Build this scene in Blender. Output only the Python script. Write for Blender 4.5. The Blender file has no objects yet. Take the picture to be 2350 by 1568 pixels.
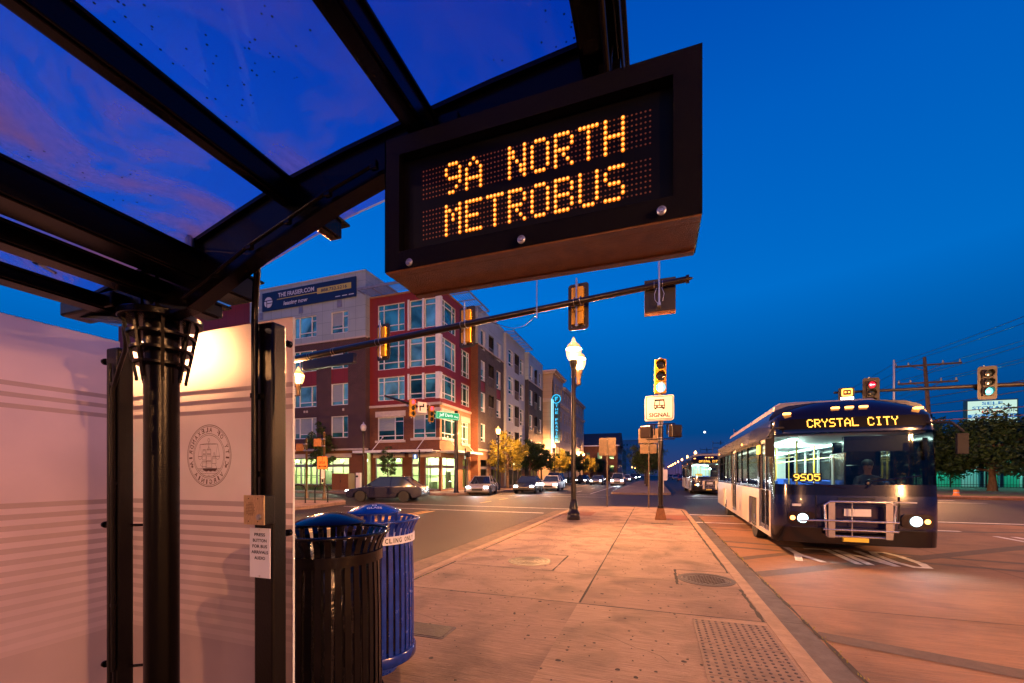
import bpy, bmesh, math, random
from mathutils import Vector, Matrix
random.seed(11)
R = math.radians
S = bpy.context.scene
COL = S.collection
# ------------------------------------------------------------------ camera
H = 1.45
TH = math.atan(328/950)
SN, CS = math.sin(TH), math.cos(TH)
cam = bpy.data.objects.new('camera', bpy.data.cameras.new('camera'))
COL.objects.link(cam)
cam.location = (0, 0, H); cam.rotation_euler = (R(90), 0, TH)
cam.data.sensor_width = 36; cam.data.lens = 36*950/2350
cam.data.shift_y = 304/2350
cam.data.clip_start = .05; cam.data.clip_end = 4000
S.camera = cam
# ------------------------------------------------------------------ world: clear blue-hour sky
W = bpy.data.worlds.new('World'); S.world = W; W.use_nodes = True
nt = W.node_tree; nt.nodes.clear()
def wn(t, **k):
    n = nt.nodes.new(t)
    for a, b in k.items(): setattr(n, a, b)
    return n
tc = wn('ShaderNodeTexCoord'); sx = wn('ShaderNodeSeparateXYZ')
nt.links.new(tc.outputs['Generated'], sx.inputs[0])
rp = wn('ShaderNodeValToRGB'); nt.links.new(sx.outputs['Z'], rp.inputs[0])
def lin(r, g, b):
    f = lambda c: (c/255/12.92 if c/255 <= .04045 else ((c/255+.055)/1.055)**2.4)
    return (f(r), f(g), f(b), 1)
els = [(0.0, lin(84, 62, 102)), (.03, lin(40, 60, 112)), (.09, lin(2, 66, 130)), (.22, lin(0, 88, 166)),
       (.36, lin(0, 108, 200)), (.6, lin(0, 92, 190)), (.8, lin(0, 66, 170)), (1, lin(0, 44, 140))]
while len(rp.color_ramp.elements) < len(els): rp.color_ramp.elements.new(.5)
for e, (p, c) in zip(rp.color_ramp.elements, els): e.position = p; e.color = c
# the west (left of the street) still holds more light than the east
mp = wn('ShaderNodeMapRange'); nt.links.new(sx.outputs['X'], mp.inputs[0])
mp.inputs['From Min'].default_value = -1; mp.inputs['From Max'].default_value = 1
mp.inputs['To Min'].default_value = 1.12; mp.inputs['To Max'].default_value = .78
ml = wn('ShaderNodeVectorMath', operation='SCALE')
nt.links.new(rp.outputs[0], ml.inputs[0]); nt.links.new(mp.outputs[0], ml.inputs['Scale'])
bg = wn('ShaderNodeBackground'); wo = wn('ShaderNodeOutputWorld')
nt.links.new(ml.outputs[0], bg.inputs[0]); bg.inputs[1].default_value = 1.12
nt.links.new(bg.outputs[0], wo.inputs[0])
S.view_settings.view_transform = 'Standard'; S.view_settings.look = 'None'
S.view_settings.exposure = 0; S.view_settings.gamma = 1
S.render.engine = 'CYCLES'
S.cycles.max_bounces = 6; S.cycles.diffuse_bounces = 3; S.cycles.glossy_bounces = 3
S.cycles.transmission_bounces = 4; S.cycles.transparent_max_bounces = 12
S.cycles.caustics_reflective = False; S.cycles.caustics_refractive = False
S.cycles.sample_clamp_indirect = 4
S.cycles.use_denoising = True
# ------------------------------------------------------------------ photo geometry helpers (2350 x 1568 grid -> metres)
def ray(x, y):
    u = (x-1175)/950; v = (1088-y)/950
    return (-SN+CS*u, CS+SN*u, v)
def G(x, y, z=0.0):
    t = (H-z)*950/(y-1088); d = ray(x, y); return (d[0]*t, d[1]*t, z)
def onY(x, y, Y):
    d = ray(x, y); t = Y/d[1]; return (d[0]*t, Y, H+d[2]*t)
def onX(x, y, X):
    d = ray(x, y); t = X/d[0]; return (X, d[1]*t, H+d[2]*t)
# ------------------------------------------------------------------ materials
def NM(name):
    m = bpy.data.materials.new(name); m.use_nodes = True
    n = m.node_tree; n.nodes.clear()
    o = n.nodes.new('ShaderNodeOutputMaterial')
    return m, n, o
def mat(name, col, rough=.6, metal=0.0, var=.12, vscale=3.0, bump=0.0, bscale=60.0, stretch=(1, 1, 1),
        spec=.5, coat=0.0, stain=0.0, sscale=.8, rvar=0.0):
    m, n, o = NM(name)
    L = n.links.new
    b = n.nodes.new('ShaderNodeBsdfPrincipled'); L(b.outputs[0], o.inputs[0])
    b.inputs['Roughness'].default_value = rough; b.inputs['Metallic'].default_value = metal
    b.inputs['Specular IOR Level'].default_value = spec; b.inputs['Coat Weight'].default_value = coat
    t = n.nodes.new('ShaderNodeTexCoord'); mpn = n.nodes.new('ShaderNodeMapping')
    L(t.outputs['Object'], mpn.inputs[0]); mpn.inputs['Scale'].default_value = stretch
    nz = n.nodes.new('ShaderNodeTexNoise'); L(mpn.outputs[0], nz.inputs[0])
    nz.inputs['Scale'].default_value = vscale; nz.inputs['Detail'].default_value = 6; nz.inputs['Roughness'].default_value = .65
    mr = n.nodes.new('ShaderNodeMapRange'); L(nz.outputs[0], mr.inputs[0])
    mr.inputs['From Min'].default_value = .3; mr.inputs['From Max'].default_value = .7
    mr.inputs['To Min'].default_value = 1-var; mr.inputs['To Max'].default_value = 1+var
    sc = n.nodes.new('ShaderNodeVectorMath'); sc.operation = 'SCALE'
    sc.inputs[0].default_value = col[:3]; L(mr.outputs[0], sc.inputs['Scale'])
    last = sc.outputs[0]
    if stain:
        n2 = n.nodes.new('ShaderNodeTexNoise'); L(t.outputs['Object'], n2.inputs[0])
        n2.inputs['Scale'].default_value = sscale; n2.inputs['Detail'].default_value = 5; n2.inputs['Distortion'].default_value = .6
        m2 = n.nodes.new('ShaderNodeMapRange'); L(n2.outputs[0], m2.inputs[0])
        m2.inputs['From Min'].default_value = .45; m2.inputs['From Max'].default_value = .72
        m2.inputs['To Min'].default_value = 1; m2.inputs['To Max'].default_value = 1-stain
        s2 = n.nodes.new('ShaderNodeVectorMath'); s2.operation = 'SCALE'
        L(last, s2.inputs[0]); L(m2.outputs[0], s2.inputs['Scale']); last = s2.outputs[0]
    L(last, b.inputs['Base Color'])
    if rvar:
        m3 = n.nodes.new('ShaderNodeMapRange'); L(nz.outputs[0], m3.inputs[0])
        m3.inputs['To Min'].default_value = max(.02, rough-rvar); m3.inputs['To Max'].default_value = min(1, rough+rvar)
        L(m3.outputs[0], b.inputs['Roughness'])
    if bump:
        nb = n.nodes.new('ShaderNodeTexNoise'); L(mpn.outputs[0], nb.inputs[0])
        nb.inputs['Scale'].default_value = bscale; nb.inputs['Detail'].default_value = 4
        bp = n.nodes.new('ShaderNodeBump'); L(nb.outputs[0], bp.inputs['Height'])
        bp.inputs['Strength'].default_value = bump; bp.inputs['Distance'].default_value = .02
        L(bp.outputs[0], b.inputs['Normal'])
    return m
def emit(name, col, s, glossy=0.0):
    m, n, o = NM(name)
    b = n.nodes.new('ShaderNodeBsdfPrincipled'); n.links.new(b.outputs[0], o.inputs[0])
    b.inputs['Base Color'].default_value = (col[0]*.3, col[1]*.3, col[2]*.3, 1)
    b.inputs['Emission Color'].default_value = (*col[:3], 1); b.inputs['Emission Strength'].default_value = s
    b.inputs['Roughness'].default_value = .4
    return m
def brick(name, c1, c2, mortar, bw=.23, bh=.075):
    m, n, o = NM(name); L = n.links.new
    b = n.nodes.new('ShaderNodeBsdfPrincipled'); L(b.outputs[0], o.inputs[0]); b.inputs['Roughness'].default_value = .85
    t = n.nodes.new('ShaderNodeTexCoord'); s = n.nodes.new('ShaderNodeSeparateXYZ'); L(t.outputs['Object'], s.inputs[0])
    a = n.nodes.new('ShaderNodeMath'); L(s.outputs[0], a.inputs[0]); L(s.outputs[1], a.inputs[1])
    c = n.nodes.new('ShaderNodeCombineXYZ'); L(a.outputs[0], c.inputs[0]); L(s.outputs[2], c.inputs[1])
    br = n.nodes.new('ShaderNodeTexBrick'); L(c.outputs[0], br.inputs[0])
    br.inputs['Scale'].default_value = 1; br.inputs['Brick Width'].default_value = bw; br.inputs['Row Height'].default_value = bh
    br.inputs['Mortar Size'].default_value = .009; br.inputs['Mortar Smooth'].default_value = .2; br.inputs['Bias'].default_value = -.1
    br.inputs['Color1'].default_value = (*c1, 1); br.inputs['Color2'].default_value = (*c2, 1); br.inputs['Mortar'].default_value = (*mortar, 1)
    nz = n.nodes.new('ShaderNodeTexNoise'); L(t.outputs['Object'], nz.inputs[0]); nz.inputs['Scale'].default_value = 1.3; nz.inputs['Detail'].default_value = 5
    mr = n.nodes.new('ShaderNodeMapRange'); L(nz.outputs[0], mr.inputs[0]); mr.inputs['To Min'].default_value = .65; mr.inputs['To Max'].default_value = 1.35
    sc = n.nodes.new('ShaderNodeVectorMath'); sc.operation = 'SCALE'; L(br.outputs[0], sc.inputs[0]); L(mr.outputs[0], sc.inputs['Scale'])
    L(sc.outputs[0], b.inputs['Base Color'])
    bp = n.nodes.new('ShaderNodeBump'); L(br.outputs['Fac'], bp.inputs['Height']); bp.inputs['Strength'].default_value = .4
    bp.inputs['Distance'].default_value = .01; bp.invert = True; L(bp.outputs[0], b.inputs['Normal'])
    return m
def panelled(name, col, pw, ph, gap=.012, dark=.45, rough=.55):
    """flat cladding with joints: pw x ph metre sheets"""
    m, n, o = NM(name); L = n.links.new
    b = n.nodes.new('ShaderNodeBsdfPrincipled'); L(b.outputs[0], o.inputs[0]); b.inputs['Roughness'].default_value = rough
    t = n.nodes.new('ShaderNodeTexCoord'); s = n.nodes.new('ShaderNodeSeparateXYZ'); L(t.outputs['Object'], s.inputs[0])
    a = n.nodes.new('ShaderNodeMath'); L(s.outputs[0], a.inputs[0]); L(s.outputs[1], a.inputs[1])
    c = n.nodes.new('ShaderNodeCombineXYZ'); L(a.outputs[0], c.inputs[0]); L(s.outputs[2], c.inputs[1])
    br = n.nodes.new('ShaderNodeTexBrick'); L(c.outputs[0], br.inputs[0]); br.offset = 0
    br.inputs['Scale'].default_value = 1; br.inputs['Brick Width'].default_value = pw; br.inputs['Row Height'].default_value = ph
    br.inputs['Mortar Size'].default_value = gap
    v = lambda k: tuple(x*k for x in col)+(1,)
    br.inputs['Color1'].default_value = v(1.04); br.inputs['Color2'].default_value = v(.95); br.inputs['Mortar'].default_value = v(dark)
    nz = n.nodes.new('ShaderNodeTexNoise'); L(t.outputs['Object'], nz.inputs[0]); nz.inputs['Scale'].default_value = .9; nz.inputs['Detail'].default_value = 6
    mr = n.nodes.new('ShaderNodeMapRange'); L(nz.outputs[0], mr.inputs[0]); mr.inputs['To Min'].default_value = .82; mr.inputs['To Max'].default_value = 1.15
    sc = n.nodes.new('ShaderNodeVectorMath'); sc.operation = 'SCALE'; L(br.outputs[0], sc.inputs[0]); L(mr.outputs[0], sc.inputs['Scale'])
    L(sc.outputs[0], b.inputs['Base Color'])
    return m
# ------------------------------------------------------------------ mesh builder
class MB:
    def __init__(s): s.v = []; s.f = []; s.m = []
    def face(s, pts, mi=0):
        k = len(s.v); s.v += [tuple(p) for p in pts]; s.f.append(tuple(range(k, k+len(pts)))); s.m.append(mi)
    def add(s, vs, fs, mi=0):
        k = len(s.v); s.v += [tuple(p) for p in vs]
        for f in fs: s.f.append(tuple(k+i for i in f)); s.m.append(mi)
    def box(s, x0, x1, y0, y1, z0, z1, mi=0):
        vs = [(x, y, z) for z in (z0, z1) for y in (y0, y1) for x in (x0, x1)]
        s.add(vs, [(0, 2, 3, 1), (4, 5, 7, 6), (0, 1, 5, 4), (2, 6, 7, 3), (0, 4, 6, 2), (1, 3, 7, 5)], mi)
    def ob(s, O, U, a0, a1, n0, n1, z0, z1, mi=0):
        """box in facade coordinates: along U, outwards along N"""
        N = (U[1], -U[0])
        vs = [(O[0]+U[0]*a+N[0]*n, O[1]+U[1]*a+N[1]*n, z) for z in (z0, z1) for n in (n1, n0) for a in (a0, a1)]
        s.add(vs, [(0, 2, 3, 1), (4, 5, 7, 6), (0, 1, 5, 4), (2, 6, 7, 3), (0, 4, 6, 2), (1, 3, 7, 5)], mi)
    def oq(s, O, U, a0, a1, z0, z1, n=0, mi=0):
        N = (U[1], -U[0])
        P = lambda a, z: (O[0]+U[0]*a+N[0]*n, O[1]+U[1]*a+N[1]*n, z)
        s.face([P(a0, z0), P(a1, z0), P(a1, z1), P(a0, z1)], mi)
    def tube(s, pts, r, n=10, mi=0, cap=True):
        pts = [Vector(p) for p in pts]
        rs = r if isinstance(r, (list, tuple)) else [r]*len(pts)
        rings = []; up = None
        for i, p in enumerate(pts):
            d = (pts[min(i+1, len(pts)-1)]-pts[max(i-1, 0)]).normalized()
            if up is None:
                up = Vector((0, 0, 1)) if abs(d.z) < .9 else Vector((1, 0, 0))
            a = d.cross(up).normalized(); b = a.cross(d).normalized(); up = b
            rings.append([p+(a*math.cos(2*math.pi*k/n)+b*math.sin(2*math.pi*k/n))*rs[i] for k in range(n)])
        vs = [q for rg in rings for q in rg]; fs = []
        for i in range(len(rings)-1):
            for k in range(n):
                fs.append((i*n+k, i*n+(k+1) % n, (i+1)*n+(k+1) % n, (i+1)*n+k))
        if cap:
            fs.append(tuple(range(n-1, -1, -1))); fs.append(tuple((len(rings)-1)*n+k for k in range(n)))
        s.add(vs, fs, mi)
    def lathe(s, prof, n=24, c=(0, 0, 0), mi=0, axis='z', flute=0):
        vs = []; fs = []
        for j, (r, h) in enumerate(prof):
            for k in range(n):
                a = 2*math.pi*k/n
                rr = r*(1-flute*(k % 2))
                x, y = rr*math.cos(a), rr*math.sin(a)
                p = (x, y, h) if axis == 'z' else ((h, x, y) if axis == 'x' else (y, h, x))
                vs.append((c[0]+p[0], c[1]+p[1], c[2]+p[2]))
        for j in range(len(prof)-1):
            for k in range(n):
                fs.append((j*n+k, j*n+(k+1) % n, (j+1)*n+(k+1) % n, (j+1)*n+k))
        if prof[0][0] > 1e-4: fs.append(tuple(range(n-1, -1, -1)))
        if prof[-1][0] > 1e-4: fs.append(tuple((len(prof)-1)*n+k for k in range(n)))
        s.add(vs, fs, mi)
    def prism(s, poly, lo, hi, axis='z', mi=0, sides=True, caps=True):
        """poly of 2-D points, extruded along axis; x: (y,z)  y: (x,z)  z: (x,y)"""
        def P(p, h):
            return (p[0], p[1], h) if axis == 'z' else ((h, p[0], p[1]) if axis == 'x' else (p[0], h, p[1]))
        n = len(poly)
        vs = [P(p, lo) for p in poly]+[P(p, hi) for p in poly]
        fs = []
        if sides: fs += [(i, (i+1) % n, n+(i+1) % n, n+i) for i in range(n)]
        if caps: fs += [tuple(range(n-1, -1, -1)), tuple(range(n, 2*n))]
        s.add(vs, fs, mi)
    def text(s, body, c, U, V, w, h, mi=0, ext=0.0, lift=0.0, font=None):
        """flat lettering centred at c, U to the reading direction, V up, squeezed into w x h"""
        vs, fs = text_geo(body)
        U = Vector(U); V = Vector(V); N = U.cross(V); c = Vector(c)
        s.add([c+U*(p[0]*w)+V*(p[1]*h)+N*lift for p in vs], fs, mi)
    def wall(s, O, U, w, z0, z1, holes, depth=.18, mi=0, mr=None):
        """facade sheet with real openings and reveals"""
        us = sorted({0, w, *[h[0] for h in holes], *[h[1] for h in holes]})
        zs = sorted({z0, z1, *[h[2] for h in holes], *[h[3] for h in holes]})
        us = [u for u in us if -1e-6 <= u <= w+1e-6]; zs = [z for z in zs if z0-1e-6 <= z <= z1+1e-6]
        for i in range(len(us)-1):
            for j in range(len(zs)-1):
                uc, zc = (us[i]+us[i+1])/2, (zs[j]+zs[j+1])/2
                if any(h[0] < uc < h[1] and h[2] < zc < h[3] for h in holes): continue
                s.oq(O, U, us[i], us[i+1], zs[j], zs[j+1], 0, mi)
        N = (U[1], -U[0]); mr = mi if mr is None else mr
        P = lambda a, z, n: (O[0]+U[0]*a+N[0]*n, O[1]+U[1]*a+N[1]*n, z)
        for a0, a1, b0, b1 in [h[:4] for h in holes]:
            a0 = max(0, a0); a1 = min(w, a1); b0 = max(z0, b0); b1 = min(z1, b1)
            if a1 <= a0 or b1 <= b0: continue
            for (p, q) in (((a0, b0), (a0, b1)), ((a1, b1), (a1, b0)), ((a0, b1), (a1, b1)), ((a1, b0), (a0, b0))):
                s.face([P(p[0], p[1], 0), P(p[0], p[1], -depth), P(q[0], q[1], -depth), P(q[0], q[1], 0)], mr)
    def shift(s, d):
        s.v = [(a+d[0], b+d[1], c+d[2]) for a, b, c in s.v]; return s
    def build(s, name, mats, parent=None, smooth=None, bevel=0.0, label=None, kind=None, cat=None, group=None, seg=2):
        me = bpy.data.meshes.new(name)
        vs = s.v
        if parent is not None:
            o = ORG.get(parent.name, (0, 0, 0)); vs = [(a-o[0], b-o[1], c-o[2]) for a, b, c in vs]
        me.from_pydata(vs, [], s.f)
        mats = mats if isinstance(mats, (list, tuple)) else [mats]
        for m in mats: me.materials.append(m)
        me.polygons.foreach_set('material_index', [min(i, len(mats)-1) for i in s.m])
        if bevel or smooth is not None:
            bm = bmesh.new(); bm.from_mesh(me); bmesh.ops.remove_doubles(bm, verts=bm.verts, dist=1e-5)
            if len(bm.faces) < 20000 and bevel: bmesh.ops.recalc_face_normals(bm, faces=bm.faces)
            bm.to_mesh(me); bm.free()
        me.update()
        if smooth is not None:
            me.polygons.foreach_set('use_smooth', [True]*len(me.polygons)); me.set_sharp_from_angle(angle=R(smooth))
        ob = bpy.data.objects.new(name, me); COL.objects.link(ob)
        if parent is not None: ob.parent = parent; ORG[ob.name] = ORG.get(parent.name, (0, 0, 0))
        if bevel:
            md = ob.modifiers.new('Bevel', 'BEVEL'); md.width = bevel; md.segments = seg; md.limit_method = 'ANGLE'; md.angle_limit = R(40)
        tag(ob, label, cat, group, kind)
        return ob
ORG = {}
def tag(o, label=None, cat=None, group=None, kind=None):
    if label: o['label'] = label
    if cat: o['category'] = cat
    if group: o['group'] = group
    if kind: o['kind'] = kind
    return o
def thing(name, label, cat, loc=(0, 0, 0), group=None):
    o = bpy.data.objects.new(name, None); COL.objects.link(o); o.location = loc; o.empty_display_size = .2
    ORG[o.name] = tuple(loc); return tag(o, label, cat, group)
KIDS = None
def kids_map():
    d = {}
    for o in bpy.data.objects:
        if o.parent: d.setdefault(o.parent.name, []).append(o)
    return d
def copy_tree(root, loc=None, rz=None, label=None, group=None, scale=None, keep=lambda o: True):
    km = kids_map()
    def rec(o, par):
        c = o.copy(); COL.objects.link(c); c.parent = par
        for ch in km.get(o.name, []):
            if keep(ch): rec(ch, c)
        return c
    c = rec(root, None)
    if loc is not None: c.location = loc
    if rz is not None: c.rotation_euler = (0, 0, rz)
    if scale: c.scale = (scale,)*3 if not isinstance(scale, tuple) else scale
    return tag(c, label, None, group)
_tc = {}
def text_geo(body):
    if body in _tc: return _tc[body]
    cu = bpy.data.curves.new('t', 'FONT'); cu.body = body; cu.size = 1; cu.resolution_u = 3; cu.offset = .02
    ob = bpy.data.objects.new('t', cu); COL.objects.link(ob)
    bpy.context.view_layer.update()
    me = bpy.data.meshes.new_from_object(ob.evaluated_get(bpy.context.evaluated_depsgraph_get()))
    vs = [tuple(v.co) for v in me.vertices]; fs = [tuple(p.vertices) for p in me.polygons]
    bpy.data.objects.remove(ob); bpy.data.curves.remove(cu); bpy.data.meshes.remove(me)
    x0 = min(v[0] for v in vs); x1 = max(v[0] for v in vs); y0 = min(v[1] for v in vs); y1 = max(v[1] for v in vs)
    vs = [((v[0]-x0)/(x1-x0)-.5, (v[1]-y0)/(y1-y0)-.5) for v in vs]
    _tc[body] = (vs, fs); return _tc[body]
def rrect(x0, x1, y0, y1, r, n=5):
    pts = []
    for cx, cy, a0 in ((x1-r, y0+r, -90), (x1-r, y1-r, 0), (x0+r, y1-r, 90), (x0+r, y0+r, 180)):
        for k in range(n+1):
            a = R(a0+90*k/n); pts.append((cx+r*math.cos(a), cy+r*math.sin(a)))
    return pts
# ------------------------------------------------------------------ palette
M = {}
M['black'] = mat('black_paint', (.002, .0015, .0012), .3, var=.3, bump=.08, bscale=90, spec=.3)
M['bronze'] = mat('dark_bronze_paint', (.0015, .001, .0007), .26, var=.25, bump=.04, bscale=120, spec=.17)
M['gloss_black'] = mat('gloss_black_enamel', (.001, .0008, .0008), .13, var=.2, spec=.36, coat=.1, rvar=.12, vscale=9, bump=.05, bscale=20)
M['blue_enamel'] = mat('blue_enamel', (.004, .030, .29), .24, var=.3, spec=.6, coat=.3, rvar=.15, vscale=9, stain=.45, sscale=6, bump=.05, bscale=20)
M['white_sticker'] = mat('white_vinyl', (.60, .62, .72), .5, var=.05)
M['ink'] = mat('black_ink', (.003, .003, .004), .8, var=0, spec=.1)
M['steel'] = mat('galvanised_steel', (.45, .46, .48), .35, metal=.85, var=.2, vscale=20)
M['brass'] = mat('brushed_brass_plate', (.55, .42, .24), .33, metal=.9, var=.25, vscale=40, stretch=(6, 1, 1))
M['concrete'] = mat('broomed_concrete', (.275, .18, .125), .85, var=.38, vscale=5, bump=.8, bscale=14, stretch=(.55, 13, 1), stain=.5, sscale=1.5)
for q, (a_, b_) in enumerate(((.86, 'a'), (1.0, 'b'), (1.13, 'c'))): M['slab'+b_] = mat('paving_slab_tone', (.275*a_, .18*a_*(1.02 if q else .98), .125*a_*(1.05 if q == 2 else 1)), .85, var=.36, vscale=5+q, bump=.8, bscale=14, stretch=(.55, 13, 1), stain=.5, sscale=1.2+.4*q)
M['kerb'] = mat('kerb_concrete', (.27, .18, .115), .85, var=.22, vscale=8, bump=.25, bscale=70, stain=.3, sscale=1.8)
M['gutter'] = mat('gutter_concrete', (.085, .07, .068), .85, var=.25, vscale=10, bump=.25, bscale=80, stain=.4, sscale=2)
M['lane'] = mat('bus_lane_concrete', (.21, .10, .046), .75, var=.30, vscale=5, bump=.6, bscale=14, stretch=(.5, 8, 1), stain=.5, sscale=.8)
M['asphalt'] = mat('asphalt', (.036, .023, .014), .6, var=.35, vscale=30, bump=.6, bscale=160, spec=.3, stain=.35, sscale=.35, rvar=.12)
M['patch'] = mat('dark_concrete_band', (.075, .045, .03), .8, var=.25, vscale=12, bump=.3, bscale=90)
M['gutter_l'] = mat('left_gutter_concrete', (.12, .08, .055), .85, var=.3, vscale=10, bump=.25, bscale=80, stain=.45, sscale=2)
M['joint'] = mat('joint_dirt', (.03, .024, .018), .95, var=.4, vscale=30)
M['paint_w'] = mat('worn_white_road_paint', (.62, .58, .52), .6, var=.35, vscale=18, stain=.4, sscale=4)
M['paint_y'] = mat('worn_yellow_road_paint', (.6, .36, .1), .6, var=.35, vscale=18, stain=.4, sscale=4)
M['redbrick_pad'] = mat('red_brick_tactile', (.17, .06, .03), .8, var=.3, vscale=14, bump=.3)
M['tactile'] = mat('tactile_plate', (.17, .11, .075), .75, var=.22, vscale=9, stain=.3, sscale=3)
M['dome'] = mat('tactile_dome', (.06, .045, .04), .6, var=.3, vscale=30)
M['iron'] = mat('cast_iron', (.035, .02, .008), .55, metal=0, var=.4, vscale=25, bump=.3)
M['grass'] = mat('verge_grass', (.05, .07, .02), .9, var=.5, vscale=6, bump=.8, bscale=40)
M['dirt'] = mat('ground_soil', (.06, .05, .035), .95, var=.3)
# ================================================================== GROUND
def slab(name, poly, z0, z1, m, bevel=0.0):
    b = MB(); b.prism(poly, z0, z1); return b.build(name, m, kind='structure', bevel=bevel)
def sheet(name, poly, z, m, kind='structure'):
    b = MB(); b.face([(p[0], p[1], z) for p in poly]); return b.build(name, m, kind=kind)
RZ = -.15
sheet('road', [(-900, -900), (900, -900), (900, 1500), (-900, 1500)], RZ, M['asphalt'])
sheet('bus_lane', [(1.5, -30), (22, -30), (22, 17.2), (1.5, 17.2)], RZ+.004, M['lane'])
KR = 1.2
def platform(y0, y1, x0=-3.35, x1=1.18):
    outer = rrect(x0, x1, y0, y1, KR, 8); inner = rrect(x0+.16, x1-.15, y0+.16, y1-.16, KR-.15, 8)
    return outer, inner
for (a, b_) in ((-30, 19.0), (33.2, 95)):
    o_, i_ = platform(a, b_)
    slab('platform', i_, RZ-.2, 0, M['concrete'])
    kb = MB(); n = len(o_)
    for i in range(n):
        j = (i+1) % n
        O0, O1, I0, I1 = o_[i], o_[j], i_[i], i_[j]
        zt = .004
        kb.face([(*O0, RZ-.1), (*O1, RZ-.1), (*O1, zt-.02), (*O0, zt-.02)])
        # small rounded arris
        m0 = (O0[0]+(I0[0]-O0[0])*.13, O0[1]+(I0[1]-O0[1])*.13); m1 = (O1[0]+(I1[0]-O1[0])*.13, O1[1]+(I1[1]-O1[1])*.13)
        kb.face([(*O0, zt-.02), (*O1, zt-.02), (*m1, zt), (*m0, zt)])
        kb.face([(*m0, zt), (*m1, zt), (*I1, zt), (*I0, zt)])
        kb.face([(*I0, zt), (*I1, zt), (*I1, zt-.05), (*I0, zt-.05)])
    kb.build('kerb', M['kerb'], kind='structure')
# gutters
g = MB()
g.face([(1.18, -30, RZ+.008), (1.50, -30, RZ+.008), (1.50, 17.8, RZ+.008), (1.18, 17.8, RZ+.008)])
g.face([(-4.1, -30, RZ+.008), (-3.35, -30, RZ+.008), (-3.35, 18, RZ+.008), (-4.1, 18, RZ+.008)], 1)
g.build('gutter', [M['gutter'], M['gutter_l']], kind='structure')
# joints (sawn or dirt-filled) laid a few mm proud of the concrete
def strip(mb, p, q, w, z, jit=.0, n=1):
    p = Vector((*p, z)); q = Vector((*q, z)); d = (q-p).normalized(); s = Vector((-d.y, d.x, 0))
    n = max(1, n); pts = []
    for i in range(n+1):
        c = p.lerp(q, i/n); ww = w*(1+random.uniform(-jit, jit)) if jit else w
        o = random.uniform(-jit, jit)*w*.3
        pts.append((c+s*(ww/2+o), c-s*(ww/2-o)))
    for i in range(n):
        mb.face([pts[i][1], pts[i+1][1], pts[i+1][0], pts[i][0]])
j = MB()
zj = .004
c0 = G(1275, 1385); c1 = G(1408, 1212)
strip(j, (-.80, 4.65), (-.83, 18.9), .022, zj, .4, 30)
strip(j, (-3.15, 4.62), (1.03, 4.62), .020, zj, .35, 14)
strip(j, (-3.15, 6.0), (.30, 6.0), .010, zj, .35, 14)
strip(j, (-.8, 6.62), (-3.2, 6.62), .0001, zj)
for yy in (9.6, 12.4): strip(j, (-3.2, yy), (1.03, yy), .012, zj, .3, 14)
strip(j, (-3.15, .8), (1.03, .8), .012, zj, .3, 14)
strip(j, (1.005, 4.62), (1.005, 5.82), .035, zj, .5, 16)
strip(j, (1.005, 6.75), (1.005, 18), .035, zj, .5, 60)
strip(j, (-3.12, 7.3), (-3.12, 18), .03, zj, .5, 40)
strip(j, (-3.12, 4.6), (-3.12, 6.2), .03, zj, .5, 14)
# square frames cut round the two manholes
for (xa, xb, ya, yb) in ((-3.1, -1.45, 6.05, 7.25), (.28, 1.03, 5.84, 6.74)):
    strip(j, (xa, yb), (xb, yb), .024, zj, .4, 14)
    if xa < -1: strip(j, (xb, ya), (xb, yb), .024, zj, .4, 10); strip(j, (xa, ya), (xb, ya), .02, zj, .4, 14)
    else: strip(j, (xa, ya), (xa, yb), .034, zj, .5, 12); strip(j, (xa, ya), (xb, ya), .010, zj, .4, 12)
j.build('pavement_joint', M['joint'], kind='structure')
j = MB(); zl = RZ+.010
strip(j, (1.5, 5.85), (12, 5.85), .016, zl, .3, 30)
strip(j, (1.52, -10), (1.52, 17), .035, zl+.002, .6, 160)
for yy in (-.5, 2.2): strip(j, (1.5, yy), (12, yy), .016, zl, .3, 30)
for yy in (11.6, 14.2, 16.0): strip(j, (1.5, yy), (18, yy), .016, zl, .3, 30)
strip(j, (5.3, -6), (5.3, 17), .014, zl, .3, 30)
for k in range(0, 46):  # gutter joints
    yy = -8+k*.9 if k < 1 else None
for yy in (3.2, 5.15, 6.2, 7.9, 9.9, 12.5): strip(j, (1.19, yy), (1.5, yy), .014, RZ+.012)
for yy in (5.5, 8.5, 11.5, 14.5): strip(j, (-4.1, yy), (-3.36, yy), .014, RZ+.012)
strip(j, (-4.1, -10), (-4.1, 18), .02, RZ+.012, .4, 60)
j.build('lane_joint', M['joint'], kind='structure')
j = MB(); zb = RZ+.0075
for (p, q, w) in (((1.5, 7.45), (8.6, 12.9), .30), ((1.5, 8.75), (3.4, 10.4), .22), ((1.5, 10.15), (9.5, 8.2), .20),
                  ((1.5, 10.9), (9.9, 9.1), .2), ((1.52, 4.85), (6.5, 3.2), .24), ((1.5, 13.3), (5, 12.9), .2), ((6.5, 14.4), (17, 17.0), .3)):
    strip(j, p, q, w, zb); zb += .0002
j.build('dark_paving_band', M['patch'], kind='structure')
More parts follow.
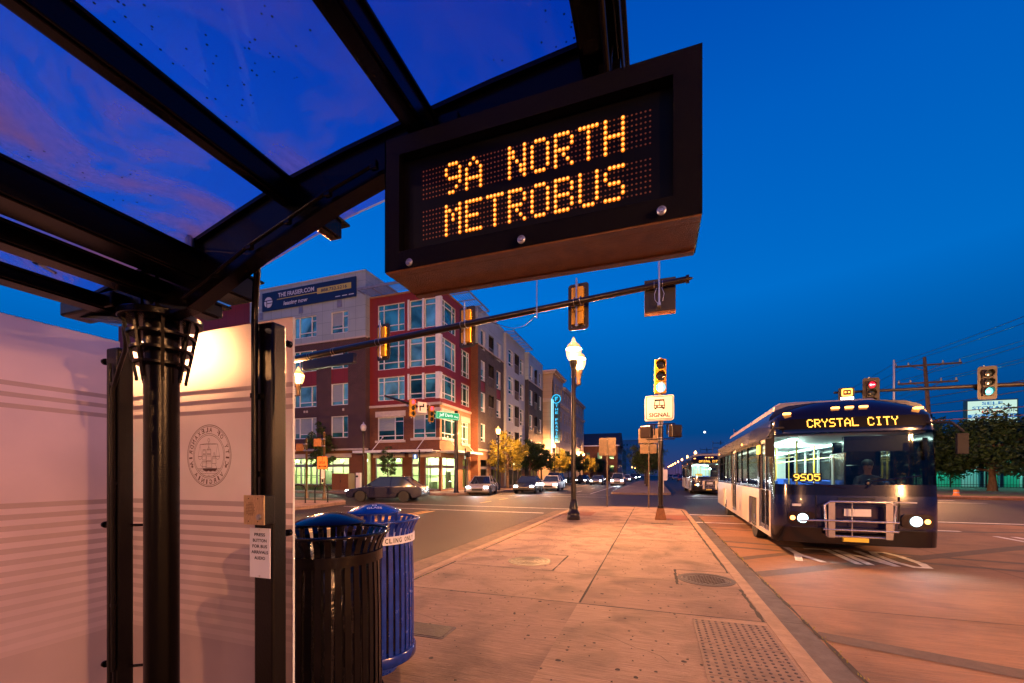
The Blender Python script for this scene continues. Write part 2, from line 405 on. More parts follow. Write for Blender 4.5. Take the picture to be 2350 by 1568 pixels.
# cast slabs between the joints, each of a slightly different pour
rs = random.Random(8); xs_ = [-3.17, -.815, 1.02]; ys_ = [-9, -6, -2.5, .8, 4.62, 6.0, 9.6, 12.4, 13.85]
for yi in range(len(ys_)-1):
    for xi in range(2):
        sheet('paving_slab', [(xs_[xi], ys_[yi]), (xs_[xi+1], ys_[yi]), (xs_[xi+1], ys_[yi+1]), (xs_[xi], ys_[yi+1])], .0018, M['slab'+'abcbacb'[(yi*2+xi+yi//2) % 7]])
g_ = MB()   # trodden gum and small stains
for k in range(130):
    x = rs.uniform(-3.0, .95); y = 1.5+rs.random()*13; r_ = rs.uniform(.010, .024)
    if xs_[1]-.05 < x < xs_[1]+.05: continue
    g_.face([(x+r_*rs.uniform(.8, 1.1)*math.cos(R(45*q)), y+r_*rs.uniform(.8, 1.1)*math.sin(R(45*q)), .0032) for q in range(8)])
for (px, py, n_) in ((-2.6, 8.2, 9), (.2, 7.4, 8), (-1.9, 3.6, 9), (.1, 3.4, 7)):   # hairline cracks
    a_ = rs.uniform(0, 6); p_ = (px, py)
    for q in range(n_):
        a_ += rs.uniform(-.6, .6); q_ = (p_[0]+.11*math.cos(a_), p_[1]+.11*math.sin(a_)); strip(g_, p_, q_, .005, .0034); p_ = q_
g_.build('pavement_stains', M['joint'], kind='stuff', label='dark gum spots and hairline cracks in the paving')
# manholes
for (cx, cy, r, lab) in ((-1.97, 6.6, .30, 'smooth round iron manhole cover in the left concrete patch'), (.66, 6.24, .31, 'rusty waffle manhole cover in the right concrete patch')):
    t = thing('manhole', lab, 'manhole cover', (cx, cy, 0), 'manhole covers in the platform')
    b = MB(); b.lathe([(r+.06, -.02), (r+.055, .006), (r, .007), (r, -.01)], 40, (cx, cy, 0)); b.build('rim', M['iron'], t, smooth=40)
    b = MB(); b.lathe([(r-.008, -.02), (r-.008, .006), (r-.03, .006), (r-.035, .002), (.0001, .002)], 40, (cx, cy, 0))
    if cx > 0:
        for i in range(-7, 8):
            for k in range(-7, 8):
                if math.hypot(i*.036, k*.036) < r-.06 and (i+k) % 2 == 0: b.box(cx+i*.036-.014, cx+i*.036+.014, cy+k*.036-.014, cy+k*.036+.014, .0, .008)
    else:
        for rr in (.08, .15, .22): b.lathe([(rr+.008, .001), (rr+.006, .007), (rr-.006, .007), (rr-.008, .001)], 30, (cx, cy, 0))
    b.build('cover', M['iron'], t)
# handhole lid beside the recycling bin
t = thing('handhole_lid', 'small rectangular metal utility lid set in paving beside the recycling bin', 'utility lid', (-1.95, 3.4, 0))
b = MB(); b.prism(rrect(-2.30, -1.76, 3.22, 3.52, .03), -.02, .006); b.build('rim', M['gutter'], t)
b = MB(); b.prism(rrect(-2.275, -1.785, 3.245, 3.495, .02), -.02, .009); b.build('lid', M['iron'], t)
b = MB(); b.text('ELECTRIC', (-2.0, 3.37, .0115), (1, 0, 0), (0, 1, 0), .22, .05); b.build('lettering', M['gutter'], t)
# tactile plate with truncated domes
t = thing('tactile_paving', 'brown tactile paving plate with rows of raised domes at the platform edge', 'tactile paving', (.68, 3.6, 0))
b = MB()
for k in range(5): b.box(.352, .998, 4.50-.61*(k+1)+.003, 4.50-.61*k-.003, -.02, .007)
b.build('plate', M['tactile'], t)
b = MB()
for k in range(5):
    for i in range(11):
        for q in range(10):
            b.lathe([(.0135, .006), (.0115, .011), (.0085, .0125)], 8, (.385+i*.058, 4.50-.61*k-.035-q*.0595, 0))
b.build('domes', M['dome'], t)
# brick pads at the crosswalk cut
sheet('crossing_pad', [(.15, 13.9), (1.0, 13.9), (1.0, 15.6), (.15, 15.6)], .005, M['redbrick_pad'])
sheet('crossing_pad', [(-3.15, 14.4), (-2.1, 14.4), (-2.1, 16.0), (-3.15, 16.0)], .005, M['redbrick_pad'])
# a step joint where the crossing cuts the platform
j = MB()
for yy in (13.4, 14.3, 16.4): strip(j, (-3.2, yy), (1.05, yy), .03, .0045, .4, 20)
j.box(-.1, .5, 12.75, 12.87, .0, .0065)
j.build('crossing_joint', M['joint'], kind='structure')
# far-left sidewalk (near corner), building sidewalk, right verge
slab('sidewalk', [(-15.0, -60), (-15.0, 15.5), (-15.6, 18), (-17, 19.4), (-19, 20), (-90, 20), (-90, -60)], RZ-.2, 0, M['concrete'], .02)
slab('sidewalk', [(-12.6, 200), (-12.6, 30.2), (-13.4, 28.2), (-15.4, 27.2), (-90, 27.2), (-90, 200)], RZ-.2, 0, M['concrete'], .02)
slab('sidewalk', [(16.5, 36), (17.5, 34.3), (19.5, 33.6), (120, 33.6), (120, 36.0), (19, 36.0), (19, 200), (16.5, 200)], RZ-.2, 0, M['lane'], .02)
sheet('grass_verge', [(19, 36), (120, 36), (120, 41), (19, 41)], -.06, M['grass'])
sheet('ground', [(19, 41), (220, 41), (220, 260), (19, 260)], -.08, M['dirt'])
slab('sidewalk', [(17.5, 25), (120, 25), (120, -60), (17.5, -60)], RZ-.2, 0, M['concrete'], .02)
b = MB()
b.box(-60, -25.5, 28.9, 30.2, -.05, .05); b.build('planting_bed', M['grass'], kind='structure')
sheet('grass_verge', [(-19.6, 12.6), (-15.8, 12.6), (-15.8, 14.0), (-19.6, 14.0)], .005, M['grass'])
sheet('grass_verge', [(-23, 18.0), (-16.6, 18.0), (-16.6, 19.2), (-23, 19.2)], .005, M['grass'])
# road paint
pm = MB(); z = RZ+.005
strip(pm, (-14.5, 16.6), (-4.3, 16.4), .16, z); strip(pm, (-14.5, 19.0), (-3.2, 18.7), .16, z)
strip(pm, (-14, 29.0), (-3.2, 28.9), .16, z); strip(pm, (-14, 31.9), (-3.2, 31.8), .16, z)
strip(pm, (1.2, 17.6), (17, 17.6), .22, z+.004); strip(pm, (1.2, 14.9), (8, 14.9), .16, z+.004)
strip(pm, (2, 29.6), (17, 29.6), .2, z); strip(pm, (2, 32.2), (17, 32.2), .3, z)
for k in range(6): strip(pm, (-6.5, 36+k*9), (-6.5, 39+k*9), .14, z)
strip(pm, (-4.9, 33.5), (-4.9, 60), .13, z)
strip(pm, (8.2, -20), (8.2, 14), .13, z+.005); strip(pm, (8.55, -20), (8.55, 14), .13, z+.005)
strip(pm, (5.2, 34), (5.2, 200), .14, z)
for k in range(12): strip(pm, (12.2, 34+k*9), (12.2, 37+k*9), .13, z)
pm.build('road_marking', M['paint_w'], kind='structure')
pm = MB(); strip(pm, (-9.0, -20), (-9.0, 15.8), .13, z); strip(pm, (-9.3, -20), (-9.3, 15.8), .13, z)
for k in range(3): strip(pm, (-9.1-.02*k, 21+k*3.0), (-9.1-.02*k, 22.6+k*3.0), .13, z)
strip(pm, (-9.2, 33), (-9.2, 200), .13, z)
pm.build('yellow_line', M['paint_y'], kind='structure')
pm = MB()
def stroke_word(word, x0, y0, w, h, gap, sw):   # read by drivers coming towards us
    G_ = {'O': [[(.25, 0), (.75, 0), (1, .25), (1, .75), (.75, 1), (.25, 1), (0, .75), (0, .25), (.25, 0)]], 'N': [[(0, 0), (0, 1)], [(0, 1), (1, 0)], [(1, 0), (1, 1)]],
          'L': [[(0, 1), (0, 0)], [(0, 0), (1, 0)]], 'Y': [[(0, 1), (.5, .5)], [(1, 1), (.5, .5)], [(.5, .5), (.5, 0)]]}
    zz = RZ+.013
    for i, ch in enumerate(word):
        for pl in G_[ch]:
            for p, q in zip(pl, pl[1:]):
                P = lambda t: Vector((x0-(i*(w+gap)+t[0]*w), y0-t[1]*h))
                a_, c_ = P(p), P(q); d_ = (c_-a_).normalized()*sw*.35; strip(pm, a_-d_, c_+d_, sw, zz); zz += .0002
stroke_word('ONLY', 4.45, 10.35, .36, 1.45, .17, .12)
pm.text('BUS', (3.5, 6.9-9, RZ+.013), (-1, 0, 0), (0, -1, 0), 1.7, 1.5)
pm.build('lane_lettering', M['paint_w'], kind='structure')
# grit and small leaves on the paving
b = MB(); random.seed(3)
for k in range(900):
    x = random.uniform(-3.1, 1.0); y = 1.2+random.random()**1.6*12
    s = random.uniform(.005, .016)*(.7+y*.12); a = random.uniform(0, 6)
    b.face([(x+s*math.cos(a+q*1.57)*(1 if q % 2 else .6), y+s*math.sin(a+q*1.57), .006+.003*(q % 2)) for q in range(4)])
for k in range(240):
    x = random.uniform(1.6, 6.5); y = random.uniform(2.5, 9); s = random.uniform(.004, .010); a = random.uniform(0, 6)
    b.face([(x+s*math.cos(a+q*1.57), y+s*math.sin(a+q*1.57)*.6, RZ+.014) for q in range(4)])
b.build('pavement_grit', M['joint'], kind='stuff', label='scattered dark grit and leaf bits on the concrete')
random.seed(12)
# ================================================================== BUS SHELTER
def frosted():
    m, n, o = NM('frosted_striped_glass'); L = n.links.new
    def math_(op, a, b=None, c=None):
        k = n.nodes.new('ShaderNodeMath'); k.operation = op
        for i, v in enumerate((a, b, c)):
            if v is None: continue
            if isinstance(v, (int, float)): k.inputs[i].default_value = v
            else: L(v, k.inputs[i])
        return k.outputs[0]
    t = n.nodes.new('ShaderNodeTexCoord'); s = n.nodes.new('ShaderNodeSeparateXYZ'); L(t.outputs['Object'], s.inputs[0])
    z = s.outputs[2]
    # three stripes near the top
    top = math_('MULTIPLY', math_('LESS_THAN', math_('FRACT', math_('DIVIDE', math_('SUBTRACT', z, 1.762), .0535)), .42),
                math_('MULTIPLY', math_('GREATER_THAN', z, 1.762), math_('LESS_THAN', z, 1.893)))
    low = math_('MULTIPLY', math_('LESS_THAN', math_('FRACT', math_('DIVIDE', math_('SUBTRACT', z, .590), .0535)), .48),
                math_('MULTIPLY', math_('GREATER_THAN', z, .590), math_('LESS_THAN', z, 1.325)))
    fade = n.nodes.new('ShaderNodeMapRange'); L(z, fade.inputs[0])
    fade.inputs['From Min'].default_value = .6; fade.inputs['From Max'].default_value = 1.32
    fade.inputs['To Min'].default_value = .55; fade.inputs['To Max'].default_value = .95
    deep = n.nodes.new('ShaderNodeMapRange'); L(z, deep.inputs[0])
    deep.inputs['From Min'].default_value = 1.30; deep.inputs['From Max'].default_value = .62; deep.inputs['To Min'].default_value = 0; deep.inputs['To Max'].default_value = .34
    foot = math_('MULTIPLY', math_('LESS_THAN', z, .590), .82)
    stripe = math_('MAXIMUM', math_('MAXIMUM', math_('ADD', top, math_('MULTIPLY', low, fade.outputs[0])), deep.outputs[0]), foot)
    nz = n.nodes.new('ShaderNodeTexNoise'); L(t.outputs['Object'], nz.inputs[0]); nz.inputs['Scale'].default_value = 2.2; nz.inputs['Detail'].default_value = 7
    fine = n.nodes.new('ShaderNodeTexNoise'); L(t.outputs['Object'], fine.inputs[0]); fine.inputs['Scale'].default_value = 160; fine.inputs['Detail'].default_value = 2
    bp = n.nodes.new('ShaderNodeBump'); L(fine.outputs[0], bp.inputs['Height']); bp.inputs['Strength'].default_value = .03; bp.inputs['Distance'].default_value = .001
    mr = n.nodes.new('ShaderNodeMapRange'); L(nz.outputs[0], mr.inputs[0]); mr.inputs['To Min'].default_value = .55; mr.inputs['To Max'].default_value = 1.35
    col = n.nodes.new('ShaderNodeVectorMath'); col.operation = 'SCALE'; col.inputs[0].default_value = (.66, .50, .54); L(mr.outputs[0], col.inputs['Scale'])
    d = n.nodes.new('ShaderNodeBsdfDiffuse'); L(col.outputs[0], d.inputs[0]); L(bp.outputs[0], d.inputs['Normal'])
    tr = n.nodes.new('ShaderNodeBsdfTranslucent'); L(col.outputs[0], tr.inputs[0]); L(bp.outputs[0], tr.inputs['Normal'])
    rf = n.nodes.new('ShaderNodeBsdfRefraction'); rf.inputs['IOR'].default_value = 1.25; rf.inputs['Roughness'].default_value = .5; rf.inputs[0].default_value = (.8, .78, .8, 1)
    g = n.nodes.new('ShaderNodeBsdfGlossy'); g.inputs['Roughness'].default_value = .3; g.inputs[0].default_value = (1, 1, 1, 1)
    a = n.nodes.new('ShaderNodeMixShader'); a.inputs[0].default_value = .52; L(d.outputs[0], a.inputs[1]); L(tr.outputs[0], a.inputs[2])
    b = n.nodes.new('ShaderNodeMixShader'); b.inputs[0].default_value = .30; L(a.outputs[0], b.inputs[1]); L(rf.outputs[0], b.inputs[2])
    # clearer stripes: less scatter, more see-through
    tp = n.nodes.new('ShaderNodeBsdfTransparent'); tp.inputs[0].default_value = (.72, .68, .75, 1)
    rf2 = n.nodes.new('ShaderNodeBsdfRefraction'); rf2.inputs['IOR'].default_value = 1.1; rf2.inputs['Roughness'].default_value = .4; rf2.inputs[0].default_value = (.5, .45, .5, 1)
    c = n.nodes.new('ShaderNodeMixShader'); c.inputs[0].default_value = .30; L(a.outputs[0], c.inputs[1]); L(rf2.outputs[0], c.inputs[2])
    c2 = n.nodes.new('ShaderNodeMixShader'); c2.inputs[0].default_value = .10; L(c.outputs[0], c2.inputs[1]); L(tp.outputs[0], c2.inputs[2])
    dk = n.nodes.new('ShaderNodeBsdfDiffuse'); dk.inputs[0].default_value = (.22, .17, .2, 1)
    c3 = n.nodes.new('ShaderNodeMixShader'); c3.inputs[0].default_value = .5; L(c2.outputs[0], c3.inputs[1]); L(dk.outputs[0], c3.inputs[2])
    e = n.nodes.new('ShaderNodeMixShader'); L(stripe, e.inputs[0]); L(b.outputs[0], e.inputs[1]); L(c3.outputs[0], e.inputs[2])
    f = n.nodes.new('ShaderNodeMixShader'); f.inputs[0].default_value = .04; L(e.outputs[0], f.inputs[1]); L(g.outputs[0], f.inputs[2])
    L(f.outputs[0], o.inputs[0]); return m
M['frost'] = frosted()
def clearg(name, tint, gl=.08, rough=.03, dirt=0.0, dcol=(.5, .45, .4)):
    m, n, o = NM(name); L = n.links.new
    tp = n.nodes.new('ShaderNodeBsdfTransparent'); tp.inputs[0].default_value = (*tint, 1)
    g = n.nodes.new('ShaderNodeBsdfGlossy'); g.inputs['Roughness'].default_value = rough
    a = n.nodes.new('ShaderNodeMixShader'); a.inputs[0].default_value = gl; L(tp.outputs[0], a.inputs[1]); L(g.outputs[0], a.inputs[2])
    last = a.outputs[0]
    if dirt:
        t = n.nodes.new('ShaderNodeTexCoord')
        nz = n.nodes.new('ShaderNodeTexNoise'); L(t.outputs['Object'], nz.inputs[0]); nz.inputs['Scale'].default_value = 1.6; nz.inputs['Detail'].default_value = 9; nz.inputs['Roughness'].default_value = .62; nz.inputs['Distortion'].default_value = .7
        mr = n.nodes.new('ShaderNodeMapRange'); L(nz.outputs[0], mr.inputs[0]); mr.inputs['From Min'].default_value = .44; mr.inputs['From Max'].default_value = .66
        mr.inputs['To Min'].default_value = dirt*.04; mr.inputs['To Max'].default_value = dirt
        # patches thicken towards low x and high y
        s = n.nodes.new('ShaderNodeSeparateXYZ'); L(t.outputs['Object'], s.inputs[0])
        ex = n.nodes.new('ShaderNodeMapRange'); L(s.outputs[0], ex.inputs[0]); ex.inputs['From Min'].default_value = .15; ex.inputs['From Max'].default_value = 1.45
        ex.inputs['To Min'].default_value = 1.5; ex.inputs['To Max'].default_value = .12
        mu = n.nodes.new('ShaderNodeMath'); mu.operation = 'MULTIPLY'; ey = n.nodes.new('ShaderNodeMapRange'); L(s.outputs[1], ey.inputs[0]); ey.inputs['From Min'].default_value = -1.3; ey.inputs['From Max'].default_value = -.05; ey.inputs['To Min'].default_value = .18; ey.inputs['To Max'].default_value = 1.1
        m0 = n.nodes.new('ShaderNodeMath'); m0.operation = 'MULTIPLY'; L(ex.outputs[0], m0.inputs[0]); L(ey.outputs[0], m0.inputs[1])
        L(mr.outputs[0], mu.inputs[0]); L(m0.outputs[0], mu.inputs[1])
        d = n.nodes.new('ShaderNodeBsdfDiffuse'); d.inputs[0].default_value = (*dcol, 1)
        tl = n.nodes.new('ShaderNodeBsdfTranslucent'); tl.inputs[0].default_value = (*dcol, 1)
        dd = n.nodes.new('ShaderNodeMixShader'); dd.inputs[0].default_value = .4; L(d.outputs[0], dd.inputs[1]); L(tl.outputs[0], dd.inputs[2])
        b = n.nodes.new('ShaderNodeMixShader'); L(mu.outputs[0], b.inputs[0]); L(last, b.inputs[1]); L(dd.outputs[0], b.inputs[2])
        # dried specks
        v = n.nodes.new('ShaderNodeTexVoronoi'); L(t.outputs['Object'], v.inputs[0]); v.inputs['Scale'].default_value = 42; v.inputs['Randomness'].default_value = 1
        lt = n.nodes.new('ShaderNodeMath'); lt.operation = 'LESS_THAN'; L(v.outputs['Distance'], lt.inputs[0]); lt.inputs[1].default_value = .14
        n3 = n.nodes.new('ShaderNodeTexNoise'); L(t.outputs['Object'], n3.inputs[0]); n3.inputs['Scale'].default_value = 3
        gt = n.nodes.new('ShaderNodeMath'); gt.operation = 'GREATER_THAN'; L(n3.outputs[0], gt.inputs[0]); gt.inputs[1].default_value = .55
        m4 = n.nodes.new('ShaderNodeMath'); m4.operation = 'MULTIPLY'; L(lt.outputs[0], m4.inputs[0]); L(gt.outputs[0], m4.inputs[1])
        m5 = n.nodes.new('ShaderNodeMath'); m5.operation = 'MULTIPLY'; L(m4.outputs[0], m5.inputs[0]); m5.inputs[1].default_value = .8
        dk = n.nodes.new('ShaderNodeBsdfDiffuse'); dk.inputs[0].default_value = (.01, .01, .015, 1)
        c = n.nodes.new('ShaderNodeMixShader'); L(m5.outputs[0], c.inputs[0]); L(b.outputs[0], c.inputs[1]); L(dk.outputs[0], c.inputs[2])
        last = c.outputs[0]
    L(last, o.inputs[0]); return m
M['panel_clear'] = clearg('panel_back_face', (.97, .97, .98), .03)
M['panel_edge'] = mat('ground_glass_edge', (.55, .62, .65), .25, var=.1)
M['roof_glass'] = clearg('tinted_dusty_roof_glass', (.34, .44, .84), .03, .05, dirt=1.0, dcol=(.50, .36, .58))
M['roof_clear'] = clearg('roof_glass_back', (.99, .99, 1), .02)
M['led_on'] = emit('lit_led_core', (1, .55, .10), 1.7)
M['led_halo'] = emit('led_glow_ring', (1, .22, .004), 1.0)  # orange ring paints the glow around each lit dot
M['led_off'] = mat('unlit_led', (.22, .08, .02), .35, var=.2)
M['sign_brown'] = mat('brown_coat_and_bounce_tint', (.20, .075, .014), .55, var=.3, vscale=14, bump=.5, bscale=300)  # brown coat; under the display it stands in for ground bounce
M['sparkle'] = mat('flecked_black_powder_coat', (.002, .0016, .0016), .25, var=.5, vscale=200, bump=1.0, bscale=420, spec=.10)
M['screen'] = mat('matt_display_board', (.0015, .001, .001), .5, var=.2, spec=.15)

sh = thing('bus_shelter', 'black steel bus shelter with arched glass roof and frosted striped glass walls', 'bus shelter', (-2.17, 1.29, 0))
UP = [(-2.73, 2.285), (-2.4, 2.34), (-2.17, 2.38), (-1.889, 2.432), (-1.6, 2.513), (-1.331, 2.584), (-1.07, 2.628), (-.81, 2.662), (-.5, 2.697), (-.195, 2.722), (-.09, 2.727)]
LO = [(-.09, 2.60), (-.5, 2.565), (-.92, 2.502), (-1.12, 2.452), (-1.31, 2.39), (-1.504, 2.328), (-1.7, 2.245), (-1.889, 2.17), (-2.05, 2.15), (-2.3, 2.16), (-2.73, 2.235)]
def topz(x):
    for (x0, z0), (x1, z1) in zip(UP, UP[1:]):
        if x0 <= x <= x1: return z0+(z1-z0)*(x-x0)/(x1-x0)
    return UP[0][1] if x < UP[0][0] else UP[-1][1]
for k, yc in enumerate((1.25, -1.95)):
    b = MB(); b.prism(UP+LO, yc-.012, yc+.012, axis='y')
    # flanges top and bottom
    for ln in (UP[:], LO[::-1]):
        for (p, q) in zip(ln, ln[1:]):
            d = Vector((q[0]-p[0], 0, q[1]-p[1])).normalized(); nn = Vector((-d.z, 0, d.x))*.008
            vs = []
            for yy in (yc-.030, yc+.030):
                for (P, s) in ((p, 1), (q, 1), (q, -1), (p, -1)): vs.append((P[0]+nn.x*s, yy, P[1]+nn.z*s))
            b.add(vs, [(0, 1, 2, 3), (7, 6, 5, 4), (0, 4, 5, 1), (3, 2, 6, 7), (1, 5, 6, 2), (0, 3, 7, 4)])
    b.build('arch_beam', M['bronze'], sh)
# purlins running along the street
PUR = [(-1.384, -1.322, 2.500, 2.584), (-.782, -.711, 2.590, 2.668), (-.205, -.085, 2.640, 2.722),
       (-2.0, -1.842, 2.290, 2.402), (-2.17, -2.064, 2.235, 2.305), (-2.50, -2.39, 2.215, 2.27)]
for (xa, xb, za, zb_) in PUR:
    b = MB(); b.box(xa, xb, -2.6, 1.50, za, zb_-.012)
    b.box(xa-.012, xb+.012, -2.6, 1.54, zb_-.0118, zb_)
    b.box(xa+.012, xb-.012, -2.6, 1.49, za-.006, za-.0002)
    b.build('purlin', M['bronze'], sh, bevel=.004)
# roof panes follow the arch
def roof_pane(xa, xb, ya, yb):
    b = MB(); n = 6; xs = [xa+(xb-xa)*i/n for i in range(n+1)]
    for i in range(n):
        z0, z1 = topz(xs[i])+.012, topz(xs[i+1])+.012
        b.face([(xs[i], ya, z0), (xs[i], yb, z0), (xs[i+1], yb, z1), (xs[i+1], ya, z1)], 0)
        b.face([(xs[i], ya, z0+.01), (xs[i+1], ya, z1+.01), (xs[i+1], yb, z1+.01), (xs[i], yb, z0+.01)], 1)
        for yy, o_ in ((ya, 0), (yb, 1)):
            f = [(xs[i], yy, z0), (xs[i+1], yy, z1), (xs[i+1], yy, z1+.01), (xs[i], yy, z0+.01)]
            b.face(f if o_ == 0 else f[::-1], 2)
    for xx in (xa, xb):
        z0 = topz(xx)+.012; b.face([(xx, ya, z0), (xx, yb, z0), (xx, yb, z0+.01), (xx, ya, z0+.01)], 2)
    return b.build('roof_pane', [M['roof_glass'], M['roof_clear'], M['panel_edge']], sh)
for (xa, xb) in ((-2.72, -1.99), (-1.95, -1.36), (-1.345, -.755), (-.738, -.10)):
    for (ya, yb) in ((-2.6, -.86), (-.85, 1.52)):
        roof_pane(xa, xb, ya, yb)
# conduit clipped under the arch
pts = [(x, 1.197, z+.018) for x, z in LO[2:8]]
b = MB(); b.tube(pts, .0075, 8)
for (x, y, z) in pts[:]: b.box(x-.012, x+.012, y-.006, 1.209, z-.014, z+.014)
b.build('conduit', M['bronze'], sh, smooth=50)
# columns with lantern-like capital
for yc in (1.29, -1.91):
    cx = -2.17
    b = MB(); b.lathe([(.066, -.05), (.066, 2.30)], 40, (cx, yc, 0)); b.lathe([(.14, -.01), (.14, .012), (.09, .014)], 32, (cx, yc, 0))
    b.build('column', M['bronze'], sh, smooth=40)
    b = MB()
    b.lathe([(.08, 2.148), (.152, 2.150), (.156, 2.154), (.156, 2.178), (.152, 2.182), (.08, 2.182)], 48, (cx, yc, 0))
    b.build('capital_ring', M['bronze'], sh, smooth=30)
    b = MB()
    for k in range(8):
        a = math.pi*2*(k+.35)/8; ca, sa = math.cos(a), math.sin(a)
        P = lambda r, t, z: (cx+ca*r-sa*t, yc+sa*r+ca*t, z)
        vs = []
        for (r0, r1, z) in ((.082, .094, 1.885), (.125, .140, 2.153)):
            for (r, t) in ((r0, -.006), (r1, -.006), (r1, .006), (r0, .006)): vs.append(P(r, t, z))
        b.add(vs, [(3, 2, 1, 0), (4, 5, 6, 7), (0, 1, 5, 4), (1, 2, 6, 5), (2, 3, 7, 6), (3, 0, 4, 7)])
        b.lathe([(.006, 1.872), (.007, 1.886)], 8, (cx+ca*.088, yc+sa*.088, 0))
    for z in (1.955, 2.02, 2.088):
        r = .083+(z-1.885)/(2.153-1.885)*.044
        b.lathe([(r-.002, z-.008), (r+.009, z-.006), (r+.010, z+.006), (r, z+.008), (r-.002, z-.008)], 32, (cx, yc, 0))
    b.build('capital_cage', M['bronze'], sh, smooth=30)
    b = MB()
    for s in (-1, 1): b.box(cx+s*.05-.006, cx+s*.05+.006, yc-.06, yc+.06, 2.18, 2.36)
    b.box(cx-.09, cx+.09, yc-.08, yc+.03, 2.183, 2.20)
    b.build('bracket', M['bronze'], sh)
# frosted wall panels (12 mm)
def panel(x0, x1, y0, y1, z0, z1, front):
    b = MB()
    if front == '-y':
        b.face([(x0, y0, z0), (x1, y0, z0), (x1, y0, z1), (x0, y0, z1)], 0); b.face([(x1, y1, z0), (x0, y1, z0), (x0, y1, z1), (x1, y1, z1)], 1)
        b.face([(x1, y0, z0), (x1, y1, z0), (x1, y1, z1), (x1, y0, z1)], 2); b.face([(x0, y1, z0), (x0, y0, z0), (x0, y0, z1), (x0, y1, z1)], 2)
    else:
        b.face([(x1, y0, z0), (x1, y1, z0), (x1, y1, z1), (x1, y0, z1)], 0); b.face([(x0, y1, z0), (x0, y0, z0), (x0, y0, z1), (x0, y1, z1)], 1)
        b.face([(x0, y0, z0), (x1, y0, z0), (x1, y0, z1), (x0, y0, z1)], 2); b.face([(x1, y1, z0), (x0, y1, z0), (x0, y1, z1), (x1, y1, z1)], 2)
    b.face([(x0, y0, z1), (x1, y0, z1), (x1, y1, z1), (x0, y1, z1)], 2); b.face([(x0, y1, z0), (x1, y1, z0), (x1, y0, z0), (x0, y0, z0)], 2)
    return b.build('glass_panel', [M['frost'], M['panel_clear'], M['panel_edge']], sh)
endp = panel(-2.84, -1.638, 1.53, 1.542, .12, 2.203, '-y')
panel(-2.892, -2.88, -.35, 1.50, .12, 2.203, '+x'); panel(-2.892, -2.88, -2.3, -.38, .12, 2.203, '+x')
# box posts with rounded tops, standoffs
for (xa, xb, ya, yb, zt) in ((-1.73, -1.615, 1.40, 1.475, 2.135), (-2.81, -2.71, 1.40, 1.475, 2.13), (-2.86, -2.76, -.42, -.32, 2.13)):
    b = MB(); b.box(xa, xb, ya, yb, -.01, zt); p = b.build('post', M['black'], sh, bevel=.010)
for z in (2.07, 1.17, .4):
    b = MB(); b.tube([(-2.81, 1.43, z), (-2.868, 1.43, z)], .009, 10); b.tube([(-2.866, 1.43, z), (-2.879, 1.43, z)], .018, 14); b.build('standoff', M['bronze'], sh, smooth=50)
    b = MB(); b.tube([(-2.62, 1.529, z), (-2.62, 1.505, z)], .016, 14); b.tube([(-2.71, 1.46, z), (-2.62, 1.515, z)], .008, 8); b.build('standoff', M['bronze'], sh, smooth=50)
    b = MB(); b.tube([(-1.64, 1.46, z), (-1.652, 1.52, z)], .008, 8); b.tube([(-1.652, 1.529, z), (-1.652, 1.510, z)], .016, 14); b.build('standoff', M['bronze'], sh, smooth=50)
# conduit from roof down the right post, cable from the capital down the corner post
b = MB()
p0 = onY(655, 560, 1.30); 
b.tube([(-1.52, 1.24, 2.335), (-1.57, 1.285, 2.33), (-1.61, 1.32, 2.315), (-1.645, 1.345, 2.29), (-1.67, 1.362, 2.255), (-1.685, 1.372, 2.215), (-1.694, 1.377, 2.17), (-1.697, 1.378, 2.12), (-1.697, 1.378, 1.35)], .0135, 12)
for z in (1.80, 1.45): b.box(-1.722, -1.672, 1.385, 1.40, z-.012, z+.012)
b.tube([(-1.697, 1.378, 1.81), (-1.697, 1.378, 1.79)], .018, 12)
b.build('conduit', M['bronze'], sh, smooth=50)
b = MB()
b.tube([(-2.30, 1.24, 2.165), (-2.40, 1.27, 2.178), (-2.47, 1.30, 2.165), (-2.53, 1.34, 2.12), (-2.56, 1.355, 2.08), (-2.62, 1.375, 2.05), (-2.69, 1.388, 1.97), (-2.722, 1.388, 1.90), (-2.722, 1.388, .4)], .0095, 10)
b.tube([(-2.75, 1.388, 2.04), (-2.75, 1.388, 0)], .008, 8)
for z in (1.93, 1.4, .75): b.box(-2.765, -2.712, 1.383, 1.40, z-.008, z+.008)
b.build('cable', M['black'], sh, smooth=50)
# floodlight fittings on the rear beams
b = MB(); b.lathe([(.02, 2.29), (.024, 2.30), (.024, 2.34), (.012, 2.355)], 14, (-2.33, .95, 0)); b.tube([(-2.33, .95, 2.29), (-2.29, .98, 2.262)], .006, 8)
b.lathe([(.016, 2.40), (.016, 2.44), (.008, 2.46)], 12, (-1.86, 1.21, 0)); b.build('fixture', M['steel'], sh, smooth=40)
b = MB(); b.box(-2.73, -2.33, 1.18, 1.30, 2.215, 2.285); b.build('end_plate', M['bronze'], sh, bevel=.01)
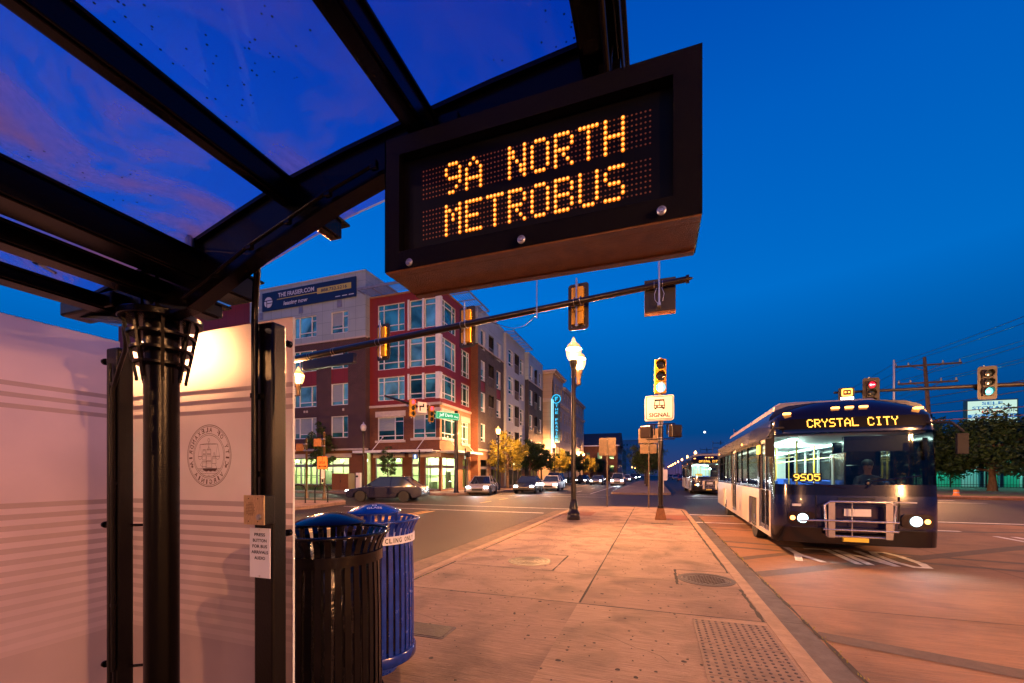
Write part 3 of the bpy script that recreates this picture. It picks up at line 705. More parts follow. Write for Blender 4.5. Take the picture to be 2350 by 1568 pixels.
# seal etched on the end panel: read from outside, so mirrored in here
seal = MB(); SC = Vector((-2.205, 1.5285, 1.545)); SR = .163
def P2(x, z): return Vector((SC.x-x*SR, SC.y, SC.z+z*SR))       # mirrored
def seg(p, q, w=.012):
    d = (Vector(q)-Vector(p)); L_ = d.length
    if L_ < 1e-6: return
    d /= L_; n_ = Vector((-d.y, d.x))*w/2; p = Vector(p)-d*w*.2; q = Vector(q)+d*w*.2
    seal.face([P2(*(p+n_)), P2(*(q+n_)), P2(*(q-n_)), P2(*(p-n_))])
def circ(r, w, n=72, a0=0, a1=360):
    for k in range(n):
        a, c_ = R(a0+(a1-a0)*k/n), R(a0+(a1-a0)*(k+1)/n)
        seal.face([P2(math.cos(t)*rr, math.sin(t)*rr) for t, rr in ((a, r-w), (c_, r-w), (c_, r), (a, r))])
for r, w in ((1.0, .02), (.95, .014), (.72, .014), (.67, .014)): circ(r, w)
def arc_text(s, a_mid, step, top=True):
    n_ = len(s)
    for i, ch in enumerate(s):
        if ch == ' ': continue
        a = a_mid+((n_-1)/2-i)*step*(1 if top else -1)
        ar = R(a); c_ = Vector((math.cos(ar), math.sin(ar)))*.835
        up = c_.normalized()*(1 if top else -1); rt = Vector((up.y, -up.x))
        vs, fs = text_geo(ch); w = .055 if ch == 'I' else .125
        pts = [P2(*(c_+rt*(p[0]*w)+up*(p[1]*.15))) for p in vs]
        seal.add(pts, fs)
arc_text('CITY OF ALEXANDRIA', 90, 12.6); arc_text('VIRGINIA', 270, 12.5, False)
for s in (-1, 1):
    a = R(-90+s*66); c_ = (math.cos(a)*.835, math.sin(a)*.835)
    for k in range(5): t_ = R(90+72*k); seg(c_, (c_[0]+.05*math.cos(t_), c_[1]+.05*math.sin(t_)), .03)
# scales
for k in range(12): seg((.045*math.cos(R(30*k)), .5+.055*math.sin(R(30*k))), (.045*math.cos(R(30*k+30)), .5+.055*math.sin(R(30*k+30))), .012)
seg((0, .44), (0, .18)); seg((-.4, .37), (0, .40)); seg((0, .40), (.4, .37)); seg((-.4, .37), (0, .36)); seg((.4, .37), (0, .36))
for s in (-1, 1):
    seg((s*.4, .37), (s*.49, -.02), .008); seg((s*.4, .37), (s*.31, -.02), .008); seg((s*.49, -.02), (s*.31, -.02), .018)
    for k in range(8): seg((s*.4+.085*math.cos(R(180+22.5*k)), -.02+.10*math.sin(R(180+22.5*k))), (s*.4+.085*math.cos(R(202.5+22.5*k)), -.02+.10*math.sin(R(202.5+22.5*k))), .01)
# ship
def sail(x, z, w, h, w2):
    q = [(x-w/2, z), (x+w/2, z), (x+w2/2, z-h), (x-w2/2, z-h)]
    for i in range(4): seg(q[i], q[(i+1) % 4], .012)
    for i in range(1, 6): seg((x-w/2+w*i/6, z), (x-w/2+w*i/6, z-h*.4), .006)
sail(.21, .20, .12, .13, .14); sail(.21, .04, .15, .17, .18); sail(.19, -.17, .18, .18, .20)
sail(0, .21, .17, .14, .19); sail(0, .04, .19, .19, .24); sail(0, -.18, .24, .2, .28)
sail(-.24, -.02, .14, .23, .18); seg((-.24, .12), (-.24, -.02), .008); seg((-.24, .12), (-.29, -.02), .006); seg((-.24, .12), (-.19, -.02), .006)
seg((-.27, -.25), (-.36, -.38), .01); seg((.3, -.17), (.38, -.29), .01); seg((.38, -.29), (.27, -.38), .012); seg((0, .3), (-.07, .2), .008); seg((0, .3), (.07, .2), .008)
hull = [(.29, -.40), (-.33, -.40), (-.36, -.37), (-.37, -.42), (-.32, -.48), (-.25, -.50), (-.18, -.48), (-.08, -.51), (.02, -.48), (.12, -.51), (.2, -.48), (.25, -.46)]
seal.face([P2(*p) for p in hull])
for (z, w) in ((-.42, .46), (-.47, .44), (-.55, .38), (-.63, .28)):
    px = None; n_ = int(w*2/.03)
    for i in range(n_+1):
        x = -w+2*w*i/n_; q = (x, z-abs(math.sin(x*16+z*20))*.028)
        if px: seg(px, q, .010)
        px = q
seg((-.5, -.41), (-.37, -.41), .01); seg((.3, -.41), (.5, -.41), .01)
M['etch'] = mat('seal_etching', (.13, .05, .045), .7, var=.1)
seal.build('seal', M['etch'], sh, label='mirrored round city seal with ship and scales')

# ================================================================== ARRIVAL DISPLAY
dp = thing('arrival_display', 'black hanging bus arrival display reading 9A NORTH METROBUS in amber lights', 'display sign', (-.35, 1.2, 2.08))
X0, X1, Z0, Z1, Y0, Y1 = -.803, .109, 2.083, 2.497, 1.10, 1.293
b = MB()
b.wall((X0, Y0), (1, 0), X1-X0, Z0, Z1, [(.052, .846, 2.140, 2.441)], depth=.03)
b.box(X0, X0+.004, Y0, Y1, Z0, Z1); b.box(X1-.004, X1, Y0+.0005, Y1, Z0, Z1); b.box(X0+.004, X1-.004, Y1-.004, Y1, Z0, Z1); b.box(X0+.004, X1-.004, Y0+.001, Y1-.004, Z1-.004, Z1-.001)
b.build('housing', M['sparkle'], dp)
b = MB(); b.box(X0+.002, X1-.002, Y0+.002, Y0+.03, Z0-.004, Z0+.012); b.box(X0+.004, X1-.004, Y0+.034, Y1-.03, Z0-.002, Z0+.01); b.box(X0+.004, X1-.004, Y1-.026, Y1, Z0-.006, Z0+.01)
b.build('bottom_cover', M['sign_brown'], dp, bevel=.001)  # warm light from the ground is put into the black underside's brown
b = MB(); b.box(X0+.045, X0+.86, Y0+.031, Y0+.034, 2.135, 2.446)
b.build('screen', M['screen'], dp)
FONT = {'9': ['01110', '10001', '10001', '01111', '00001', '00010', '01100'], 'A': ['00100', '01010', '10001', '10001', '11111', '10001', '10001'],
        'N': ['10001', '11001', '11001', '10101', '10011', '10011', '10001'], 'O': ['01110', '10001', '10001', '10001', '10001', '10001', '01110'],
        'R': ['11110', '10001', '10001', '11110', '10100', '10010', '10001'], 'T': ['11111', '00100', '00100', '00100', '00100', '00100', '00100'],
        'H': ['10001', '10001', '10001', '11111', '10001', '10001', '10001'], 'M': ['10001', '11011', '10101', '10101', '10001', '10001', '10001'],
        'E': ['11111', '10000', '10000', '11110', '10000', '10000', '11111'], 'B': ['11110', '10001', '10001', '11110', '10001', '10001', '11110'],
        'U': ['10001', '10001', '10001', '10001', '10001', '10001', '01110'], 'S': ['01111', '10000', '10000', '01110', '00001', '00001', '11110'],
        'C': ['01110', '10001', '10000', '10000', '10000', '10001', '01110'], 'Y': ['10001', '10001', '01010', '00100', '00100', '00100', '00100'],
        'L': ['10000', '10000', '10000', '10000', '10000', '10000', '11111'], 'I': ['01110', '00100', '00100', '00100', '00100', '00100', '01110'], ' ': ['00000']*7}
on = MB(); off = MB(); PX, PZ = .01136, .0142
NC = 60; xs0 = -.682
for li, (txt, zt) in enumerate((('9A NORTH', 2.392), ('METROBUS', 2.266))):
    bits = [[0]*NC for _ in range(7)]
    for ci, ch in enumerate(txt):
        for r_ in range(7):
            for c_ in range(5):
                if FONT[ch][r_][c_] == '1': bits[r_][7+ci*6+c_] = 1
    for r_ in range(7):
        for c_ in range(NC):
            x, z = xs0+c_*PX, zt-r_*PZ; yy = Y0+.0305
            if bits[r_][c_]:
                on.lathe([(.0046, -.0), (.0042, .002), (.0001, .0032)], 10, (0, 0, 0), axis='z', mi=1) if False else None
                ring = [(x+.0056*math.cos(R(36*k)), yy-.0012, z+.0060*math.sin(R(36*k))) for k in range(10)]
                on.face(ring, 1); on.add(ring+[(p[0], yy+.0006, p[2]) for p in ring], [(k, (k+1) % 10, 10+(k+1) % 10, 10+k) for k in range(10)], 1)
                on.face([(x+.0036*math.cos(R(45*k)), yy-.0020, z+.0038*math.sin(R(45*k))) for k in range(8)], 0)
            else:
                off.face([(x+.0027*math.cos(R(60*k)), yy-.0006, z+.0027*math.sin(R(60*k))) for k in range(6)])
on.build('lit_lights', [M['led_on'], M['led_halo']], dp); off.build('unlit_lights', M['led_off'], dp)
for (bx, bz) in ((onY(940, 603, 1.1)), (onY(1197, 551, 1.1)), (onY(1518, 485, 1.1))) and [(p[0], p[2]) for p in (onY(940, 603, 1.1), onY(1197, 551, 1.1), onY(1518, 485, 1.1))]:
    b = MB(); b.lathe([(.0115, Y0-.001), (.0115, Y0-.004), (.008, Y0-.006), (.0075, Y0-.0035), (.0045, Y0-.0035), (.004, Y0-.007), (.0001, Y0-.0075)], 16, (0, 0, 0), axis='y')
    b.v = [(v[0]+bx, v[1], v[2]+bz) for v in b.v]
    b.build('bolt', M['steel'], dp, smooth=30)
for xx in (-.62, -.12): b = MB(); b.box(xx-.03, xx+.03, Y0+.08, Y0+.14, Z1, 2.60); b.build('hanger', M['bronze'], dp)
b = MB()
b.tube([(-.13, .98, 2.70), (-.125, 1.03, 2.62), (-.12, 1.13, 2.52), (-.12, 1.15, 2.49)], .0085, 10)
b.tube([(-.10, 1.19, 2.74), (-.115, 1.17, 2.6), (-.115, 1.17, 2.49)], .004, 8)
b.build('cable', M['bronze'], dp)

# ================================================================== CALL BOX AND NOTICE
cb = thing('call_box', 'small brass-faced push button speaker box on the shelter post', 'call box', (-1.655, 1.37, 1.29))
b = MB(); b.box(-1.712, -1.600, 1.345, 1.40, 1.230, 1.355); b.build('housing', M['black'], cb, bevel=.003)
b = MB(); b.box(-1.716, -1.596, 1.3405, 1.3455, 1.228, 1.357); b.build('face_plate', M['brass'], cb, bevel=.001)
b = MB()
for i in range(7):
    for k in range(9):
        x = -1.678+(i-3)*.0062*1.15+(k % 2)*.0035; z = 1.297+(k-4)*.0065
        if math.hypot((x+1.676), (z-1.297)*.8) < .026: b.face([(x+.0021*math.cos(R(60*q)), 1.3402, z+.0021*math.sin(R(60*q))) for q in range(6)])
for (x, z) in ((-1.687, 1.342), (-1.632, 1.342), (-1.687, 1.243), (-1.632, 1.243)): b.face([(x+.003*math.cos(R(60*q)), 1.3401, z+.003*math.sin(R(60*q))) for q in range(6)])
b.build('grille', M['ink'], cb)
b = MB(); b.tube([(-1.624, 1.341, 1.262), (-1.624, 1.334, 1.262)], .0125, 20); b.tube([(-1.624, 1.335, 1.262), (-1.624, 1.331, 1.262)], .009, 16)
b.build('button', M['steel'], cb, smooth=40)
nb = thing('notice_plate', 'white notice reading PRESS BUTTON FOR BUS ARRIVALS AUDIO below the call box', 'notice', (-1.672, 1.39, 1.09))
b = MB(); b.prism([(-1.735, .985), (-1.614, .985), (-1.614, 1.207), (-1.735, 1.207)], 1.385, 1.3885, axis='y'); b.build('plate', M['white_sticker'], nb)
b = MB()
for i, (s, w) in enumerate((('PRESS', .064), ('BUTTON', .082), ('FOR BUS', .088), ('ARRIVALS', .100), ('AUDIO', .064))):
    b.text(s, (-1.674, 1.3842, 1.178-i*.0262), (1, 0, 0), (0, 0, 1), w, .0145)
b.build('lettering', M['ink'], nb)
b = MB()
for z in (1.2, .993): b.tube([(-1.674, 1.385, z), (-1.674, 1.382, z)], .0035, 10)
b.build('screw', M['steel'], nb)

# ================================================================== BINS
def make_bin(c, m, label, cat, blue):
    t = thing('recycling_bin' if blue else 'trash_bin', label, cat, (c[0], c[1], 0))
    cx, cy = c; ns = 36
    prof = [(.285, .165), (.287, .30), (.285, .70), (.278, .94), (.280, .99), (.288, 1.03), (.302, 1.07), (.322, 1.105)]
    b = MB()
    for k in range(ns):
        a = 2*math.pi*k/ns; ca, sa = math.cos(a), math.sin(a); hw = .0155
        def P(r, tt, z): return (cx+ca*r-sa*tt, cy+sa*r+ca*tt, z)
        vs = []
        for r, z in prof:
            vs += [P(r, -hw, z), P(r, hw, z), P(r-.007, hw, z), P(r-.007, -hw, z)]
        fs = []
        for i in range(len(prof)-1):
            for q in range(4): fs.append((i*4+q, i*4+(q+1) % 4, (i+1)*4+(q+1) % 4, (i+1)*4+q))
        b.add(vs, fs)
    b.build('slats', m, t)
    b = MB()
    n = 56; vs = []
    for k in range(n):
        a = 2*math.pi*k/n
        for q in range(8):
            e = 2*math.pi*q/8; rr = .324+.010*math.cos(e); vs.append((cx+rr*math.cos(a), cy+rr*math.sin(a), 1.115+.010*math.sin(e)))
    b.add(vs, [(k*8+q, ((k+1) % n)*8+q, ((k+1) % n)*8+(q+1) % 8, k*8+(q+1) % 8) for k in range(n) for q in range(8)])
    b.build('rim', m, t, smooth=60)
    b = MB(); b.lathe([(.25, .09), (.295, .10), (.302, .11), (.302, .165), (.296, .175), (.27, .178)], 48, (cx, cy, 0)); b.lathe([(.17, 0), (.18, .02), (.21, .09)], 32, (cx, cy, 0))
    b.build('base', m, t, smooth=40)
    b = MB(); b.lathe([(.289, .955), (.2925, .955), (.2925, 1.012), (.289, 1.012)], 56, (cx, cy, 0)); b.build('band', m if not blue else M['white_sticker'], t, smooth=40)
    b = MB(); b.lathe([(.233, .18), (.236, .6), (.24, .98), (.236, .985), (.232, .98), (.225, .25)], 40, (cx, cy, 0)); b.build('liner', M['liner'], t, smooth=40)
    b = MB()
    for k in range(4):
        a = R(45+90*k-20); b.box(cx+.16*math.cos(a)-.014, cx+.16*math.cos(a)+.014, cy+.16*math.sin(a)-.006, cy+.16*math.sin(a)+.006, .98, 1.165)
    b.build('lid_support', m, t)
    b = MB()
    b.lathe([(.16, 1.158), (.184, 1.160), (.192, 1.164), (.194, 1.170), (.188, 1.176), (.16, 1.190), (.12, 1.206), (.07, 1.220), (.03, 1.226), (.0001, 1.2275)], 56, (cx, cy, 0))
    b.build('lid', m, t, smooth=50)
    return t
M['liner'] = mat('crumpled_black_liner', (.012, .011, .012), .22, var=.5, vscale=8, bump=1.0, bscale=9, spec=.8)
BB = (-1.985, 2.594); KB = (-1.79, 1.94)
rb = make_bin(BB, M['blue_enamel'], 'blue slatted recycling bin with RECYCLING ONLY band and GLASS on its lid', 'recycling bin', True)
tb = make_bin(KB, M['gloss_black'], 'glossy black slatted litter bin in front of the blue one', 'litter bin', False)
b = MB(); cx, cy = BB; s = 'RECYCLING ONLY'; rr = .2932
ang = -52.6-10
for ch in s:
    wch = {'I': 2.8, ' ': 3.6}.get(ch, 5.3)
    if ch != ' ':
        am = R(ang+wch/2); vs, fs = text_geo(ch); wd = .006 if ch == 'I' else .0225
        pts = []
        for p in vs:
            a = am+p[0]*wd/rr; pts.append((cx+rr*math.cos(a), cy+rr*math.sin(a), .984+p[1]*.034))
        b.add(pts, fs)
    ang += wch+.5
b.build('lettering', M['ink'], rb)
b = MB(); ad = R(-52.6); out = Vector((math.cos(ad), math.sin(ad), 0)); tn = Vector((-out.y, out.x, 0))
def dome(u, v):   # u along tangent, v towards the crown
    p = tn*u+out*(.118-v); r = math.hypot(p.x, p.y)
    z = 1.2285-.0205*(r/.07)**1.35*.36 if r < .07 else 1.2285-.0074-(r-.07)*.27 if r < .12 else 1.2076-(r-.12)*.40
    return (cx+p.x, cy+p.y, z+.0035)
vs, fs = text_geo('GLASS'); b.add([dome(p[0]*.105, p[1]*.03-.008) for p in vs], fs)
for q in (((-.014, .022), (-.010, .022), (-.010, .044), (-.014, .044)), ((.010, .022), (.014, .022), (.014, .044), (.010, .044)), ((-.014, .022), (.014, .022), (.014, .026), (-.014, .026)), ((-.016, .044), (.016, .044), (.016, .048), (-.016, .048))):
    b.face([dome(*p) for p in q])
b.build('lettering', M['white_sticker'], rb)
b = MB()
for k in range(4): b.text('_______' if k % 2 else '____', (0, 0, 0), (1, 0, 0), (0, 0, 1), .0001, .0001) if False else None
# ================================================================== STREET LAMPS
def globe_mat(name, col, s, clear):
    m, n, o = NM(name); L = n.links.new
    e = n.nodes.new('ShaderNodeEmission'); e.inputs[0].default_value = (*col, 1)
    # fresnel-free acrylic: brighter towards the lamp seat at the bottom of the globe
    t = n.nodes.new('ShaderNodeTexCoord'); sp = n.nodes.new('ShaderNodeSeparateXYZ'); L(t.outputs['Generated'], sp.inputs[0])
    mr = n.nodes.new('ShaderNodeMapRange'); L(sp.outputs[2], mr.inputs[0]); mr.inputs['From Min'].default_value = .1; mr.inputs['From Max'].default_value = .9
    mr.inputs['To Min'].default_value = s*1.5; mr.inputs['To Max'].default_value = s*.55; L(mr.outputs[0], e.inputs[1])
    tp = n.nodes.new('ShaderNodeBsdfTransparent'); g = n.nodes.new('ShaderNodeBsdfGlossy'); g.inputs['Roughness'].default_value = .15
    a = n.nodes.new('ShaderNodeMixShader'); a.inputs[0].default_value = clear; L(e.outputs[0], a.inputs[1]); L(tp.outputs[0], a.inputs[2])
    b = n.nodes.new('ShaderNodeMixShader'); b.inputs[0].default_value = .06; L(a.outputs[0], b.inputs[1]); L(g.outputs[0], b.inputs[2])
    L(b.outputs[0], o.inputs[0]); return m
M['globe'] = globe_mat('lit_lamp_globe', (1, .52, .15), 3.2, .4)
M['globe_far'] = globe_mat('far_lit_lamp_globe', (1, .42, .10), 22, .1)
M['globe_off'] = mat('unlit_acrylic_globe', (.55, .55, .62), .15, var=.1, spec=.8)
M['pole'] = mat('street_pole_paint', (.012, .007, .004), .28, var=.3, bump=.05, bscale=60, spec=.4)
SODIUM = (1.0, .43, .155)
LAMP_W = 13500
def luminaire(root, c, power, gm=None, lit=True):
    cx, cy, cz = c
    b = MB(); b.lathe([(.055, -.62), (.075, -.60), (.075, -.40), (.085, -.34), (.12, -.22), (.135, -.14), (.13, -.10)], 20, c); b.build('fitter', M['pole'], root, smooth=40)
    b = MB(); b.lathe([(.13, -.10), (.17, -.05), (.215, .06), (.238, .18), (.238, .27), (.225, .31)], 28, c); b.lathe([(.225, .31), (.21, .34), (.19, .385), (.15, .43), (.11, .455), (.07, .465)], 28, c)
    g = b.build('globe', gm or M['globe'], root, smooth=60)
    b = MB(); b.lathe([(.241, .265), (.243, .29), (.229, .31)], 28, c); b.build('globe_band', M['band'], root, smooth=40)
    b = MB(); b.lathe([(.075, .465), (.085, .49), (.06, .52), (.045, .55), (.055, .575), (.035, .61), (.0001, .66)], 18, c); b.build('finial', gm or M['globe'], root, smooth=60)
    if lit and power:
        l = bpy.data.lights.new('lamp_light', 'POINT'); l.energy = power; l.color = SODIUM; l.shadow_soft_size = .13
        o = bpy.data.objects.new('lamp_light', l); COL.objects.link(o); o.parent = root; o.location = (cx, cy, cz+.16)
        ORG[o.name] = (0, 0, 0)
M['band'] = mat('lamp_band', (.35, .2, .08), .4, var=.1)
def lamp_post(name, label, cat, double, power, gm=None, group='acorn street lamps', detail=True, lit=True):
    t = thing(name, label, cat, (0, 0, 0), group)
    b = MB()
    b.lathe([(.215, -.02), (.215, .09), (.20, .12), (.19, .15), (.205, .17), (.20, .21), (.15, .28), (.135, .34), (.15, .36), (.145, .40), (.115, .56), (.10, .60), (.108, .62), (.088, .66)], 16, (0, 0, 0))
    b.build('base', M['pole'], t, smooth=25)
    b = MB(); b.lathe([(.084, .65), (.078, 1.6), (.064, 4.55)], 32, (0, 0, 0), flute=.07); b.lathe([(.074, 4.52), (.078, 4.58), (.07, 4.63)], 20); b.build('pole', M['pole'], t)
    luminaire(t, (0, 0, 5.16), power, gm, lit)
    if double:
        b = MB(); b.tube([(0, 0, 4.42), (0, .5, 4.36), (0, .85, 4.45), (0, .93, 4.52)], [.035, .03, .03, .035], 12); b.tube([(0, .05, 4.1), (0, .3, 4.2), (0, .5, 4.36)], .014, 8)
        b.build('arm', M['pole'], t, smooth=50)
        luminaire(t, (0, .93, 5.08), power, gm, lit)
    return t
L0 = lamp_post('street_lamp', 'lit double globe street lamp on the platform, beside the bus signal post', 'street lamp', True, LAMP_W)
L0.location = (-2.45, 13.1, 0)
def set_power(root, p):
    for ch in bpy.data.objects:
        if ch.parent == root and ch.type == 'LIGHT': ch.data = ch.data.copy(); ch.data.energy = p
set_power(copy_tree(L0, (-14.5, 12.9, .35), 0, 'lit double globe street lamp glaring behind the edge of the frosted glass panel', 'acorn street lamps'), 6000)
for i, (x, y, rz) in enumerate(((-14.6, -13, 0), (-14.6, -24, 0), (-1.6, -34, 0), (13.0, -1.5, R(90)), (16.9, -15, R(180)), (17.2, 17.5, R(180)), (17.3, 37.5, R(180)))):
    lc = copy_tree(L0, (x, y, 0), rz, ('lit street lamp of the row behind the camera', )[0]+(' ' + ['on the left pavement', 'far back on the left pavement', 'on the platform', 'on the right lane divider', 'on the right pavement', 'on the right pavement by the crossing', 'hidden behind the front bus'][i]), 'acorn street lamps'); set_power(lc, [11000, 12000, 12000, 15500, 16000, 9000, 6500][i])
L1 = lamp_post('street_lamp', 'lit street lamp on the corner pavement, left of the yellow lit tree', 'street lamp', False, 15000, M['globe'])
L1.location = (-13.4, 35, 0)
for (x, y, lab, sc) in ((-13.4, 57, 'second lit street lamp down the left pavement, past the dark trees', 1.02), (-13.4, 82, 'third lit street lamp down the left pavement, just left of the brown sign back', 1),
                    (-13.4, 112, 'fourth lit street lamp down the left pavement, behind the brown sign back', .95)):
    copy_tree(L1, (x, y, 0), 0, lab, 'acorn street lamps', sc)
L2 = lamp_post('street_lamp', 'distant lit street lamps in a long row down the street', 'street lamp', False, 0, M['globe_far'], 'distant street lamps', False)
L2.location = (-13.4, 150, 0)
for i in range(1, 15): copy_tree(L2, (-13.4+(i*.25), 150+i*34, 0), 0, None, 'distant street lamps')
for i in range(9): copy_tree(L2, (9.5, 112+i*27, .6), 0, 'distant lit lamps along the right side of the street beside the second bus', 'right side distant lamps', 1.15)
LO_ = lamp_post('street_lamp', 'unlit globe street lamp in front of the corner building', 'street lamp', False, 0, M['globe_off'], 'acorn street lamps', lit=False)
LO_.location = (-22.5, 28.0, -.1)

# ================================================================== SIGNALS
M['sig_yellow'] = mat('signal_yellow_paint', (.62, .33, .012), .45, var=.15)
M['sig_black'] = mat('signal_black', (.012, .009, .008), .5, var=.2)
M['lens_off'] = mat('dark_lens', (.02, .03, .03), .12, var=.3, spec=.8)
M['lens_white'] = emit('white_bar_lens', (.85, .95, 1), 9)
M['lens_blueglow'] = emit('bluish_lens', (.25, .6, 1), 2.0)
M['lens_red'] = emit('red_lens', (1, .04, .06), 4)
M['lens_redglow'] = emit('red_lens_glow', (1, .01, .05), 1.3)
M['lens_pinkarrow'] = emit('red_arrow', (1, .25, .28), 6)
M['lens_green'] = emit('green_lens', (.12, .9, .85), 3)
M['walk'] = emit('walk_symbol', (.55, .8, 1), 4)
M['hand'] = emit('amber_symbol', (1, .35, .05), 5)
M['silver'] = mat('bare_aluminium', (.5, .5, .52), .3, metal=.9, var=.15, vscale=12)
def signal_head(name, label, loc, rz, mode, group=None, plate=True, scale=1, arm_z=None, clamp=True, hm='sig_yellow'):
    t = thing(name, label, 'traffic signal', (0, 0, 0), group)
    b = MB()
    for k in range(3):
        zc = .35-.35*k; b.box(-.17, .17, 0, .18, zc-.172, zc+.172)
    hb = b.build('housing', M[hm], t, bevel=.018)
    if plate:
        b = MB(); pl = rrect(-.30, .30, -.66, .66, .09)
        b.prism(pl, .055, .062, axis='y'); b.build('backplate', M['sig_black'], t)
        b = MB()
        for s in (-1, 1):
            for z in (-.55, -.3, 0, .3, .5): b.box(s*.19-.008, s*.19+.008, .062, .072, z-.012, z+.012)
        b.build('rivets', M['silver'], t)
    for k in range(3):
        zc = .35-.35*k; lit = mode[k]
        lm = {'r': M['lens_red'], 'g': M['lens_green'], '.': M['lens_off'], 'b': M['lens_blueglow'], 'w': M['lens_blueglow'], 'a': M['lens_redglow']}[lit]
        b = MB(); b.lathe([(.14, 0), (.12, -.012), (.07, -.022), (.0001, -.026)], 24, (0, 0, zc), axis='y'); b.build('lens', lm, t, smooth=60)
        if lit == 'w':
            b = MB(); b.box(-.045, .045, -.034, -.028, zc-.115, zc+.115); b.build('light_bar', M['lens_white'], t)
        if lit in 'wb.' and lit != 'w':
            b = MB(); b.box(-.09, .09, -.031, -.027, zc-.012, zc+.012) if k < 2 else None
            if b.v: b.build('unlit_bar', M['sig_black'], t)
        if lit == 'a':
            b = MB(); b.prism([(-.10, zc), (-.03, zc+.06), (-.03, zc+.02), (.10, zc+.02), (.10, zc-.02), (-.03, zc-.02), (-.03, zc-.06)], -.036, -.028, axis='y'); b.build('arrow', M['lens_pinkarrow'], t)
        # tunnel visor: open tube with a cut-away underside
        b = MB(); n = 20; vs = []
        for i in range(n+1):
            a = R(-50+280*i/n)
            dd = .17*(.45+.55*max(0, math.sin(a)+.3)/1.3)
            vs += [(.150*math.cos(a), 0, zc+.150*math.sin(a)), (.150*math.cos(a), -dd, zc+.150*math.sin(a)), (.142*math.cos(a), -dd, zc+.142*math.sin(a)), (.142*math.cos(a), 0, zc+.142*math.sin(a))]
        fs = []
        for i in range(n):
            for q in range(3): fs.append((i*4+q, i*4+q+1, (i+1)*4+q+1, (i+1)*4+q))
        b.add(vs, fs); b.build('visor', M['sig_yellow'] if not plate else M['sig_black'], t, smooth=50)
    if clamp:
        b = MB(); b.tube([(0, .24, -.58), (0, .24, .74)], .024, 10); b.box(-.035, .035, .17, .25, -.60, -.54); b.box(-.035, .035, .17, .25, .52, .58); b.lathe([(.035, .60), (.035, .66)], 10, (0, .24, 0))
        b.build('mounting_tube', M['silver'], t, smooth=50)
        b = MB(); az = arm_z if arm_z is not None else 0.0
        for xx in (-.16, 0.02):
            b.lathe([(.128, xx-.006), (.128, xx+.006), (.122, xx+.006), (.122, xx-.006), (.128, xx-.006)], 22, (0, .36, az), axis='x')
        b.build('clamp_band', M['silver'], t)
        b = MB(); b.tube([(.04, .26, az-.12), (.07, .29, az-.2), (.13, .29, az-.24), (.15, .28, az-.18), (.10, .27, az-.13), (.05, .26, az-.2), (.02, .25, az-.4)], .008, 6); b.build('cable', M['sig_black'], t)
    t.location = loc; t.rotation_euler = (0, 0, rz)
    if scale != 1: t.scale = (scale,)*3
    return t
# --- near mast arm over the left road
A0 = Vector((-15.3, 13.04, 6.02)); A1 = Vector((.78, 11.09, 6.27))
ma = thing('mast_arm', 'long brown signal mast arm reaching over the left road below the display', 'mast arm', (-15.3, 13.04, 0))
b = MB(); b.tube([A0+(A1-A0)*k/6 for k in range(7)], [.135, .125, .115, .105, .095, .085, .075], 16); b.build('arm', M['pole'], ma, smooth=50)
b = MB(); d = (A1-A0).normalized(); b.tube([A1-d*.05, A1+d*.02], .10, 12); b.tube([A1+d*.02, A1+d*.10], [.05, .02], 8); b.build('end_cap', M['pole'], ma)
b = MB(); b.lathe([(.30, -.02), (.30, .1), (.19, .14), (.15, 7.2), (.16, 7.25)], 20, (-15.3, 13.04, 0)); b.build('pole', M['pole'], ma, smooth=40)
b = MB()
for k in (.155, .163, .235, .243):
    c_ = A0.lerp(A1, k); b.lathe([(.131, -.007), (.131, .007)], 20, tuple(c_), axis='x')
b.build('strap', M['brass'], ma)
b = MB()
for (q, yy) in ((1238, 640),): 
    c_ = A0.lerp(A1, .752); b.tube([(c_.x, c_.y-.10, 5.93), (c_.x, c_.y-.10, 7.35)], .022, 8)
b.build('detector_rod', M['silver'], ma)
b = MB(); c0_ = A0.lerp(A1, .752); c1_ = A0.lerp(A1, .66); pts = [Vector((c1_.x+(c0_.x-c1_.x)*k/8, c1_.y+(c0_.y-c1_.y)*k/8-.08, 6.0+.05-.42*math.sin(math.pi*k/8)*(.4+.6*k/8))) for k in range(9)]
b.tube(pts, .010, 6); b.build('hanging_cable', M['sig_black'], ma)
arm_rz = math.atan2(A1.y-A0.y, A1.x-A0.x)
def on_arm(x): k = (x-A0.x)/(A1.x-A0.x); return A0.lerp(A1, k)
for (x, zc, lab) in ((-2.05, 6.20, 'yellow traffic signal seen from behind, rightmost on the near mast arm'),
                     (-5.72, 6.20, 'yellow traffic signal seen from behind, middle of the near mast arm'),
                     (-9.25, 6.20, 'yellow traffic signal seen from behind, leftmost on the near mast arm')):
    p = on_arm(x)
    signal_head('traffic_signal', lab, (p.x, p.y+.36, zc), R(180)+arm_rz, '..r', 'signals on the near mast arm', arm_z=p.z-zc)
p = on_arm(.12)
t = thing('lane_sign', 'square black sign box seen from behind at the end of the near mast arm', 'traffic sign', (.12, p.y+.15, 5.65))
b = MB(); b.box(-.26, .50, p.y+.12, p.y+.32, 5.63, 6.47); b.build('case', M['sig_black'], t, bevel=.012)
b = MB(); b.box(-.262, .502, p.y+.118, p.y+.322, 5.60, 5.632); b.build('bottom_edge', M['sign_brown'], t)
b = MB(); b.tube([(.10, p.y-.10, 5.72), (.10, p.y-.10, 6.95)], .026, 10); b.box(.06, .14, p.y-.12, p.y+.12, 5.70, 5.78); b.build('mounting_tube', M['silver'], t)
b = MB()
for xx in (-.02, .18): b.lathe([(.098, xx-.006), (.098, xx+.006), (.09, xx+.006), (.09, xx-.006), (.098, xx-.006)], 20, (0, p.y, p.z), axis='x')
b.build('clamp_band', M['silver'], t)
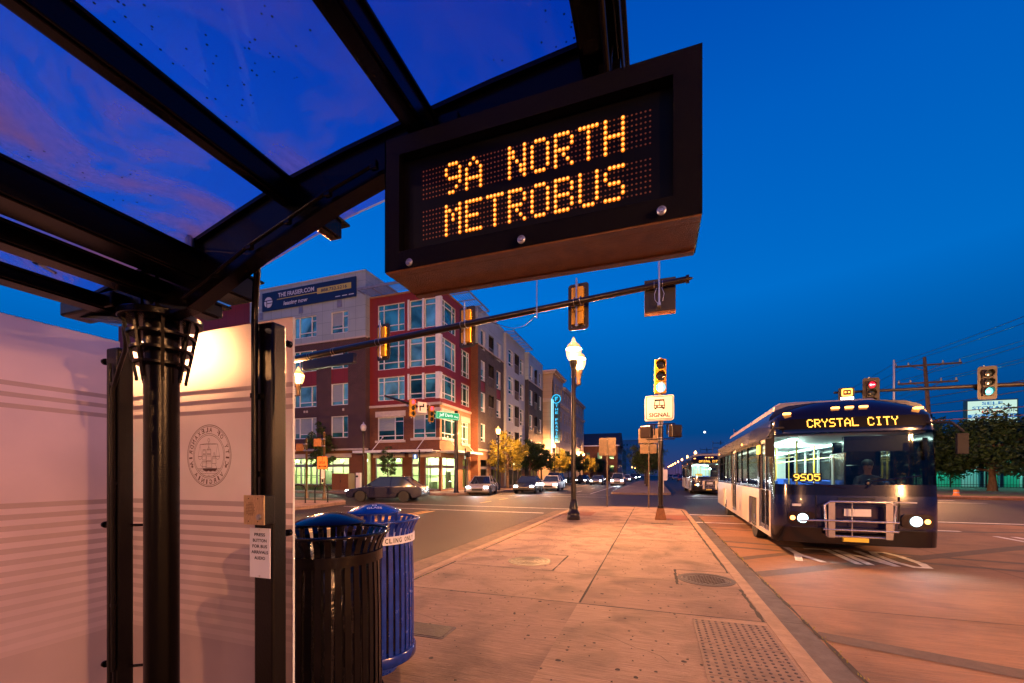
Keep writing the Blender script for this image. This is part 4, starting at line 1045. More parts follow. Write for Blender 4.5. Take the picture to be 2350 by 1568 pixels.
b = MB(); b.tube([(.04, p.y-.08, 6.15), (-.01, p.y-.1, 6.0), (.0, p.y-.1, 5.85), (.06, p.y-.1, 5.76)], .008, 6); b.tube([(.16, p.y-.08, 6.15), (.22, p.y-.1, 5.98), (.18, p.y-.1, 5.8)], .008, 6); b.build('cable', M['silver'], t)
t = thing('street_name_sign', 'long dark street name sign box hanging under the near mast arm', 'street sign', (-11.7, 12.5, 5.6))
pa, pb = on_arm(-13.1), on_arm(-10.4)
b = MB(); U_ = (math.cos(arm_rz), math.sin(arm_rz)); b.ob((pa.x, pa.y), U_, 0, 2.75, -.10, .08, 5.52, 5.88); b.build('case', M['pole'], t, bevel=.01)
b = MB(); 
for a_ in (.4, 2.2): b.ob((pa.x, pa.y), U_, a_-.03, a_+.03, -.03, .03, 5.88, 6.0)
b.build('hanger', M['sig_black'], t)
# --- bus signal post on the platform
sp = thing('signal_post', 'dark post with pyramid base on the platform carrying the bus signal', 'signal post', (.17, 14.0, 0))
b = MB(); b.prism([(-.005+.17-.17, 14.0-.17), (.34, 14.0-.17), (.34, 14.17), (0, 14.17)], -.02, .03)
vs = []
for (hw, z) in ((.17, .03), (.105, .36)): vs += [(.17-hw, 14-hw, z), (.17+hw, 14-hw, z), (.17+hw, 14+hw, z), (.17-hw, 14+hw, z)]
b.add(vs, [(0, 1, 5, 4), (1, 2, 6, 5), (2, 3, 7, 6), (3, 0, 4, 7), (4, 5, 6, 7)]); b.build('base', M['sign_brown'], sp, bevel=.01)
b = MB(); b.lathe([(.10, .36), (.10, .44), (.075, .46), (.075, 3.98)], 22, (.17, 14, 0)); b.build('pole', M['pole'], sp, smooth=40)
b = MB()
for z in (2.60, 2.52, 2.98, 3.06): b.lathe([(.082, z-.012), (.084, z), (.082, z+.012)], 18, (.17, 14, 0))
b.build('strap', M['silver'], sp)
b = MB()
for s in (-1, 1):
    for z in (2.56, 3.04): b.tube([(.17+s*.08, 14, z), (.17+s*.42, 14, z), (.17+s*.42, 14, z+(.08 if z < 2.8 else -.08))], .020, 8)
b.build('bracket', M['pole'], sp)
bs = signal_head('bus_signal', 'yellow three-light bus signal with a white light bar lit at the bottom', (.17, 13.98, 4.56), R(6), '..w', plate=False, clamp=False, scale=1.04)
b = MB(); b.lathe([(.045, 3.96-4.56), (.045, 4.03-4.56)], 14, (0, .09, 0)); b.lathe([(.035, .53), (.035, .57), (.018, .60)], 12, (0, .09, 0)); b.build('mounting', M['silver'], bs)
M['sign_white'] = mat('retroreflective_white', (.85, .78, .70), .45, var=.06)
t = thing('bus_signal_sign', 'white square sign with a bus pictogram and the word SIGNAL', 'road sign', (.17, 13.85, 3.55))
b = MB(); b.prism(rrect(-.29, .56, 3.16, 3.93, .05), 13.86, 13.868, axis='y'); b.prism(rrect(-.31, .53, 3.13, 3.90, .05), 13.90, 13.908, axis='y'); b.build('plate', M['sign_white'], t)
b = MB()
o1, i1 = rrect(-.265, .535, 3.185, 3.905, .045), rrect(-.25, .52, 3.20, 3.89, .035)
for i in range(len(o1)):
    k = (i+1) % len(o1); b.face([(o1[i][0], 13.857, o1[i][1]), (o1[k][0], 13.857, o1[k][1]), (i1[k][0], 13.857, i1[k][1]), (i1[i][0], 13.857, i1[i][1])])
b.text('SIGNAL', (.135, 13.857, 3.315), (1, 0, 0), (0, 0, 1), .62, .13)
b.build('lettering', M['ink'], t)
b = MB(); Y = 13.857
def pf(poly, mb=b, y=Y): mb.face([(.135+p[0], y, 3.66+p[1]) for p in poly])
pf(rrect(-.165, .165, -.13, -.035, .015)); pf(rrect(-.15, .15, .095, .145, .03)); pf([(-.165, -.04), (-.14, -.04), (-.115, .12), (-.14, .12)]); pf([(.14, -.04), (.165, -.04), (.14, .12), (.115, .12)])
pf([(-.008, -.04), (.008, -.04), (.008, .10), (-.008, .10)])
for s in (-1, 1): pf([(s*.12-.03, -.165), (s*.12+.03, -.165), (s*.12+.03, -.13), (s*.12-.03, -.13)])
b.build('pictogram', M['ink'], t)
b = MB()
for s in (-1, 1): b.face([(.135+s*.12+.025*math.cos(R(30*k)), Y-.0015, 3.66-.085+.02*math.sin(R(30*k))) for k in range(12)])
b.face([(.135+p[0], Y-.0015, 3.66+p[1]) for p in rrect(-.05, .05, -.095, -.065, .01)]); b.build('pictogram_lights', M['sign_white'], t)
def ped_head(label, loc, rz, lit=None, group=None, body=None, sc=1):
    t = thing('pedestrian_signal', label, 'pedestrian signal', (0, 0, 0), group)
    b = MB(); b.box(-.19, .19, -.08, .10, -.2, .2); b.build('housing', body or M['pole'], t, bevel=.03)
    b = MB()
    b.box(-.20, .20, -.16, -.08, .205, .215); b.box(-.205, -.197, -.16, -.08, -.1, .21); b.box(.197, .205, -.16, -.08, -.1, .21)
    b.build('hood', M['sig_black'], t)
    b = MB(); b.box(-.17, .17, -.086, -.081, -.17, .17); b.build('face', M['lens_off'] if not lit else M['walkface'], t)
    if lit == 'walk':
        b = MB(); F_ = lambda pts: b.prism(pts, -.092, -.088, axis='y')
        F_([(.02*math.cos(R(45*k))+.0, .125+.02*math.sin(R(45*k))) for k in range(8)][::-1]); F_([(-.025, .095), (.025, .095), (.03, .0), (-.02, .0)])
        F_([(-.02, .005), (.01, .005), (-.03, -.14), (-.06, -.14)]); F_([(.0, .005), (.03, .005), (.06, -.06), (.05, -.14), (.025, -.14), (.03, -.06)]); F_([(-.025, .09), (-.02, .06), (-.07, .0), (-.08, .015)]); F_([(.02, .09), (.07, .02), (.06, .01), (.02, .06)])
        b.build('walk_symbol', M['walk'], t)
    t.location = loc; t.rotation_euler = (0, 0, rz); t.scale = (sc,)*3; return t
M['walkface'] = emit('bluish_signal_face', (.02, .12, .35), .7)
ped_head('dark pedestrian signal seen from behind, left of the bus signal post', (-.25, 14, 2.80), R(150), group='pedestrian signals on the bus signal post')
ped_head('dark pedestrian signal seen from behind, right of the bus signal post', (.60, 14, 2.80), R(215), group='pedestrian signals on the bus signal post')
# --- sign backs on thin posts at the end of the platform
M['sign_back'] = mat('weathered_lamp_tinted_back', (.085, .05, .024), .45, metal=.2, var=.45, vscale=6, stain=.4, sscale=5)  # brown holds the orange lamp light on bare aluminium; mottling is weathering
def sign_back(label, x, y, h, plates, group=None):
    t = thing('road_sign', label, 'road sign', (x, y, 0), group)
    b = MB(); b.box(x-.028, x+.028, y-.022, y+.022, -.05, h); b.build('post', M['iron'], t)
    for (dx, w, z0, z1) in plates:
        b = MB(); b.prism(rrect(x+dx-w/2, x+dx+w/2, z0, z1, .04), y+.024, y+.030, axis='y'); b.build('plate', M['sign_back'], t)
        b = MB(); b.tube([(x, y-.022, z1-.07), (x, y-.03, z1-.07)], .012, 8); b.tube([(x, y-.022, z0+.07), (x, y-.03, z0+.07)], .012, 8); b.build('bolts', M['silver'], t)
    return t
sign_back('brown lit sign back on a thin post at the left tip of the platform', -2.0, 18.75, 3.08, [(-.0, .74, 2.26, 3.06)])
sign_back('two small sign backs on a thin post, half hidden by the bus signal post', -.25, 18.7, 3.45, [(.0, .86, 2.78, 3.40), (-.02, .68, 2.33, 2.73)])
t = thing('road_sign', 'white rounded sign back on the nose of the next platform', 'road sign', (.62, 34.1, 0))
b = MB(); b.box(.59, .65, 34.05, 34.11, -.05, 1.9); b.build('post', M['silver'], t)
b = MB(); b.prism(rrect(.32, .92, .95, 1.80, .08), 34.02, 34.03, axis='y'); b.build('plate', M['sign_white'], t)
# --- right mast arm
ra = thing('mast_arm', 'dark signal mast arm crossing above the moving bus on the right', 'mast arm', (17.6, 24.5, 0))
b = MB(); b.tube([(8.35, 24.5, 5.46), (13, 24.5, 5.42), (17.6, 24.5, 5.36)], [.055, .085, .12], 14); b.build('arm', M['sig_black'], ra, smooth=50)
b = MB(); b.lathe([(.3, -.1), (.17, .2), (.14, 6)], 18, (17.6, 24.5, 0)); b.build('pole', M['sig_black'], ra, smooth=40)
signal_head('traffic_signal', 'traffic signal with a lit red left arrow above the front bus', (9.75, 24.2, 5.3), 0, 'a..', 'signals on the right mast arm', scale=1.12, arm_z=.1, hm='sig_black')
signal_head('traffic_signal', 'traffic signal with its green light lit beside the storage sign', (13.95, 24.2, 5.50), 0, '..g', 'signals on the right mast arm', scale=1.12, arm_z=-.1, hm='sig_black')
t = thing('lane_signal', 'glowing amber and white lane signal at the left end of the right mast arm', 'lane signal', (8.76, 24.2, 5.05))
b = MB(); b.box(8.46, 9.06, 24.15, 24.35, 4.98, 5.62); b.build('case', M['sig_black'], t, bevel=.03)
b = MB(); o1, i1 = rrect(8.54, 8.98, 5.20, 5.57, .07), rrect(8.60, 8.92, 5.26, 5.51, .04)
for i in range(len(o1)):
    k = (i+1) % len(o1); b.face([(o1[i][0], 24.145, o1[i][1]), (o1[k][0], 24.145, o1[k][1]), (i1[k][0], 24.145, i1[k][1]), (i1[i][0], 24.145, i1[i][1])])
b.box(8.66, 8.73, 24.14, 24.146, 5.36, 5.43); b.box(8.80, 8.87, 24.14, 24.146, 5.36, 5.43); b.build('amber_outline', M['hand'], t)
b = MB(); b.box(8.50, 9.02, 24.14, 24.146, 5.02, 5.15); b.build('white_bar', M['lens_white'], t)
b = MB(); b.box(8.72, 8.8, 24.35, 24.46, 5.3, 5.5); b.build('bracket', M['sig_black'], t)
# --- far left mast arm on the building corner
fa = thing('mast_arm', 'dark mast arm with red signals in front of the corner building', 'mast arm', (-14.6, 29, 0))
b = MB(); b.tube([(-14.6, 29, 5.75), (-14.7, 24.5, 5.85), (-14.8, 20.3, 5.98)], [.12, .09, .065], 12); b.build('arm', M['pole'], fa, smooth=50)
b = MB(); b.lathe([(.26, -.05), (.16, .2), (.14, 6.25), (.15, 6.35)], 16, (-14.6, 29, 0)); b.build('pole', M['pole'], fa, smooth=40)
signal_head('traffic_signal', 'yellow signal with a red light and white no-turn sign, left on the far mast arm', (-14.4, 22.6, 5.62), R(62), 'r..', 'signals on the far mast arm', plate=False, scale=1.05, arm_z=.2)
signal_head('traffic_signal', 'yellow signal with a red light just left of the green street sign', (-14.4, 24.9, 5.55), R(62), 'r..', 'signals on the far mast arm', plate=False, scale=1.05, arm_z=.2)
t = thing('road_sign', 'white sign with a bent black arrow hanging beside the red signal', 'road sign', (-14.2, 22.95, 5.5))
Ud = (math.cos(R(58)), math.sin(R(58)))
b = MB(); b.ob((-14.15, 22.75), Ud, 0, .62, 0, .01, 5.35, 6.02); b.build('plate', M['sign_white'], t)
b = MB()
for (a0, a1, z0, z1) in ((.12, .20, 5.45, 5.75), (.12, .42, 5.70, 5.78), (.36, .44, 5.70, 5.92)): b.ob((-14.15, 22.75), Ud, a0, a1, .012, .014, z0, z1)
b.build('arrow', M['ink'], t)
M['green_sign'] = emit('lit_green_street_sign', (0, .45, .16), .9); M['green_txt'] = emit('lit_white_letters', (.8, 1, .9), 1.1)
t = thing('street_name_sign', 'lit green street name sign reading Jeff Davis Hwy on the far mast arm', 'street sign', (-14.2, 25.7, 5.3))
b = MB(); O_ = (-14.35, 25.35); U_ = (math.cos(R(60)), math.sin(R(60))); b.ob(O_, U_, 0, 1.9, 0, .12, 5.30, 5.80); b.build('case', M['green_sign'], t, bevel=.01)
b = MB(); N_ = (U_[1], -U_[0]); cc = (O_[0]+U_[0]*.78+N_[0]*.125, O_[1]+U_[1]*.78+N_[1]*.125, 5.55)
b.text('Jeff Davis', cc, (U_[0], U_[1], 0), (0, 0, 1), 1.1, .30)
cc = (O_[0]+U_[0]*1.62+N_[0]*.125, O_[1]+U_[1]*1.62+N_[1]*.125, 5.50); b.text('Hwy', cc, (U_[0], U_[1], 0), (0, 0, 1), .34, .20)
o_, i_ = (0.03, 1.87, 5.33, 5.77), .018
for (a0, a1, z0, z1) in ((.03, 1.87, 5.325, 5.34), (.03, 1.87, 5.76, 5.775), (.03, .045, 5.34, 5.76), (1.855, 1.87, 5.34, 5.76)): b.ob(O_, U_, a0, a1, .121, .124, z0, z1)
b.build('lettering', M['green_txt'], t)
ped_head('pedestrian signal showing a lit white walking figure by the shop corner', (-18.2, 28.9, 2.85), R(25), 'walk', body=M['sig_black'], sc=1.1)
t = thing('signal_post', 'dark post carrying the lit walking figure signal', 'signal post', (-17.85, 28.95, 0)); b = MB(); b.lathe([(.1, 0), (.06, .1), (.055, 3.3), (.07, 3.33), (.01, 3.4)], 12, (-17.85, 28.95, 0)); b.build('pole', M['pole'], t, smooth=40)
ped_head('dark pedestrian signal at the building corner, right of the mast arm pole', (-13.85, 29.6, 3.0), R(-40), body=M['sig_black'], sc=1.1)
t = thing('signal_post', 'short dark post beside the mast arm pole at the building corner', 'signal post', (-14.15, 29.7, 0)); b = MB(); b.lathe([(.1, 0), (.06, .1), (.055, 3.4), (.07, 3.43), (.01, 3.5)], 12, (-14.15, 29.7, 0)); b.build('pole', M['pole'], t, smooth=40)
# --- detour corner
M['orange_sign'] = mat('orange_sign_face', (.85, .27, .04), .5, var=.06)
M['warm_pole'] = mat('bronze_pole', (.10, .06, .025), .3, metal=.5, var=.3)
for (x, y, h, lab, zz, dx) in ((-17.9, 18.9, 3.85, 'bronze post carrying the orange detour sign', 3.25, -.35), (-19.8, 19.5, 3.6, 'bronze post left of the detour sign', 3.05, -.4)):
    t = thing('signal_post', lab, 'signal post', (x, y, 0)); b = MB(); b.lathe([(.17, -.02), (.17, .02), (.13, .03), (.10, .38), (.065, .4), (.062, h-.1), (.075, h-.08), (.075, h-.03), (.0001, h+.05)], 16, (x, y, 0)); b.build('pole', M['warm_pole'], t, smooth=40)
    b = MB()
    for z in (zz-.2, zz+.2): b.lathe([(.07, z-.02), (.074, z), (.07, z+.02)], 14, (x, y, 0)); b.tube([(x, y, z), (x+dx, y, z)], .02, 8)
    b.build('bracket', M['silver'], t)
    ped_head('brown pedestrian signal seen from behind '+('above the detour sign' if x > -19 else 'left of the young tree'), (x+dx-.1, y, zz), R(200), body=M['sign_brown'], sc=1.15)
t = thing('detour_sign', 'orange sign with a walking figure, DETOUR and a double arrow', 'road sign', (-17.9, 18.8, 2.0))
x0, y0 = -17.95, 18.80
b = MB(); b.prism(rrect(x0-.37, x0+.37, 1.73, 2.45, .04), y0, y0+.006, axis='y'); b.build('plate', M['orange_sign'], t)
b = MB(); b.text('DETOUR', (x0, y0-.004, 2.10), (1, 0, 0), (0, 0, 1), .44, .13)
b.prism([(x0-.29, 1.89), (x0-.19, 1.96), (x0-.19, 1.91), (x0+.19, 1.91), (x0+.19, 1.96), (x0+.29, 1.89), (x0+.19, 1.82), (x0+.19, 1.87), (x0-.19, 1.87), (x0-.19, 1.82)], y0-.004, y0-.002, axis='y')
for pts in ([(0, .0), (.02, .0), (.015, .09), (-.005, .09)], [(-.0, .01), (.01, .0), (-.03, -.09), (-.045, -.09)], [(.0, .01), (.02, .0), (.045, -.09), (.03, -.09)], [(0, .08), (-.03, .03), (-.04, .04), (0, .09)], [(.015, .08), (.04, .04), (.045, .05), (.015, .09)], [(-.008, .10), (.02, .10), (.02, .13), (-.008, .13)]):
    b.face([(x0+p[0], y0-.003, 2.29+p[1]) for p in pts])
o1, i1 = rrect(x0-.355, x0+.355, 1.745, 2.435, .035), rrect(x0-.345, x0+.345, 1.755, 2.425, .03)
for i in range(len(o1)):
    k = (i+1) % len(o1); b.face([(o1[i][0], y0-.002, o1[i][1]), (o1[k][0], y0-.002, o1[k][1]), (i1[k][0], y0-.002, i1[k][1]), (i1[i][0], y0-.002, i1[i][1])])
b.build('lettering', M['ink'], t)
t = thing('crossing_notice', 'small white crossing instructions and black walk notice below the detour sign', 'road sign', (-17.9, 18.8, 1.4))
b = MB(); b.prism(rrect(x0-.09, x0+.16, 1.20, 1.68, .02), y0, y0+.005, axis='y'); b.prism(rrect(x0-.06, x0+.12, .95, 1.18, .02), y0, y0+.005, axis='y'); b.build('plate', M['sign_white'], t)
b = MB()
for k in range(6): b.prism([(x0-.06, 1.62-k*.065), (x0-.03, 1.62-k*.065), (x0-.03, 1.65-k*.065), (x0-.06, 1.65-k*.065)], y0-.003, y0-.001, axis='y'); b.prism([(x0-.01, 1.63-k*.065), (x0+.12, 1.63-k*.065), (x0+.12, 1.64-k*.065), (x0-.01, 1.64-k*.065)], y0-.003, y0-.001, axis='y')
b.prism([(x0-.04, .97), (x0+.10, .97), (x0+.10, 1.16), (x0-.04, 1.16)], y0-.003, y0-.001, axis='y')
b.build('lettering', M['ink'], t)
# bike racks
def rack(loc, rz, label=None):
    t = thing('bike_rack', label, 'bike rack', (0, 0, 0), 'inverted U bike racks')
    pts = [(-.3, 0, 0)]+[(.3*math.cos(R(180-15*k)), 0, .62+.3*math.sin(R(180-15*k))) for k in range(13)]+[(.3, 0, 0)]
    b = MB(); b.tube(pts, .028, 12); b.build('hoop', M['rack'], t, smooth=60)
    for s in (-1, 1):
        b = MB(); b.lathe([(.07, 0), (.07, .012), (.03, .014)], 14, (s*.3, 0, 0)); b.build('foot_plate', M['rack'], t)
    t.location = loc; t.rotation_euler = (0, 0, rz); return t
M['rack'] = mat('dark_chrome_rack', (.06, .05, .045), .15, metal=.8, var=.3)
r0 = rack((-17.6, 15.3, 0), R(55), 'dark inverted U bike rack, leftmost of the three')
copy_tree(r0, (-16.65, 15.9, 0), R(55), 'dark inverted U bike rack, middle of the three'); copy_tree(r0, (-16.0, 16.7, 0), R(55), 'dark inverted U bike rack, nearest the detour sign post')
# utility cabinet & pedestal by the shops
t = thing('utility_cabinet', 'dark brown utility cabinet on a concrete base before the shop windows', 'utility cabinet', (-25.2, 28.5, 0))
b = MB(); b.box(-25.9, -24.2, 28.2, 29.0, .12, 1.5); b.build('housing', M['sign_brown'], t, bevel=.02)
b = MB(); b.box(-26.0, -24.1, 28.1, 29.1, -.02, .12); b.build('base', M['kerb'], t)
b = MB(); b.box(-25.06, -25.04, 28.195, 28.2, .2, 1.4); b.box(-24.98, -24.95, 28.17, 28.2, .75, .95); b.build('door_seam', M['sig_black'], t)
t = thing('electric_pedestal', 'slim pale electric meter pedestal right of the dark cabinet', 'meter pedestal', (-23.2, 28.2, 0))
b = MB(); b.box(-23.35, -22.95, 28.1, 28.35, 0, 1.55); b.build('housing', M['sign_white'], t, bevel=.02)
b = MB(); b.lathe([(.09, 28.04), (.09, 28.1)], 16, (-23.2, 0, 1.25), axis='y'); b.build('meter', M['lens_off'], t)
t = thing('fire_hydrant', 'small fire hydrant at the kerb before the dark car', 'fire hydrant', (-20.5, 27.6, 0))
b = MB(); b.lathe([(.16, 0), (.16, .04), (.11, .06), (.11, .45), (.14, .47), (.14, .5), (.11, .53), (.08, .6), (.03, .63), (.03, .67), (.0001, .68)], 16, (-20.5, 27.6, 0)); b.build('barrel', M['silver'], t, smooth=40)
for s in (-1, 1):
    b = MB(); b.tube([(-20.5+s*.1, 27.6, .38), (-20.5+s*.2, 27.6, .38)], .055, 10); b.build('outlet', M['silver'], t)
# ================================================================== BUILDINGS
M['brick_dark'] = brick('dark_purple_brick', (.060, .020, .020), (.035, .014, .015), (.17, .13, .12))
M['brick_brown'] = brick('red_brown_brick', (.17, .05, .018), (.12, .036, .015), (.20, .13, .08))
M['brick_tan'] = brick('tan_brick', (.34, .19, .10), (.27, .15, .08), (.36, .27, .19))
M['brick_grey'] = brick('grey_slate_brick', (.075, .06, .05), (.05, .042, .038), (.15, .13, .12))
M['red_panel'] = panelled('red_fibre_cement', (.22, .026, .018), 1.25, 3.2)
M['white_panel'] = panelled('pale_fibre_cement', (.34, .43, .47), 1.25, 1.1)
M['white_plain'] = mat('pale_render', (.40, .45, .48), .7, var=.08, vscale=1)
M['slate_panel'] = mat('dark_slate_panel', (.035, .035, .045), .6, var=.2)
M['trim'] = mat('pale_stone_trim', (.55, .48, .42), .7, var=.12)
M['cream'] = panelled('cream_stucco', (.50, .40, .27), 4, .62, gap=.02, dark=.8)
M['frame'] = mat('white_window_frame', (.74, .76, .78), .5, var=.06)
M['louvre'] = mat('sunshade_louvre', (.28, .27, .28), .4, metal=.4, var=.2)
def window_glass():
    m, n, o = NM('sky_reflecting_window'); L = n.links.new
    t = n.nodes.new('ShaderNodeTexCoord')
    b = n.nodes.new('ShaderNodeBsdfPrincipled'); L(b.outputs[0], o.inputs[0]); b.inputs['Roughness'].default_value = .07
    b.inputs['Metallic'].default_value = .62
    oi = n.nodes.new('ShaderNodeObjectInfo'); rp = n.nodes.new('ShaderNodeValToRGB'); L(oi.outputs['Random'], rp.inputs[0])
    cr = rp.color_ramp; cr.interpolation = 'CONSTANT'
    cs = [(0, (.05, .24, .20, 1)), (.25, (.08, .36, .30, 1)), (.42, (.02, .10, .09, 1)), (.62, (.16, .42, .34, 1)), (.8, (.05, .20, .17, 1))]
    while len(cr.elements) < len(cs): cr.elements.new(.5)
    for e, (p, c) in zip(cr.elements, cs): e.position = p; e.color = c
    nz = n.nodes.new('ShaderNodeTexNoise'); L(t.outputs['Object'], nz.inputs[0]); nz.inputs['Scale'].default_value = .45; nz.inputs['Detail'].default_value = 4; nz.inputs['Distortion'].default_value = 1
    mr = n.nodes.new('ShaderNodeMapRange'); L(nz.outputs[0], mr.inputs[0]); mr.inputs['From Min'].default_value = .35; mr.inputs['From Max'].default_value = .65; mr.inputs['To Min'].default_value = .4; mr.inputs['To Max'].default_value = 2.1
    sc = n.nodes.new('ShaderNodeVectorMath'); sc.operation = 'SCALE'; L(rp.outputs[0], sc.inputs[0]); L(mr.outputs[0], sc.inputs['Scale']); L(sc.outputs[0], b.inputs['Base Color'])
    n2 = n.nodes.new('ShaderNodeTexNoise'); L(t.outputs['Object'], n2.inputs[0]); n2.inputs['Scale'].default_value = .9
    bp = n.nodes.new('ShaderNodeBump'); L(n2.outputs[0], bp.inputs['Height']); bp.inputs['Strength'].default_value = .08; bp.inputs['Distance'].default_value = .25; L(bp.outputs[0], b.inputs['Normal'])
    return m
M['wglass'] = window_glass()
M['blind'] = mat('drawn_blind', (.30, .36, .38), .35, var=.12, vscale=2, stretch=(1, 1, 9))
def window(par, O, U, h, vs=(), hs=(), depth=.13, sill=False, blind=0.0):
    """glass with its own frame; vs = vertical bars (fractions), hs = (height fraction, from, to)"""
    a0, a1, z0, z1 = h[:4]; w = a1-a0; hh = z1-z0
    g = MB(); g.oq(O, U, a0, a1, z0, z1, -depth)
    wg = g.build('window', M['wglass'], par)
    f = MB(); fr = .065
    for (p, q, r_, s_) in ((a0, a1, z0, z0+fr), (a0, a1, z1-fr, z1), (a0, a0+fr, z0+fr, z1-fr), (a1-fr, a1, z0+fr, z1-fr)): f.ob(O, U, p, q, -depth+.005, -depth+.075, r_, s_)
    for v in vs: f.ob(O, U, a0+w*v-.04, a0+w*v+.04, -depth+.005, -depth+.070, z0+fr, z1-fr)
    for (k, p, q) in hs: f.ob(O, U, a0+w*p+.03, a0+w*q-.03, -depth+.005, -depth+.065, z0+hh*k-.035, z0+hh*k+.035)
    f.build('frame', M['frame'], wg)
    if blind:
        b = MB(); b.ob(O, U, a0+fr, a0+fr+(w-2*fr)*(vs[0] if vs and blind < 1 else 1), -depth+.001, -depth+.004, z1-hh*random.uniform(.4, .93), z1-fr); b.build('blind', M['blind'], wg)
    if sill:
        s = MB(); s.ob(O, U, a0-.12, a1+.12, 0.001, .07, z0-.16, z0-.001); s.build('sill', M['trim'], wg)
    return wg
ab = thing('apartment_building', 'five storey corner apartment building of dark brick, red and pale panels with lit shops', 'apartment building', (-17.2, 31.1, 0))
EX, EY = (1, 0), (0, 1)
FR = [14.28, 11.05, 7.72, 4.75]; 
# --- front: dark brick block with pale top storeys (Y=30.5, X -38.2..-24.3)
O = (-38.2, 30.5); W_ = 13.9
cols = [(.9, 2.9), (5.7, 8.4), (10.1, 12.0)]
holes_all = [(a, b_, z, z+1.98) for a, b_ in cols for z in FR]
def sec(name, m, O, U, w, z0, z1, holes, depth=.16):
    mb = MB(); hs = [h for h in holes if h[3] > z0 and h[2] < z1]
    hs = [(h[0], h[1], max(h[2], z0), min(h[3], z1)) for h in hs]
    mb.wall(O, U, w, z0, z1, hs, depth); return mb.build(name, m, ab)
sec('pale_wall', M['white_panel'], O, EX, W_, 13.75, 19.5, holes_all)
redp = [(10.1, 12.0, 9.72, 11.03), (5.7, 8.4, 9.72, 11.03)]
sec('brick_wall', M['brick_dark'], O, EX, W_, 3.75, 13.6, holes_all+redp)
for h in redp:
    b = MB(); b.oq(O, EX, h[0], h[1], h[2], h[3], -.05); b.build('infill_panel', M['red_panel'], ab)
b = MB(); b.ob(O, EX, -.02, W_+.08, -.3, .07, 13.6, 13.75); b.build('string_course', M['trim'], ab)
b = MB(); b.ob(O, EX, -.02, W_+.08, -.3, .07, 3.60, 3.75); b.build('string_course', M['trim'], ab)
for i, (a, b_) in enumerate(cols):
    for z in FR:
        if i == 1: window(ab, O, EX, (a, b_, z, z+1.98), (.24, .78), ((.22, .24, 1), (.75, .78, 1)) if z > 12 else ((.22, .24, .78), (.22, .78, 1)), blind=random.random() < .6)
        else: window(ab, O, EX, (a, b_, z, z+1.98), (.68,), ((.24, .68, 1), ) if z < 13 else ((.24, 0, 1), (.76, .68, 1)), blind=.5 if random.random() < .6 else 0)
b = MB()
for (a, z, w) in ((1.3, 17.5, .5), (6.3, 17.35, .5), (10.8, 17.35, .55)): 
    b = MB(); b.ob(O, EX, a, a+w, .001, .03, 16.62, 17.3); b.build('vent', M['louvre'], ab)
for (a, z) in ((6.9, 7.1), (7.2, 7.1), (11.4, 7.1)):
    b = MB(); b.ob(O, EX, a, a+.18, .001, .04, z+.1, z+.3); b.build('vent', M['trim'], ab)
# right return of the projecting block
sec('pale_wall', M['white_panel'], (-24.3, 30.5), EY, .6, 13.75, 19.5, []); sec('brick_wall', M['brick_dark'], (-24.3, 30.5), EY, .6, 3.75, 13.6, [])
# block core, roof
b = MB(); b.box(-38.1, -24.4, 30.95, 50, 3.8, 19.3); b.build('core', M['slate_panel'], ab)
b = MB(); b.box(-38.25, -24.25, 30.45, 50, 19.5, 19.62); b.build('roof', M['white_plain'], ab)
b = MB(); b.box(-24.34, -24.30, 31.1, 50, 17.2, 19.5); b.build('pale_wall', M['white_panel'], ab)
# --- red block far left
b = MB(); b.oq((-60, 31.1), EX, 0, 21.8, 0, 18.9); b.build('red_wall', M['red_panel'], ab)
b = MB(); b.box(-60, -38.3, 31.3, 50, 0, 18.7); b.build('core', M['slate_panel'], ab)
def shade(O, U, a0, a1, out, z, n=9, posts=6, name='sunshade', up=.0):
    b = MB()
    for k in range(n):
        y = out*(k+1)/n; b.ob(O, U, a0, a1, y-.03, y+.0, z+up*k/n, z+up*k/n+.035)
    for k in range(posts): a = a0+(a1-a0)*k/(posts-1); b.ob(O, U, a-.04, a+.04, -.2, out+.05, z-.08, z-.001)
    b.ob(O, U, a0-.02, a1+.02, out+.051, out+.12, z-.10, z+.10)
    return b.build(name, M['louvre'], ab)
shade((-60, 31.1), EX, 0, 21.5, 1.5, 18.95); 
# --- front: red corner block (Y=31.1, X -24.3..-17.2)
O = (-24.3, 31.1); W2 = 7.1
rows = [(14.0, 16.5), (10.7, 13.25), (7.95, 10.05)]
ha = [(.85, 3.65, a, b_) for a, b_ in rows]; hb = [(4.15, 5.42, a, b_) for a, b_ in rows]; hc = [(5.62, 6.72, a, b_) for a, b_ in rows]
low = [(.85, 3.55, 4.42, 6.5), (4.5, 6.72, 4.55, 6.6)]
sec('red_wall', M['red_panel'], O, EX, W2, 7.55, 17.2, ha+hb+hc)
sec('brick_wall', M['brick_brown'], O, EX, W2, 3.55, 7.35, low)
b = MB(); b.ob(O, EX, 0, W2+.10, -.2, .10, 7.35, 7.55); b.build('string_course', M['trim'], ab)
for h in low:
    b = MB(); b.ob(O, EX, h[0]-.2, h[1]+.2+(.25 if h[0] > 4 else 0), .001, .08, h[3]+.001, h[3]+.5); b.build('lintel', M['trim'], ab)
    b = MB(); b.ob(O, EX, h[0]-.2, h[1]+.2+(.25 if h[0] > 4 else 0), .001, .12, h[2]-.2, h[2]-.001); b.build('sill', M['trim'], ab)
